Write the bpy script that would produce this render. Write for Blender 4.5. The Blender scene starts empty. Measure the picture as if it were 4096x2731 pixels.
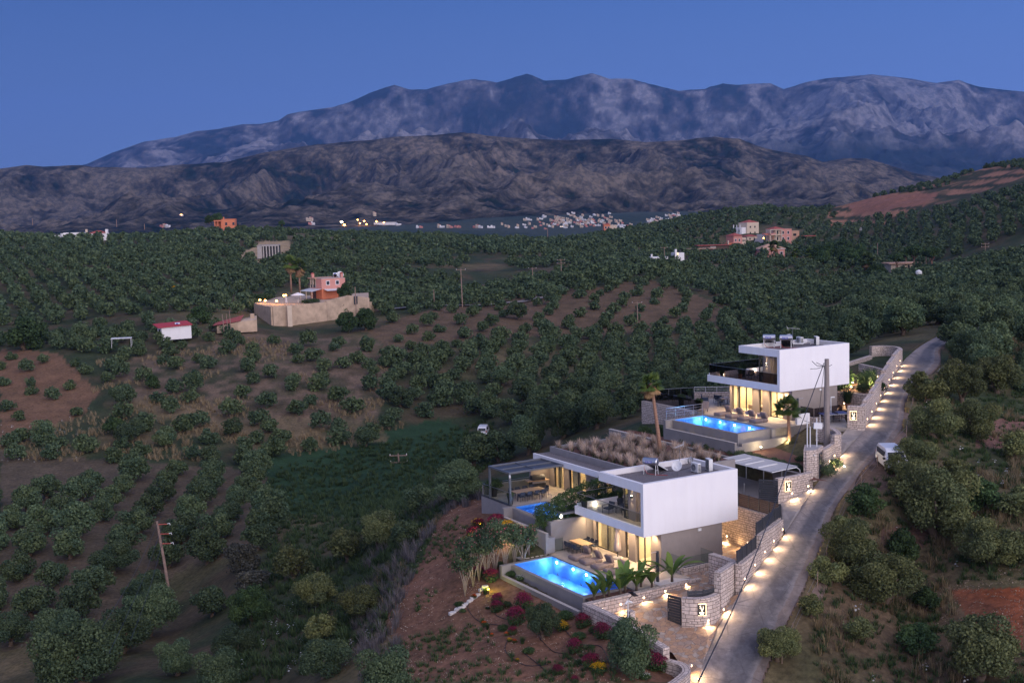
import bpy, bmesh, math, random
import numpy as np
from mathutils import Vector, Matrix, noise as mnoise
from mathutils.geometry import delaunay_2d_cdt
random.seed(7); RNG = np.random.default_rng(11)
SC = bpy.context.scene
COL = SC.collection

# ------------------------------------------------------------------ camera
F, PITCH, ROLL, CZ = 4884.0, .103, -.026, 26.8      # focal length in 4096-wide pixels, tilt, roll, height
cp, sp, cr, sr = math.cos(PITCH), math.sin(PITCH), math.cos(ROLL), math.sin(ROLL)
FW = np.array([0, cp, -sp]); U0 = np.array([0, sp, cp]); R0 = np.array([1., 0, 0])
RT = cr * R0 + sr * U0; UP = -sr * R0 + cr * U0
CAM = np.array([0, 0, CZ])
cam = bpy.data.cameras.new('camera'); camo = bpy.data.objects.new('camera', cam); COL.objects.link(camo)
cam.sensor_width = 36; cam.lens = F / 4096 * 36; cam.clip_start = .5; cam.clip_end = 60000
camo.matrix_world = Matrix(((RT[0], UP[0], -FW[0], 0), (RT[1], UP[1], -FW[1], 0), (RT[2], UP[2], -FW[2], CZ), (0, 0, 0, 1)))
SC.camera = camo

# ------------------------------------------------------------------ sky (dusk), afterglow lamp, exposure
W = bpy.data.worlds.new("World"); SC.world = W; W.use_nodes = True
nt = W.node_tree; nt.nodes.clear()
def wn(t, **k):
    n = nt.nodes.new(t)
    for a, b in k.items(): setattr(n, a, b)
    return n
tc = wn('ShaderNodeTexCoord'); sep = wn('ShaderNodeSeparateXYZ'); nt.links.new(tc.outputs['Generated'], sep.inputs[0])
ramp = wn('ShaderNodeValToRGB'); nt.links.new(sep.outputs[2], ramp.inputs[0])
cr_ = ramp.color_ramp
for i, (p, c) in enumerate([(0, (.165, .262, .56)), (.06, (.14, .235, .545)), (.19, (.066, .155, .45)), (.45, (.11, .18, .46)), (1, (.20, .26, .50))]):
    e = cr_.elements[i] if i < 2 else cr_.elements.new(p)
    e.position = p; e.color = (*c, 1)
mx = wn('ShaderNodeMapRange'); mx.inputs[1].default_value = -.5; mx.inputs[2].default_value = .5
mx.inputs[3].default_value = .78; mx.inputs[4].default_value = 1.16
nt.links.new(sep.outputs[0], mx.inputs[0])
vm = wn('ShaderNodeVectorMath', operation='SCALE'); nt.links.new(ramp.outputs[0], vm.inputs[0]); nt.links.new(mx.outputs[0], vm.inputs['Scale'])
dot = wn('ShaderNodeVectorMath', operation='DOT_PRODUCT'); dot.inputs[1].default_value = (.50, -.84, .2)
nt.links.new(tc.outputs['Generated'], dot.inputs[0])
m2 = wn('ShaderNodeMapRange', interpolation_type='SMOOTHSTEP'); m2.inputs[1].default_value = -.35; m2.inputs[2].default_value = 1.0
nt.links.new(dot.outputs['Value'], m2.inputs[0])
pw = wn('ShaderNodeMath', operation='POWER'); pw.inputs[1].default_value = 1.35; nt.links.new(m2.outputs[0], pw.inputs[0])
gl = wn('ShaderNodeVectorMath', operation='SCALE'); gl.inputs[0].default_value = (1.0, .90, 1.0); nt.links.new(pw.outputs[0], gl.inputs['Scale'])
ad = wn('ShaderNodeVectorMath', operation='ADD'); nt.links.new(vm.outputs[0], ad.inputs[0]); nt.links.new(gl.outputs[0], ad.inputs[1])
bg = wn('ShaderNodeBackground'); bg.inputs[1].default_value = 1.0; nt.links.new(ad.outputs[0], bg.inputs[0])
wo = wn('ShaderNodeOutputWorld'); nt.links.new(bg.outputs[0], wo.inputs[0])
sun = bpy.data.lights.new('afterglow', 'SUN'); suno = bpy.data.objects.new('afterglow', sun); COL.objects.link(suno)
sun.energy = 1.3; sun.angle = math.radians(45); sun.color = (1, .86, .76)
suno.rotation_euler = Vector((.50, -.84, .30)).to_track_quat('Z', 'Y').to_euler()
SC.view_settings.view_transform = 'Standard'; SC.view_settings.look = 'None'; SC.view_settings.exposure = 0; SC.view_settings.gamma = 1
SC.cycles.use_denoising = True; SC.cycles.max_bounces = 8; SC.cycles.diffuse_bounces = 3; SC.cycles.glossy_bounces = 3
SC.cycles.transparent_max_bounces = 14; SC.cycles.transmission_bounces = 4; SC.cycles.volume_bounces = 0
SC.cycles.sample_clamp_indirect = 4; SC.cycles.caustics_reflective = False; SC.cycles.caustics_refractive = False

# ------------------------------------------------------------------ pixel -> place helpers (4096-wide photo pixels)
def ray(x, y): return (x - 2048) / F * RT - (y - 1365.5) / F * UP + FW
def atY(x, y, Y): d = ray(x, y); return CAM + d * (Y / d[1])
def atz(x, y, z): d = ray(x, y); return CAM + d * ((z - CZ) / d[2])
def D(x, y, Y): return atY(x * 1.7415, y * 1.7415, Y)          # overview pixels + distance
def pj(P):
    q = np.asarray(P, float) - CAM; w = q @ FW
    return 2048 + F * (q @ RT) / w, 1365.5 - F * (q @ UP) / w
YAW = .535
UX = np.array([math.cos(YAW), math.sin(YAW), 0]); VX = np.array([-math.sin(YAW), math.cos(YAW), 0])
B1 = np.array([9.35, 88.16, 0.]); B2 = np.array([25.03, 113.6, 6.75])
def w1(u, v, z=0.): return B1 + u * UX + v * VX + np.array([0, 0, z])
def w2(u, v, z=0.): return B2 + u * UX + v * VX + np.array([0, 0, z])

# ------------------------------------------------------------------ materials
MATS = {}
class NT:
    def __init__(s, name):
        s.m = bpy.data.materials.new(name); s.m.use_nodes = True; s.t = s.m.node_tree
        s.b = s.t.nodes['Principled BSDF']; s.o = s.t.nodes['Material Output']; MATS[name] = s.m
    def n(s, t, **k):
        x = s.t.nodes.new(t)
        for a, b in k.items():
            if a.startswith('i_'):
                kk = a[2:]; x.inputs[int(kk) if kk.isdigit() else kk.replace('_', ' ')].default_value = b
            else: setattr(x, a, b)
        return x
    def l(s, a, b): s.t.links.new(a, b)
    def coord(s, scale=1., which='Object'):
        c = s.n('ShaderNodeTexCoord'); m = s.n('ShaderNodeMapping')
        m.inputs['Scale'].default_value = (scale,) * 3 if not hasattr(scale, '__len__') else scale
        s.l(c.outputs[which], m.inputs[0]); return m.outputs[0]
    def noise(s, vec, sc, det=4, rough=.6):
        x = s.n('ShaderNodeTexNoise', i_Scale=sc, i_Detail=det, i_Roughness=rough); s.l(vec, x.inputs['Vector']); return x
    def ramp(s, fac, stops):
        r = s.n('ShaderNodeValToRGB'); e = r.color_ramp.elements
        for i, (p, c) in enumerate(stops):
            q = e[i] if i < 2 else e.new(p)
            q.position = p; q.color = (*c, 1) if len(c) == 3 else c
        s.l(fac, r.inputs[0]); return r.outputs[0]
    def mix(s, a, b, fac, mode='MIX'):
        x = s.n('ShaderNodeMix', data_type='RGBA', blend_type=mode)
        for i, v in ((6, a), (7, b)):
            if hasattr(v, 'links'): s.l(v, x.inputs[i])
            else: x.inputs[i].default_value = (*v, 1)
        if hasattr(fac, 'links'): s.l(fac, x.inputs[0])
        else: x.inputs[0].default_value = fac
        return x.outputs[2]
    def bump(s, h, st=.4, dist=.02):
        x = s.n('ShaderNodeBump', i_Strength=st, i_Distance=dist); s.l(h, x.inputs['Height']); s.l(x.outputs[0], s.b.inputs['Normal'])
def mat(name, col, rough=.7, var=.12, sc=3., metal=0., bump=0., bsc=None):
    """plain surface with slight procedural colour variation"""
    k = NT(name); v = k.coord()
    n = k.noise(v, sc, 5)
    c = k.ramp(n.outputs[0], [(.3, tuple(x * (1 - var) for x in col)), (.7, tuple(min(1, x * (1 + var)) for x in col))])
    k.l(c, k.b.inputs['Base Color']); k.b.inputs['Roughness'].default_value = rough; k.b.inputs['Metallic'].default_value = metal
    if bump:
        n2 = k.noise(v, bsc or sc * 8, 4); k.bump(n2.outputs[0], bump)
    return k.m
def emat(name, col, st):
    k = NT(name); k.b.inputs['Base Color'].default_value = (*col, 1)
    k.b.inputs['Emission Color'].default_value = (*col, 1); k.b.inputs['Emission Strength'].default_value = st; return k.m
def glassmat(name, tint, gloss=.08, opac=.0):
    k = NT(name); k.t.nodes.remove(k.b)
    tr = k.n('ShaderNodeBsdfTransparent'); tr.inputs[0].default_value = (*tint, 1)
    gs = k.n('ShaderNodeBsdfGlossy', i_Roughness=.03); fr = k.n('ShaderNodeFresnel', i_IOR=1.45)
    ms = k.n('ShaderNodeMixShader'); k.l(frontonly(k, fr.outputs[0]), ms.inputs[0]); k.l(tr.outputs[0], ms.inputs[1]); k.l(gs.outputs[0], ms.inputs[2])
    k.l(ms.outputs[0], k.o.inputs[0]); return k.m
def frontonly(k, f):
    g = k.n('ShaderNodeNewGeometry'); a = k.n('ShaderNodeMath', operation='SUBTRACT', i_0=1.); k.l(g.outputs['Backfacing'], a.inputs[1])
    b = k.n('ShaderNodeMath', operation='MULTIPLY'); k.l(f, b.inputs[0]); k.l(a.outputs[0], b.inputs[1]); return b.outputs[0]

# ------------------------------------------------------------------ mesh builder
class MB:
    def __init__(s): s.v = []; s.f = []; s.c = None
    def add(s, vs, fs):
        o = len(s.v); s.v += [tuple(map(float, p)) for p in vs]; s.f += [tuple(i + o for i in f) for f in fs]; return s
    def box(s, x0, x1, y0, y1, z0, z1, M=None):
        p = [(x, y, z) for z in (z0, z1) for x, y in ((x0, y0), (x1, y0), (x1, y1), (x0, y1))]
        if M is not None: p = [tuple(M @ Vector(q)) for q in p]
        return s.add(p, [(3, 2, 1, 0), (4, 5, 6, 7), (0, 1, 5, 4), (1, 2, 6, 5), (2, 3, 7, 6), (3, 0, 4, 7)])
    def prism(s, poly, z0, z1, flip=False):
        """poly list of (x,y); z0,z1 numbers or lists"""
        n = len(poly); Z0 = z0 if hasattr(z0, '__len__') else [z0] * n; Z1 = z1 if hasattr(z1, '__len__') else [z1] * n
        vs = [(p[0], p[1], Z0[i]) for i, p in enumerate(poly)] + [(p[0], p[1], Z1[i]) for i, p in enumerate(poly)]
        return s.add(vs, [tuple(range(n))[::-1], tuple(range(n, 2 * n))] + [(i, (i + 1) % n, n + (i + 1) % n, n + i) for i in range(n)])
    def tube(s, pts, r, n=8, cap=True):
        pts = [Vector(tuple(map(float, p))) for p in pts]; R = r if hasattr(r, '__len__') else [r] * len(pts)
        o = len(s.v); a = None
        for i, p in enumerate(pts):
            d = (pts[min(i + 1, len(pts) - 1)] - pts[max(i - 1, 0)]).normalized()
            if a is None: a = d.orthogonal().normalized()
            a = (a - d * a.dot(d)).normalized(); b = d.cross(a)
            for k in range(n):
                t = 2 * math.pi * k / n; q = p + (a * math.cos(t) + b * math.sin(t)) * R[i]; s.v.append(tuple(q))
        for i in range(len(pts) - 1):
            for k in range(n):
                s.f.append((o + i * n + k, o + i * n + (k + 1) % n, o + (i + 1) * n + (k + 1) % n, o + (i + 1) * n + k))
        if cap:
            s.f.append(tuple(o + k for k in range(n))[::-1]); e = o + (len(pts) - 1) * n; s.f.append(tuple(e + k for k in range(n)))
        return s
    def lathe(s, prof, n=16, c=(0, 0, 0)):
        """prof [(r,z)]"""
        o = len(s.v)
        for r, z in prof:
            for k in range(n):
                t = 2 * math.pi * k / n; s.v.append((c[0] + r * math.cos(t), c[1] + r * math.sin(t), c[2] + z))
        for i in range(len(prof) - 1):
            for k in range(n):
                s.f.append((o + i * n + k, o + i * n + (k + 1) % n, o + (i + 1) * n + (k + 1) % n, o + (i + 1) * n + k))
        s.f.append(tuple(o + k for k in range(n))[::-1]); e = o + (len(prof) - 1) * n; s.f.append(tuple(e + k for k in range(n)))
        return s
    def path(s, line, w, z0, z1, closed=False, w2=None):
        """thick wall along a polyline [(x,y)], thickness w centred, z0/z1 lists"""
        P = [np.array(p[:2], float) for p in line]; n = len(P)
        Z0 = z0 if hasattr(z0, '__len__') else [z0] * n; Z1 = z1 if hasattr(z1, '__len__') else [z1] * n
        L = []; Rr = []
        for i in range(n):
            a = P[max(i - 1, 0)]; b = P[min(i + 1, n - 1)]
            d = (b - a) / (np.linalg.norm(b - a) + 1e-9); m = np.array([-d[1], d[0]]); k = 1.
            if 0 < i < n - 1:
                d1 = (P[i] - a) / (np.linalg.norm(P[i] - a) + 1e-9); k = 1 / max(.5, abs(d1 @ d))
            L.append(P[i] + m * w / 2 * k); Rr.append(P[i] - m * w / 2 * k)
        vs = []
        for i in range(n): vs += [(*L[i], Z0[i]), (*Rr[i], Z0[i]), (*Rr[i], Z1[i]), (*L[i], Z1[i])]
        fs = []
        for i in range(n - 1):
            a, b = 4 * i, 4 * i + 4
            fs += [(a, a + 1, b + 1, b), (a + 1, a + 2, b + 2, b + 1), (a + 2, a + 3, b + 3, b + 2), (a + 3, a, b, b + 3)]
        fs += [(3, 2, 1, 0), tuple(4 * (n - 1) + q for q in range(4))]
        return s.add(vs, fs)
    def build(s, name, m, parent=None, loc=(0, 0, 0), rot=0., smooth=False, bevel=0.):
        me = bpy.data.meshes.new(name); me.from_pydata(s.v, [], s.f)
        if bevel or True:
            bm = bmesh.new(); bm.from_mesh(me); bmesh.ops.recalc_face_normals(bm, faces=bm.faces)
            if bevel: bmesh.ops.bevel(bm, geom=bm.edges, offset=bevel, segments=1, affect='EDGES', clamp_overlap=True)
            bm.to_mesh(me); bm.free()
        if smooth: me.polygons.foreach_set('use_smooth', [True] * len(me.polygons))
        me.materials.append(MATS[m] if isinstance(m, str) else m)
        return link(name, me, parent, loc, rot)
def link(name, me, parent=None, loc=(0, 0, 0), rot=0.):
    o = bpy.data.objects.new(name, me); COL.objects.link(o)
    o.location = tuple(map(float, loc)); o.rotation_euler = (0, 0, rot) if not hasattr(rot, '__len__') else rot
    if parent is not None: o.parent = parent
    return o
def tag(o, label=None, cat=None, group=None, kind=None):
    if label: o['label'] = label
    if cat: o['category'] = cat
    if group: o['group'] = group
    if kind: o['kind'] = kind
    return o
def thing(name, label, cat, loc, rot=0., group=None):
    o = bpy.data.objects.new(name, None); COL.objects.link(o); o.empty_display_size = .2
    o.location = tuple(map(float, loc)); o.rotation_euler = (0, 0, rot); return tag(o, label, cat, group)
def dup(o, loc=None, rot=None, label=None, scale=None, group=None, parent=None):
    c = o.copy(); COL.objects.link(c); c.parent = parent
    if loc is not None: c.location = tuple(map(float, loc))
    if rot is not None: c.rotation_euler = (0, 0, rot)
    if scale is not None: c.scale = (scale,) * 3 if not hasattr(scale, '__len__') else scale
    if label: c['label'] = label
    if group: c['group'] = group
    for ch in list(o.children): dup(ch, parent=c)
    return c
def npmesh(name, V, Q, m, parent=None, loc=(0, 0, 0), rot=0., attrs=None, smooth=False, k=4):
    me = bpy.data.meshes.new(name); V = np.ascontiguousarray(V, np.float32); Q = np.ascontiguousarray(Q, np.int32)
    me.vertices.add(len(V)); me.vertices.foreach_set('co', V.ravel())
    me.loops.add(Q.size); me.loops.foreach_set('vertex_index', Q.ravel())
    me.polygons.add(len(Q)); me.polygons.foreach_set('loop_start', np.arange(0, Q.size, k, dtype=np.int32))
    me.polygons.foreach_set('loop_total', np.full(len(Q), k, np.int32))
    if smooth: me.polygons.foreach_set('use_smooth', np.ones(len(Q), bool))
    me.update(calc_edges=True); me.validate()
    for an, av in (attrs or {}).items():
        a = me.color_attributes.new(an, 'FLOAT_COLOR', 'POINT'); c = np.ones((len(V), 4), np.float32); c[:, :3] = av; a.data.foreach_set('color', c.ravel())
    me.materials.append(MATS[m] if isinstance(m, str) else m)
    return link(name, me, parent, loc, rot)

# ------------------------------------------------------------------ numpy noise
_P = RNG.random((256, 256))
def vnoise(x, y):
    xi = np.floor(x).astype(int); yi = np.floor(y).astype(int); fx = x - xi; fy = y - yi
    fx = fx * fx * (3 - 2 * fx); fy = fy * fy * (3 - 2 * fy); g = lambda a, b: _P[a & 255, b & 255]
    return (g(xi, yi) * (1 - fx) + g(xi + 1, yi) * fx) * (1 - fy) + (g(xi, yi + 1) * (1 - fx) + g(xi + 1, yi + 1) * fx) * fy
def fbm(x, y, o=5, g=.5):
    s = 0; a = 1; t = 0
    for i in range(o): s = s + a * vnoise(x * 2 ** i + 17.3 * i, y * 2 ** i + 5.1 * i); t += a; a *= g
    return s / t
def ridged(x, y, o=6, g=.55):
    s = 0; a = 1; t = 0; w = 1
    for i in range(o):
        n = 1 - np.abs(2 * vnoise(x * 2 ** i + 31.7 * i, y * 2 ** i + 9.2 * i) - 1); n = n * n
        s = s + a * n * w; w = np.clip(n * 1.6, 0, 1); t += a; a *= g
    return s / t
# ------------------------------------------------------------------ terrain: control points (overview px, px, distance)
CPD = [(1050,1200,104),(950,1250,106),(900,1300,104),(830,1350,108),(700,1450,100),(600,1568,92),(300,1568,100),(0,1568,112),(930,1568,77.5),
(1100,1568,75),(1300,1568,73.2),(1500,1568,72),(1160,1450,82.5),(1290,1500,77.7),(1000,1450,85.8),(395,1390,133),(200,1250,150),(0,1250,155),
(0,1400,135),(200,1450,122),(550,1250,142),(100,1150,175),(400,1150,172),(650,1150,170),(750,1130,180),(900,1080,185),(1100,990,215),(1000,900,245),
(1200,900,235),(120,960,225),(120,880,250),(120,820,272),(400,790,285),(600,760,300),(500,900,240),(700,850,255),(750,950,225),(850,760,305),
(640,748,318),(880,715,350),(100,750,330),(300,650,400),(100,600,480),(300,560,600),(50,545,800),(150,554,650),(400,550,750),(525,532,720),
(700,541,760),(900,545,800),(1100,549,850),(1300,555,900),(800,620,480),(600,590,520),(1000,600,560),(1200,620,520),(1000,680,420),(1000,705,350),
(1220,688,372),(1300,655,400),(1100,660,460),(1500,620,440),(1400,720,345),(1600,700,360),(1200,740,320),(1300,820,285),(1500,830,270),(1700,720,340),
(1000,800,285),(1350,930,200),(1700,640,480),(1690,565,700),(1790,560,700),(1715,525,760),(1770,585,600),(1760,479,900),(1600,500,950),
(1500,524,1000),(1900,490,930),(1950,520,850),(1400,560,700),(1500,570,650),(2000,580,650),(2000,640,450),(2150,620,430),(2300,600,400),
(2250,520,520),(2300,460,620),(2352,440,650),(2200,440,850),(2100,450,900),(2050,475,850),(2352,385,1100),(2250,395,1100),(2150,425,1050),
(2000,455,1050),(2150,700,300),(2300,700,280),(2250,850,140),(2300,1000,115),(2200,1100,100),(2300,1150,95),(2100,1250,92),(2280,1380,82),
(2000,1450,80),(2200,1568,74),(1900,1568,74.5),(2050,680,330)]
CPP = [(3796,1323,9.0),]
ROADL = [(2770,2850,-3.3),(2791,2731,-2.6),(2811,2654,-2.1),(2872,2504,-1.2),(2967,2363,.45),(3050,2250,1.25),(3141,2131,2.2),(3255,1949,3.9),(3368,1816,5.4),(3462,1711,6.6),(3537,1575,7.5),(3607,1452,8.3),(3671,1391,8.75),(3745,1347,9.0),(3800,1322,9.2),(3870,1300,9.4)]
ROADR = [(3020,2790,-3.3),(3062,2676,-2.5),(3110,2560,-1.5),(3180,2415,-.1),(3230,2312,.85),(3275,2190,1.6),(3330,2050,2.8),(3392,1955,3.9),(3470,1858,5.0),(3603,1716,6.6),(3630,1580,7.5),(3755,1457,8.3),(3755,1399,8.7),(3830,1352,9.0),(3880,1335,9.2),(3950,1312,9.4)]
RLw = [atz(*p) for p in ROADL]; RRw = [atz(*p) for p in ROADR]
CPW = [D(*p) for p in CPD] + [atz(*p) for p in CPP] + [np.array(p, float) for p in [(4.15,82.0,-1.15),(-1.5,91.5,-1.1),(6.49,77.6,-1.0),(5.4,79.8,-1.),(8.55,75,-1.8),(9.6,71,-2.6),(1.5,86.5,-1.15),(-2.9,104.7,.95),(-1.5,100,1.35),(.6,96.8,.9),(-.6,95.5,.2),(2.5,95.5,.6),
 (12,131,3.5),(5,135,-1),(8,120,3.),(-3,125,-.5),(0,112,1.3),(-8,115,-1.5),(-15,130,-6),(-10,150,-8),(20,140,4),(30,140,6.5),(25,125,6.5),(35,128,8),
 (13,86,-.1),(16,95,0),(14,92,0),(8,92,0),(5,100,1),(8,106,3),(14,106,3.),(18,100,3.),(24,110,5),(27,115,6.6),(31,112,6.6),(20,112,4.9),(38,145,8.4),
 (45,165,7),(30,160,2),(20,170,-2),(0,170,-9),(60,200,6),(90,200,3),(0,1500,-8),(-500,1500,-8),(500,1500,-6),(0,2500,-3),(-1000,2500,-3),(1000,2500,-2),(1000,1700,2),*[tuple(D(dx,dy,Y)) for dx in (1150,1300,1450,1600) for dy,Y in ((523,2600),(512,2760),(502,2900))],
 (0,3600,14),(-1500,3600,14),(1500,3600,14),(700,1300,62),(0,1150,0),(-400,1100,8),(300,1200,2),(0,50,-4),(-40,50,-9),(40,50,-4),(30,74,-2.4),(-90,110,-16),(120,120,6),
 (-600,900,24),(900,900,90),(900,1300,100),(-1200,1500,10),(-250,300,6),(300,400,22),(250,250,10)]]
LAYBY = [atz(*p) for p in [(3400,1955,3.85),(3480,1858,4.9),(3603,1740,6.2),(3640,1780,5.8),(3640,1900,4.6),(3560,1945,4.2),(3460,2000,3.6)]]
CPW = np.array(CPW + LAYBY + [p for p in RLw] + [p for p in RRw] + [RLw[0] + (RLw[0] - RLw[1]) / np.linalg.norm(RLw[0] - RLw[1]) * q for q in (10, 22)])
def _q(x, y): return np.stack([x / y * 3., np.log(y)], -1)
class TPS:
    def __init__(s, P, lam=2e-6):
        s.c = _q(P[:, 0], P[:, 1]); n = len(P); A = s.K(s.c) + lam * np.eye(n)
        Q = np.hstack([np.ones((n, 1)), s.c]); M = np.block([[A, Q], [Q.T, np.zeros((3, 3))]])
        s.w = np.linalg.solve(M, np.concatenate([P[:, 2], np.zeros(3)]))
    def K(s, q):
        r2 = ((q[:, None, :] - s.c[None]) ** 2).sum(-1); return r2 * np.log(r2 + 1e-9) * .5
    def __call__(s, x, y):
        x = np.atleast_1d(np.asarray(x, float)); y = np.atleast_1d(np.asarray(y, float)); out = np.empty(x.size)
        q = _q(x.ravel(), y.ravel())
        for i in range(0, len(q), 20000):
            b = q[i:i + 20000]; out[i:i + 20000] = s.K(b) @ s.w[:-3] + s.w[-3] + b @ s.w[-2:]
        return out.reshape(x.shape)
TP = TPS(CPW)
def inpoly(x, y, poly):
    c = np.zeros(np.shape(x), bool); n = len(poly)
    for i in range(n):
        x1, y1 = poly[i]; x2, y2 = poly[(i + 1) % n]
        k = ((y1 > y) != (y2 > y)); xx = (x2 - x1) * (y - y1) / (y2 - y1 + 1e-12) + x1; c ^= k & (x < xx)
    return c
_x = lambda P: P[0] + (P[0] - P[1]) / np.linalg.norm(P[0] - P[1]) * 24
ROADPOLY = [tuple(_x(RLw)[:2])] + [tuple(p[:2]) for p in RLw] + [tuple(p[:2]) for p in RRw[::-1]] + [tuple(_x(RRw)[:2])]
# built area: pads in world xy
def P1(*uv): return [tuple(w1(u, v)[:2]) for u, v in uv]
def P2(*uv): return [tuple(w2(u, v)[:2]) for u, v in uv]
PADS = [(P1((-6.6, -1.8), (-6.6, 8.4), (-2.7, 8.4), (-2.7, -1.8)), -2.6), (P1((-2.2, 9.3), (-2.2, 15.4), (1.3, 15.4), (1.3, 9.3)), .3), (P2((-6.7, -1.8), (-6.7, 7.8), (-2.8, 7.8), (-2.8, -1.8)), 4.2),
        (P1((-7.3, -2.2), (-7.3, 8.9), (-2.4, 9.2), (-1.2, 10.5), (11.1, 10.5), (11.2, -3), (2, -6), (-3, -3.)), -.45),
        (P1((-3.2, 11.5), (-3.2, 15.4), (-2.1, 20.7), (12, 20.7), (18.4, 20), (18.4, 1.2), (11.4, -1.8), (11.4, 10.6)), 1.9),
        (P2((-7.2, -2.2), (-7.2, 9.4), (-2.5, 9.4), (-2.2, 19), (1, 20), (12, 14), (12, -8), (3, -6), (1.6, -2)), 4.6)]
FORE = [tuple(p[:2]) for p in [w1(-7.0, -3.3), w1(2.4, -3.3), w1(3.6, -6.4), atz(2960, 2372, .35), atz(2870, 2504, -1.2), atz(2791, 2731, -2.6), (9.6, 71.5), (10.4, 73.2), w1(-6.9, -11.6)]]
APR = [tuple(p[:2]) for p in [atz(3141, 2131, 2.2), w1(11.4, -2.2), w1(14.5, 1.1), atz(3115, 2011, 3.14), atz(3255, 1949, 3.9)]]
def Z(x, y, pads=True):
    x = np.asarray(x, float); y = np.asarray(y, float); z = TP(x, y)
    amp = np.clip((y - 120) / 500, 0, 1)
    z = z + (fbm(x / 35, y / 35, 4) - .5) * 5 * amp + (fbm(x / 3., y / 3., 3) - .5) * .25
    if pads:
        for poly, h in PADS:
            m = inpoly(x, y, poly); z = np.where(m, np.minimum(z, h), z)
        z = np.where(inpoly(x, y, ROADPOLY) & (y < 190), z - 1.0, z)
        z = np.where(inpoly(x, y, FORE), np.minimum(z - .8, -2.2 + np.clip(y - 80, 0, 8) * .3), z)
        z = np.where(inpoly(x, y, APR), z - 1.2, z)
    return z
def zz(x, y): return float(Z(np.array([x]), np.array([y]))[0])
def gpt(px, py, Y=None):
    """point on the ground under a photo pixel"""
    d = ray(px, py); t = np.geomspace(55, 1800, 900); P = CAM + t[:, None] * d; g = TP(P[:, 0], P[:, 1])
    k = np.where(P[:, 2] < g)[0]
    if len(k) == 0: return None
    p = P[k[0]]; p[2] = zz(p[0], p[1]); return p
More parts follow.
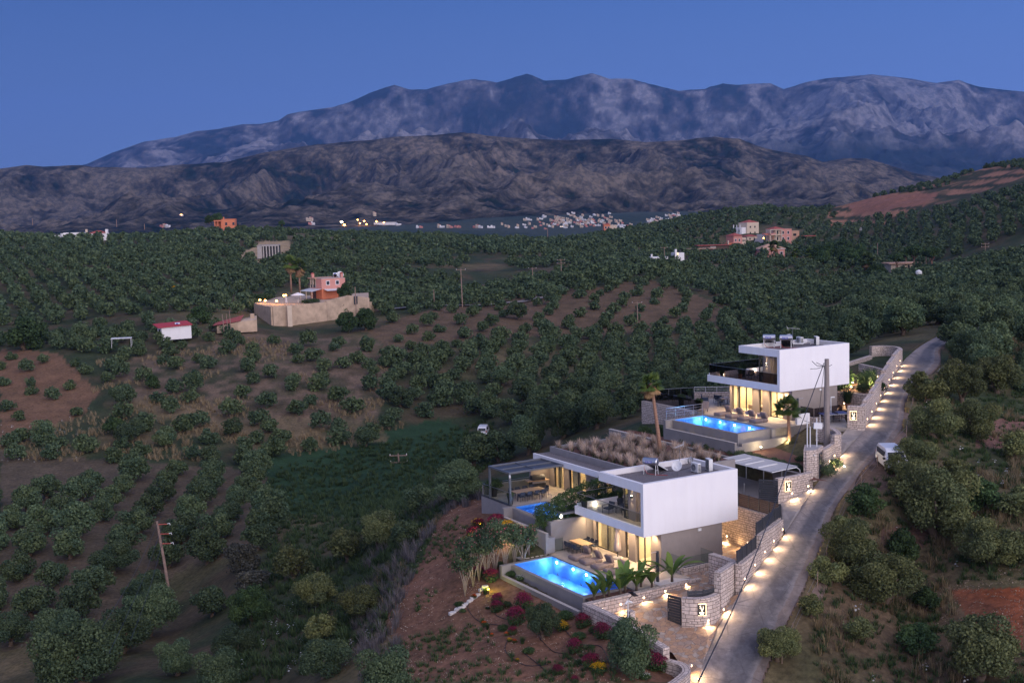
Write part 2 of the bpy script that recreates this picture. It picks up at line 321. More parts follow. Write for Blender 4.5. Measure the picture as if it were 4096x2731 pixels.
# --- colours baked per vertex of the real ground (soil, dry grass, green)
SOIL = (.24, .10, .055); RED = (.30, .085, .035); DRY = (.21, .16, .09); GRN = (.045, .062, .03); MEAD = (.03, .068, .03); TAN = (.42, .31, .19); BRN = (.11, .08, .05)
def ground_cols(X, Yw, Zw):
    px, py = pj(np.stack([X.ravel(), Yw.ravel(), Zw.ravel()], -1)); px = px.reshape(X.shape) / 1.7415; py = py.reshape(X.shape) / 1.7415
    n1 = fbm(X / 9, Yw / 9, 4); n2 = fbm(X / 30 + 9, Yw / 30, 4); n3 = fbm(X / 2.2 + 3, Yw / 2.2, 3)
    c = np.empty(X.shape + (3,))
    def mixin(m, col):
        nonlocal c; c = c * (1 - m[..., None]) + np.array(col) * m[..., None]
    c[:] = GRN; mixin(np.clip((n1 - .45) * 5, 0, 1) * .8, BRN); mixin(np.clip((n2 - .52) * 6, 0, 1) * .6, DRY)
    wx = (n1 - .5) * 90 + (n3 - .5) * 22; wy = (n2 - .5) * 50 + (n3 - .5) * 16
    def reg(poly, col, s=1., near=None):
        m = inpoly(px + wx * s, py + wy * s * .6, poly).astype(float)
        if near: m = m * ((Yw > near[0]) & (Yw < near[1]))
        return m
    g = np.clip((n1 - .38) * 5, 0, 1)
    mixin(reg([(920,1568),(900,1400),(1010,1180),(1110,1120),(1180,1200),(1160,1340),(1340,1420),(1560,1480),(1620,1568)], 0, .6, (60, 112)) * .95, (.22, .115, .075))
    mixin(reg([(0,800),(130,810),(230,900),(180,960),(0,1005)], 0, .4, (180, 320)) * .9, (.22, .125, .075))
    mixin(reg([(1180,675),(1500,640),(1660,700),(1640,740),(1400,775),(1180,775),(1000,790),(880,800),(840,760),(1000,710)], 0, .6, (250, 420)) * .8, (.17, .11, .07))
    mixin(reg([(0,1040),(620,1080),(640,1250),(430,1300),(200,1450),(0,1500)], 0, .3, (90, 210)) * .9, (.13, .10, .07))
    mixin(reg([(600,1050),(1010,960),(1140,1010),(960,1110),(830,1190),(610,1180)], 0, .5, (150, 260)), MEAD)
    dm = reg([(230,830),(560,770),(860,780),(900,860),(860,960),(600,990),(350,940)], 0, .7, (200, 330))
    mixin(dm * np.clip((n3 - .3) * 3, .2, 1) * .85, (.20, .14, .10))
    mixin(reg([(250,900),(700,960),(860,960),(900,1010),(500,1040),(200,1000)], 0, .7, (200, 300)) * g * .7, DRY)
    mixin(reg([(2180,1355),(2352,1350),(2352,1500),(2240,1440)], 0, .15, (60, 110)), RED)
    mixin(reg([(2230,965),(2352,955),(2352,1030),(2240,1030)], 0, .2, (80, 140)), (.22, .12, .10))
    mixin(reg([(2020,1210),(2160,1200),(2120,1260),(2020,1260)], 0, .2, (70, 130)), (.15, .09, .07))
    mixin(reg([(1880,1568),(1900,1250),(2150,1230),(2352,1300),(2352,1568)], 0, .3, (60, 110)) * g * .55, (.13, .085, .06))
    mixin(reg([(540,590),(600,555),(665,553),(670,580),(610,610)], 0, .12, (420, 640)), TAN)
    for q in ([(390,655),(450,642),(455,655),(400,668)], [(600,575),(640,572),(640,580),(600,583)], [(410,565),(440,560),(430,600),(415,590)], [(1210,600),(1270,598),(1270,606),(1215,608)], [(880,585),(940,582),(940,595),(890,598)]):
        mixin(reg(q, 0, .12, (300, 900)) * .8, (.33, .2, .13))
    mixin(reg([(30,690),(200,640),(330,560),(440,560),(420,640),(250,700),(100,730)], 0, .5, (300, 700)) * g * .6, (.12, .10, .06))
    mixin(reg([(1200,580),(1420,560),(1600,600),(1400,600),(1250,640)], 0, .5, (400, 900)) * g * .5, (.13, .10, .07))
    # terraced hill on the right: earth risers along the contours
    th = ((px > 1900) & (px < 2420) & (Yw > 780) & (Yw < 1500) & (py < 520)).astype(float)
    st = (np.sin(Zw * .95 + (n2 - .5) * 2) > -.35).astype(float)
    mixin(th * np.clip((n2 - .3) * 6, 0, 1) * st * .9, (.42, .21, .13)); mixin(th * (1 - st) * .9, (.05, .055, .03))
    mixin(reg([(1940,455),(2160,440),(2130,470),(1960,495)], 0, .3, (700, 1300)), (.32, .15, .10))
    mixin(inpoly(X, Yw, [tuple(p[:2]) for p in LAYBY]) * .85, (.15, .10, .085))
    mixin(reg([(1350,560),(2352,700),(2352,1568),(1880,1568)], 0, .1, (60, 140)) * 0, DRY)
    # valley fields far off
    fv = np.clip((Yw - 1300) / 200, 0, 1); fc = .5 + .5 * np.sin(np.floor(X / 90 + n2 * 4) * 12.9 + np.floor(Yw / 200 + n2 * 3) * 7.7)
    c = c * (1 - fv[..., None]) + (np.array((.035, .055, .04)) + fc[..., None] * np.array((.03, .025, .02))) * fv[..., None]
    return np.clip(c, 0, 1) * (0.72 + .3 * n3[..., None])
k = NT('ground'); at = k.n('ShaderNodeAttribute', attribute_name='gcol'); v = k.coord()
nz = k.noise(v, 2.2, 6, .7); nz2 = k.noise(v, .25, 6, .65)
c = k.mix(at.outputs[0], k.ramp(nz.outputs[0], [(.3, (.45, .45, .45)), (.72, (1.6, 1.55, 1.5))]), .85, 'MULTIPLY')
c = k.mix(c, k.ramp(nz2.outputs[0], [(.35, (.7, .75, .7)), (.65, (1.25, 1.2, 1.15))]), .7, 'MULTIPLY')
k.l(c, k.b.inputs[0]); k.b.inputs['Roughness'].default_value = .95; k.b.inputs['Specular IOR Level'].default_value = .15
k.bump(nz.outputs[0], .6, .12)
def terrain():
    ths = np.concatenate([np.linspace(-.9, -.5, 40, endpoint=False), np.linspace(-.5, .5, 520), np.linspace(.5, .9, 41)[1:]])
    ys = np.concatenate([np.geomspace(42, 70, 24, endpoint=False), np.geomspace(70, 135, 260, endpoint=False), np.geomspace(135, 3700, 330)])
    T, Yw = np.meshgrid(ths, ys); X = T * Yw; Zw = Z(X, Yw)
    # cut terraces into the far olive hillsides
    V = np.stack([X, Yw, Zw], -1).reshape(-1, 3); n, m = X.shape
    i = np.arange(n * m).reshape(n, m); Q = np.stack([i[:-1, :-1], i[:-1, 1:], i[1:, 1:], i[1:, :-1]], -1).reshape(-1, 4)
    o = npmesh('ground', V, Q, 'ground', attrs={'gcol': ground_cols(X, Yw, Zw).reshape(-1, 3)}, smooth=True)
    tag(o, kind='structure')
terrain()

# ------------------------------------------------------------------ mountains
def mtn_mat(name, rock, bush, hi, sc, bs, alt=None):
    k = NT(name); v = k.coord(); a = k.noise(v, sc, 9, .68); b = k.noise(v, sc * 7, 5, .7); c_ = k.noise(v, sc * .3, 4, .6)
    at = k.n('ShaderNodeAttribute', attribute_name='gcol'); gx = k.n('ShaderNodeSeparateColor'); k.l(at.outputs[0], gx.inputs[0]); ma = k.n('ShaderNodeMath', operation='MULTIPLY_ADD'); ma.inputs[1].default_value = .9; k.l(a.outputs[0], ma.inputs[0]); k.l(gx.outputs[0], ma.inputs[2])
    base = k.ramp(ma.outputs[0], [(.44, bush), (.56, tuple(x * .6 for x in rock)), (.68, rock), (.86, hi)])
    base = k.mix(base, k.ramp(c_.outputs[0], [(.35, (.7, .72, .8)), (.68, (1.3, 1.18, 1.1))]), .45, 'MULTIPLY')
    base = k.mix(base, k.ramp(b.outputs[0], [(.45, (.45, .48, .5)), (.56, (1.08, 1.05, 1.05))]), bs, 'MULTIPLY')
    if alt:                                                      # woods on the lower slopes, bare rock above
        p_ = k.n('ShaderNodeNewGeometry'); sz = k.n('ShaderNodeSeparateXYZ'); k.l(p_.outputs['Position'], sz.inputs[0]); mr = k.n('ShaderNodeMapRange'); mr.inputs[1].default_value = alt[0]; mr.inputs[2].default_value = alt[1]; k.l(sz.outputs[2], mr.inputs[0])
        ad_ = k.n('ShaderNodeMath', operation='ADD'); k.l(mr.outputs[0], ad_.inputs[0]); k.l(c_.outputs[0], ad_.inputs[1]); base = k.mix(k.mix(base, bush, .72), base, k.ramp(ad_.outputs[0], [(.8, (0, 0, 0)), (1.15, (1, 1, 1))]))
    k.l(base, k.b.inputs[0]); k.b.inputs['Roughness'].default_value = 1; k.b.inputs['Specular IOR Level'].default_value = 0
    k.bump(a.outputs[0], 1., 1 / sc * .12)
mtn_mat('foothill_rock', (.088, .078, .056), (.014, .024, .015), (.165, .14, .105), .007, .85)
mtn_mat('mountain_rock', (.105, .105, .11), (.018, .030, .030), (.23, .225, .23), .0022, .6, (150, 900))
def ridge(name, m, sil, Yr, Y0, Y1, zb, nx, ny, fx, fy, amp, seed, lo=None, pk=.62, pw_=.85, th=(-.75, .75)):
    sx = np.array([(s[0] * 1.7415 - 2048) / F for s in sil]); e = np.array([ray(s[0] * 1.7415, s[1] * 1.7415) for s in sil])
    sx = e[:, 0] / e[:, 1]; se = e[:, 2] / e[:, 1]
    T = np.linspace(th[0], th[1], nx); t = np.linspace(0, 1, ny); T, t_ = np.meshgrid(T, t)
    Yd = Y0 + (Y1 - Y0) * t_; Yr_ = Y0 + (Y1 - Y0) * pk
    H = CZ + np.interp(T, sx, se) * Yr_; X = T * Yd
    s = np.where(t_ < pk, (t_ / pk), 1 - .9 * (t_ - pk) / (1 - pk)); s = np.clip(s, 0, 1) ** pw_
    wx = (fbm(X * fx * .7 + seed, Yd * fx * .7, 3) - .5) * 1.2
    r = ridged(X * fx + wx + seed, Yd * fy + wx * .6 + seed * .3, 7, .52)
    big = fbm(X * fx * .35 + seed * 2, Yd * fx * .35, 3)
    near = 1 - np.exp(-((t_ - pk) / .05) ** 2)
    z = zb + (H - zb) * s * (1 - near * amp * (1.15 - r * 1.25) - near * .55 * (big - .45) * (1 - s))
    r2 = ridged(X * fx * 2.6 + wx + seed * 5, Yd * fx * 2.2 + seed, 6, .55); r3 = ridged(X * fx * 7 + 3, Yd * fx * 8, 5, .6)
    z += ((r2 - .35) * .18 * near + (r3 - .4) * .05) * (H - zb) * np.minimum(1, s * 2.5) * (.25 + .75 * near)
    z = np.where(t_ < .01, zb - 5, z)
    V = np.stack([X, Yd, z], -1).reshape(-1, 3); i = np.arange(nx * ny).reshape(ny, nx)
    Q = np.stack([i[:-1, :-1], i[:-1, 1:], i[1:, 1:], i[1:, :-1]], -1).reshape(-1, 4)
    nn_ = fbm(X * fx * 16, Yd * fx * 22, 5, .65); n6 = fbm(X * fx * 1.6 + 7, Yd * fx * 1.6, 4)
    rr = np.clip(.02 + (r - .3) * .25 + (r2 - .3) * .42 + (r3 - .35) * .30 + (nn_ - .5) * .9 + (n6 - .5) * .6 + .12, 0, 1).reshape(-1); tag(npmesh(name, V, Q, m, smooth=False, attrs={'gcol': np.stack([rr, rr, rr], -1)}), kind='structure')  # dark gullies, pale spurs: relief shading put into the colour, besides bush and rock
SIL1 = [(-900,420),(-300,400),(0,388),(60,379),(100,383),(190,379),(215,384),(330,385),(420,378),(520,372),(600,352),(700,335),(800,325),(850,322),(900,315),(1000,310),(1060,303),(1130,313),(1200,318),(1300,322),(1400,319),(1480,327),(1560,322),(1640,314),(1700,319),(1760,342),(1850,358),(1890,372),(1940,364),(1990,364),(2050,382),(2100,398),(2180,412),(2300,420),(2700,430),(3300,440)]
SIL2 = [(-900,450),(0,420),(200,377),(260,350),(330,325),(400,316),(450,301),(500,297),(560,285),(600,284),(640,276),(660,262),(720,252),(760,248),(800,236),(850,212),(905,195),(940,206),(980,205),(1030,192),(1090,181),(1140,189),(1210,169),(1250,185),(1300,182),(1360,168),(1400,182),(1450,181),(1500,194),(1560,208),(1620,204),(1660,191),(1700,195),(1770,191),(1800,204),(1850,190),(1900,180),(2000,170),(2080,178),(2150,190),(2200,184),(2250,199),(2300,205),(2352,211),(2700,190),(3300,230)]
ridge('foothills', 'foothill_rock', SIL1, 4800, 2900, 6400, -2, 1100, 420, 1 / 640, 1 / 1050, .85, 3.3)
ridge('mountains', 'mountain_rock', SIL2, 12000, 7000, 15500, 120, 1100, 380, 1 / 1900, 1 / 2900, .72, 8.1, pk=.6, pw_=.8)

# ------------------------------------------------------------------ haze
k = NT('haze_air'); k.t.nodes.remove(k.b)
pv = k.n('ShaderNodeVolumePrincipled', i_Density=3.6e-5, i_Anisotropy=0.0); pv.inputs['Color'].default_value = (.20, .42, 1.0, 1)
k.l(pv.outputs[0], k.o.inputs['Volume'])
hz = MB().box(-14500, 14500, -300, 17000, -120, 1750).build('haze', 'haze_air'); tag(hz, kind='stuff')
# ------------------------------------------------------------------ building materials
B2[2] = 6.70
k = NT('white_plaster'); v = k.coord((1.2, 1.2, .10)); n = k.noise(v, 1.6, 6, .7); v2 = k.coord(); n2 = k.noise(v2, .5, 4); c = k.mix(k.ramp(n.outputs[0], [(.25, (.785, .76, .75)), (.6, (.82, .80, .80))]), k.ramp(n2.outputs[0], [(.3, (.96, .96, .97)), (.7, (1.02, 1.02, 1.01))]), 1, 'MULTIPLY'); k.l(c, k.b.inputs[0]); k.b.inputs['Roughness'].default_value = .8; mat('taupe_plaster', (.30, .255, .225), .85, .07, 1.5, bump=.15, bsc=50)
mat('grey_plaster', (.27, .25, .245), .85, .10, 1.2, bump=.2, bsc=40); mat('coping', (.50, .44, .38), .7, .08, 3)
mat('concrete', (.36, .33, .31), .85, .14, 1.2, bump=.3, bsc=25); mat('dark_metal', (.05, .052, .058), .45, .1); mat('grey_metal', (.22, .23, .25), .4, .1, metal=.6)
mat('steel', (.62, .62, .64), .28, .05, metal=1.); mat('light_metal', (.70, .70, .70), .5, .04); mat('wood_table', (.50, .34, .20), .5, .2, 8)
mat('cushion_fabric', (.27, .21, .19), .95, .1, 6, bump=.3, bsc=30); mat('pale_fabric', (.62, .52, .47), .9, .08, 5); mat('canopy_fabric', (.52, .50, .48), .9, .06, 2)
mat('blue_fabric', (.04, .05, .075), .9, .1, 5); mat('curtain', (.62, .55, .42), .9, .08, 4); mat('warm_interior', (.68, .58, .44), .8, .04, 2)
mat('interior_floor', (.55, .46, .34), .5, .05, 2); mat('brown_board', (.085, .05, .035), .6, .2, 6); mat('grey_board', (.035, .038, .045), .5, .15, 6)
mat('terracotta', (.42, .2, .12), .8, .15, 5); mat('black_plastic', (.02, .02, .022), .5, .1); mat('white_plastic', (.72, .72, .70), .5, .05)
mat('table_blue', (.02, .04, .17), .4, .05); mat('pole_wood', (.28, .19, .15), .9, .25, 3); mat('pole_concrete', (.26, .22, .20), .9, .12, 3, bump=.3)
mat('pebble', (.62, .60, .60), .9, .25, 30, bump=.8, bsc=40); mat('rock', (.50, .36, .24), .9, .3, 2, bump=.8, bsc=8); mat('white_rock', (.60, .56, .52), .9, .2, 3, bump=.6, bsc=8)
mat('red_leaf', (.16, .03, .03), .7, .3, 8); mat('garden_soil', (.14, .06, .04), .95, .3, 6, bump=.6, bsc=20); mat('pink_plaster', (.58, .27, .22), .85, .08, 1)
mat('orange_plaster', (.62, .20, .10), .85, .08, 1); mat('cream_plaster', (.62, .50, .38), .85, .08, 1); mat('red_tile', (.36, .08, .06), .8, .2, 4); mat('tan_tile', (.50, .30, .20), .8, .15, 4)
mat('window_dark', (.03, .035, .045), .25, .1); mat('car_white', (.70, .71, .74), .25, .02); mat('car_glass', (.012, .015, .02), .12, .1); mat('tyre', (.02, .02, .02), .9)
emat('lamp_warm', (1., .66, .36), 14); emat('lamp_white', (1., .86, .66), 26); emat('pool_lamp', (.85, .94, 1.), 28); emat('sign_glow', (1., .74, .42), 2.2); emat('lit_glass', (1., .70, .36), 1.1); emat('lamp_yellow', (1., .70, .10), 14)
emat('amber_lamp', (1., .42, .08), 30); emat('letter_glow', (1., .88, .66), 3.)
glassmat('glass', (.86, .90, .90)); glassmat('dark_glass', (.44, .41, .42)); glassmat('window_glass', (.92, .93, .90))
# gravel roof, deck tiles, masonry, crazy paving, asphalt, pool tile, water
k = NT('roof_gravel'); v = k.coord(); n = k.n('ShaderNodeTexVoronoi', i_Scale=22); k.l(v, n.inputs['Vector']); a = k.noise(v, 9, 5)
c = k.mix(k.ramp(n.outputs['Distance'], [(.1, (.33, .29, .28)), (.6, (.13, .115, .12))]), k.ramp(a.outputs[0], [(.3, (.7, .7, .7)), (.7, (1.3, 1.3, 1.3))]), .8, 'MULTIPLY')
k.l(c, k.b.inputs[0]); k.b.inputs['Roughness'].default_value = .95; k.bump(n.outputs['Distance'], .6, .03)
def tiles(name, c1, c2, grout, sx, sy, mort=.008, rough=.6):
    k = NT(name); v = k.coord(); b = k.n('ShaderNodeTexBrick', offset=0.0, i_Scale=1.0); b.inputs['Mortar Size'].default_value = mort
    b.inputs['Brick Width'].default_value = sx; b.inputs['Row Height'].default_value = sy; b.inputs['Color1'].default_value = (*c1, 1); b.inputs['Color2'].default_value = (*c2, 1); b.inputs['Mortar'].default_value = (*grout, 1)
    k.l(v, b.inputs['Vector']); nn = k.noise(v, 1.3, 5); c = k.mix(b.outputs[0], k.ramp(nn.outputs[0], [(.3, (.82, .82, .82)), (.7, (1.12, 1.12, 1.12))]), 1, 'MULTIPLY')
    k.l(c, k.b.inputs[0]); k.b.inputs['Roughness'].default_value = rough
tiles('deck_tile', (.46, .40, .34), (.43, .375, .32), (.33, .29, .25), .6, .6); tiles('pool_tile', (.10, .36, .84), (.09, .33, .80), (.12, .40, .85), .3, .3, .006, .4)
k = NT('masonry'); tcn = k.n('ShaderNodeUVMap', uv_map='uv'); nn = k.noise(tcn.outputs[0], 1.1, 3)
def brk(sc, w, h, off, sq):
    b = k.n('ShaderNodeTexBrick', offset=off, squash=sq, squash_frequency=3, offset_frequency=2, i_Scale=sc); b.inputs['Brick Width'].default_value = w; b.inputs['Row Height'].default_value = h
    b.inputs['Mortar Size'].default_value = .02; b.inputs['Mortar Smooth'].default_value = .15; b.inputs['Bias'].default_value = 0
    b.inputs['Color1'].default_value = (.68, .57, .50, 1); b.inputs['Color2'].default_value = (.50, .41, .35, 1); b.inputs['Mortar'].default_value = (.15, .115, .10, 1); return b
dv = k.n('ShaderNodeVectorMath', operation='MULTIPLY_ADD'); dv.inputs[1].default_value = (.07, .07, 0); k.l(nn.outputs['Color'], dv.inputs[0]); k.l(tcn.outputs[0], dv.inputs[2])
b1 = brk(1, .52, .27, .43, .7); b2 = brk(1, .34, .18, .5, 1.6); k.l(dv.outputs[0], b1.inputs['Vector']); k.l(dv.outputs[0], b2.inputs['Vector'])
vc = k.n('ShaderNodeTexVoronoi', i_Scale=1.1); k.l(tcn.outputs[0], vc.inputs['Vector']); sg = k.n('ShaderNodeMath', operation='GREATER_THAN', i_1=.52); sx_ = k.n('ShaderNodeSeparateColor'); k.l(vc.outputs['Color'], sx_.inputs[0]); k.l(sx_.outputs[0], sg.inputs[0])
c = k.mix(b1.outputs[0], b2.outputs[0], sg.outputs[0]); n5 = k.noise(tcn.outputs[0], 5, 5); c = k.mix(c, k.ramp(n5.outputs[0], [(.3, (.75, .74, .73)), (.7, (1.2, 1.2, 1.2))]), .8, 'MULTIPLY')
k.l(c, k.b.inputs[0]); k.b.inputs['Roughness'].default_value = .9; k.bump(b1.outputs['Fac'], -.5, .03)
k = NT('crazy_paving'); v = k.coord(); f1 = k.n('ShaderNodeTexVoronoi', i_Scale=2.6, feature='DISTANCE_TO_EDGE'); f2 = k.n('ShaderNodeTexVoronoi', i_Scale=2.6); k.l(v, f1.inputs['Vector']); k.l(v, f2.inputs['Vector'])
sx_ = k.n('ShaderNodeSeparateColor'); k.l(f2.outputs['Color'], sx_.inputs[0]); c = k.ramp(sx_.outputs[0], [(0, (.34, .21, .13)), (.35, (.44, .27, .16)), (.6, (.36, .23, .16)), (.85, (.33, .27, .23)), (1, (.46, .38, .31))])
c = k.mix((.20, .15, .12), c, k.ramp(f1.outputs['Distance'], [(.015, (0, 0, 0)), (.04, (1, 1, 1))])); n5 = k.noise(v, 4, 5); c = k.mix(c, k.ramp(n5.outputs[0], [(.3, (.75, .75, .75)), (.7, (1.2, 1.2, 1.2))]), .8, 'MULTIPLY'); k.l(c, k.b.inputs[0]); k.b.inputs['Roughness'].default_value = .75
k = NT('road_surface'); u = k.n('ShaderNodeUVMap', uv_map='uv'); sp_ = k.n('ShaderNodeSeparateXYZ'); k.l(u.outputs[0], sp_.inputs[0]); v = k.coord(); nn = k.noise(v, .45, 6, .7)
ma = k.n('ShaderNodeMath', operation='MULTIPLY_ADD'); ma.inputs[1].default_value = .28; k.l(nn.outputs[0], ma.inputs[0]); k.l(sp_.outputs[0], ma.inputs[2])
c = k.ramp(ma.outputs[0], [(.34, (.30, .25, .22)), (.46, (.25, .215, .20)), (.56, (.13, .12, .125)), (.86, (.115, .11, .12)), (.98, (.22, .20, .195)), (1.15, (.20, .16, .14))]); n2 = k.noise(v, 3, 7, .75)
c = k.mix(c, k.ramp(n2.outputs[0], [(.25, (.62, .62, .62)), (.75, (1.3, 1.3, 1.3))]), .8, 'MULTIPLY'); n3 = k.noise(v, .9, 5, .7); c = k.mix(c, k.ramp(n3.outputs[0], [(.38, (.72, .72, .74)), (.6, (1.1, 1.1, 1.1))]), .8, 'MULTIPLY')
vc = k.n('ShaderNodeTexVoronoi', i_Scale=.42, feature='DISTANCE_TO_EDGE'); k.l(v, vc.inputs['Vector']); c = k.mix(c, k.ramp(vc.outputs['Distance'], [(.0, (.55, .55, .55)), (.018, (1, 1, 1))]), k.ramp(nn.outputs[0], [(.45, (0, 0, 0)), (.55, (1, 1, 1))]), 'MULTIPLY'); n7 = k.noise(k.coord((1, .35, 1)), .6, 3); c = k.mix(c, k.ramp(n7.outputs[0], [(.56, (1, 1, 1)), (.60, (.74, .74, .76))]), .8, 'MULTIPLY')
k.l(c, k.b.inputs[0]); k.b.inputs['Roughness'].default_value = .9; k.bump(n2.outputs[0], .3, .03)
mat('apron', (.29, .255, .235), .9, .22, .7, bump=.4, bsc=14); mat('slab_blue', (.23, .21, .20), .8, .10, .6)
k = NT('pool_water'); k.t.nodes.remove(k.b); v = k.coord(); n = k.noise(v, 3, 3); bp = k.n('ShaderNodeBump', i_Strength=.12, i_Distance=.05); k.l(n.outputs[0], bp.inputs['Height'])
tr = k.n('ShaderNodeBsdfTransparent'); tr.inputs[0].default_value = (.72, .90, 1, 1); gs = k.n('ShaderNodeBsdfGlossy', i_Roughness=.04); k.l(bp.outputs[0], gs.inputs['Normal']); fr = k.n('ShaderNodeFresnel', i_IOR=1.33); k.l(bp.outputs[0], fr.inputs['Normal'])
ms = k.n('ShaderNodeMixShader'); k.l(frontonly(k, fr.outputs[0]), ms.inputs[0]); k.l(tr.outputs[0], ms.inputs[1]); k.l(gs.outputs[0], ms.inputs[2]); k.l(ms.outputs[0], k.o.inputs[0])

# ------------------------------------------------------------------ lamps
LD = {}
def lamp(parent, loc, P, col=(1, .72, .42), kind='POINT', size=.05, ang=120, blend=.6, d=None, name='bulb'):
    key = (P, col, kind, size, ang, blend)
    if key not in LD:
        l = bpy.data.lights.new(name, kind); l.energy = P; l.color = col
        if kind == 'AREA': l.size = size; l.spread = math.radians(ang)
        else: l.shadow_soft_size = size
        if kind == 'SPOT': l.spot_size = math.radians(ang); l.spot_blend = blend
        LD[key] = l
    o = bpy.data.objects.new(name, LD[key]); COL.objects.link(o); o.parent = parent; o.location = tuple(map(float, loc))
    if d is not None: o.rotation_euler = Vector(d).to_track_quat('-Z', 'Y').to_euler()
    return o
# ------------------------------------------------------------------ masonry walls
def stonewall(name, label, line, w=.42, z0=0., z1=2., cat='wall', cap=True, parent=None, seg=None):
    """line [(x,y)], z0/z1 number or list; builds a UV-mapped wall with its own top stones"""
    P = [np.array(p[:2], float) for p in line]; n = len(P)
    Z0 = list(z0) if hasattr(z0, '__len__') else [z0] * n; Z1 = list(z1) if hasattr(z1, '__len__') else [z1] * n
    Lf, Rt, S = [], [], [0.]
    for i in range(n):
        a = P[max(i - 1, 0)]; b = P[min(i + 1, n - 1)]; d = (b - a) / (np.linalg.norm(b - a) + 1e-9); m = np.array([-d[1], d[0]]); kk = 1.
        if 0 < i < n - 1:
            d1 = (P[i] - a) / (np.linalg.norm(P[i] - a) + 1e-9); kk = 1 / max(.5, abs(d1 @ d))
        Lf.append(P[i] + m * w / 2 * kk); Rt.append(P[i] - m * w / 2 * kk)
        if i: S.append(S[-1] + float(np.linalg.norm(P[i] - P[i - 1])))
    o0 = np.array([P[0][0], P[0][1], Z0[0]]); vs, fs, uv = [], [], []
    def quad(a, b, c, d, ua, ub, uc, ud):
        i = len(vs); vs.extend([tuple(map(float, (*q[:2], q[2]))) for q in (a, b, c, d)]); fs.append((i, i + 1, i + 2, i + 3)); uv.extend([ua, ub, uc, ud])
    q = lambda p, z: (p[0] - o0[0], p[1] - o0[1], z - o0[2])
    for i in range(n - 1):
        s0, s1 = S[i], S[i + 1]; e = .0 if cap else 0
        quad(q(Rt[i], Z0[i]), q(Rt[i + 1], Z0[i + 1]), q(Rt[i + 1], Z1[i + 1]), q(Rt[i], Z1[i]), (s0, Z0[i]), (s1, Z0[i + 1]), (s1, Z1[i + 1]), (s0, Z1[i]))
        quad(q(Lf[i + 1], Z0[i + 1]), q(Lf[i], Z0[i]), q(Lf[i], Z1[i]), q(Lf[i + 1], Z1[i + 1]), (-s1, Z0[i + 1]), (-s0, Z0[i]), (-s0, Z1[i]), (-s1, Z1[i + 1]))
        quad(q(Rt[i], Z1[i]), q(Rt[i + 1], Z1[i + 1]), q(Lf[i + 1], Z1[i + 1]), q(Lf[i], Z1[i]), (s0, 9.), (s1, 9.), (s1, 9. + w), (s0, 9. + w))
    for i, r in ((0, 1), (n - 1, 0)):
        a, b = (Lf[i], Rt[i]) if r else (Rt[i], Lf[i])
        quad(q(a, Z0[i]), q(b, Z0[i]), q(b, Z1[i]), q(a, Z1[i]), (3.3, Z0[i]), (3.3 + w, Z0[i]), (3.3 + w, Z1[i]), (3.3, Z1[i]))
    me = bpy.data.meshes.new(name); me.from_pydata(vs, [], fs); l = me.uv_layers.new(name='uv'); l.data.foreach_set('uv', np.array(uv, np.float32).ravel()); me.materials.append(MATS['masonry'])
    o = link(name, me, parent, o0 if parent is None else o0)
    if parent is None: tag(o, label, cat)
    return o
def sheet(name, poly, m, z=None, thick=None, kind='structure', step=1.5, inner=True, loc=None):
    """horizontal or gently sloping sheet from 3D rim points"""
    P = [tuple(map(float, p[:3])) for p in poly]; xs = [p[0] for p in P]; ys = [p[1] for p in P]
    pts = [Vector(p[:2]) for p in P]; n = len(pts); pp = list(pts)
    if inner:
        gx, gy = np.meshgrid(np.arange(min(xs), max(xs), step), np.arange(min(ys), max(ys), step)); ok = inpoly(gx, gy, [p[:2] for p in P]); pp += [Vector((float(a), float(b))) for a, b in zip(gx[ok], gy[ok])]
    r = delaunay_2d_cdt(pp, [(i, (i + 1) % n) for i in range(n)], [list(range(n))], 1, 1e-4)
    Pa = np.array(P); out = []
    for vv in r[0]:
        d = np.hypot(Pa[:, 0] - vv[0], Pa[:, 1] - vv[1]) + 1e-3; w = d ** -3; out.append((vv[0], vv[1], float((w * Pa[:, 2]).sum() / w.sum())))
    mb = MB(); mb.add(out, [tuple(f) for f in r[2]])
    if thick:
        k0 = len(mb.v); mb.v += [(p[0], p[1], p[2]) for p in P] + [(p[0], p[1], p[2] - thick) for p in P]; mb.f += [(k0 + i, k0 + n + i, k0 + n + (i + 1) % n, k0 + (i + 1) % n) for i in range(n)]
    c = np.array([np.mean(xs), np.mean(ys), P[0][2]]); mb.v = [tuple(np.array(q) - c) for q in mb.v]
    o = mb.build(name, m, loc=c); 
    if kind: tag(o, kind=kind)
    return o

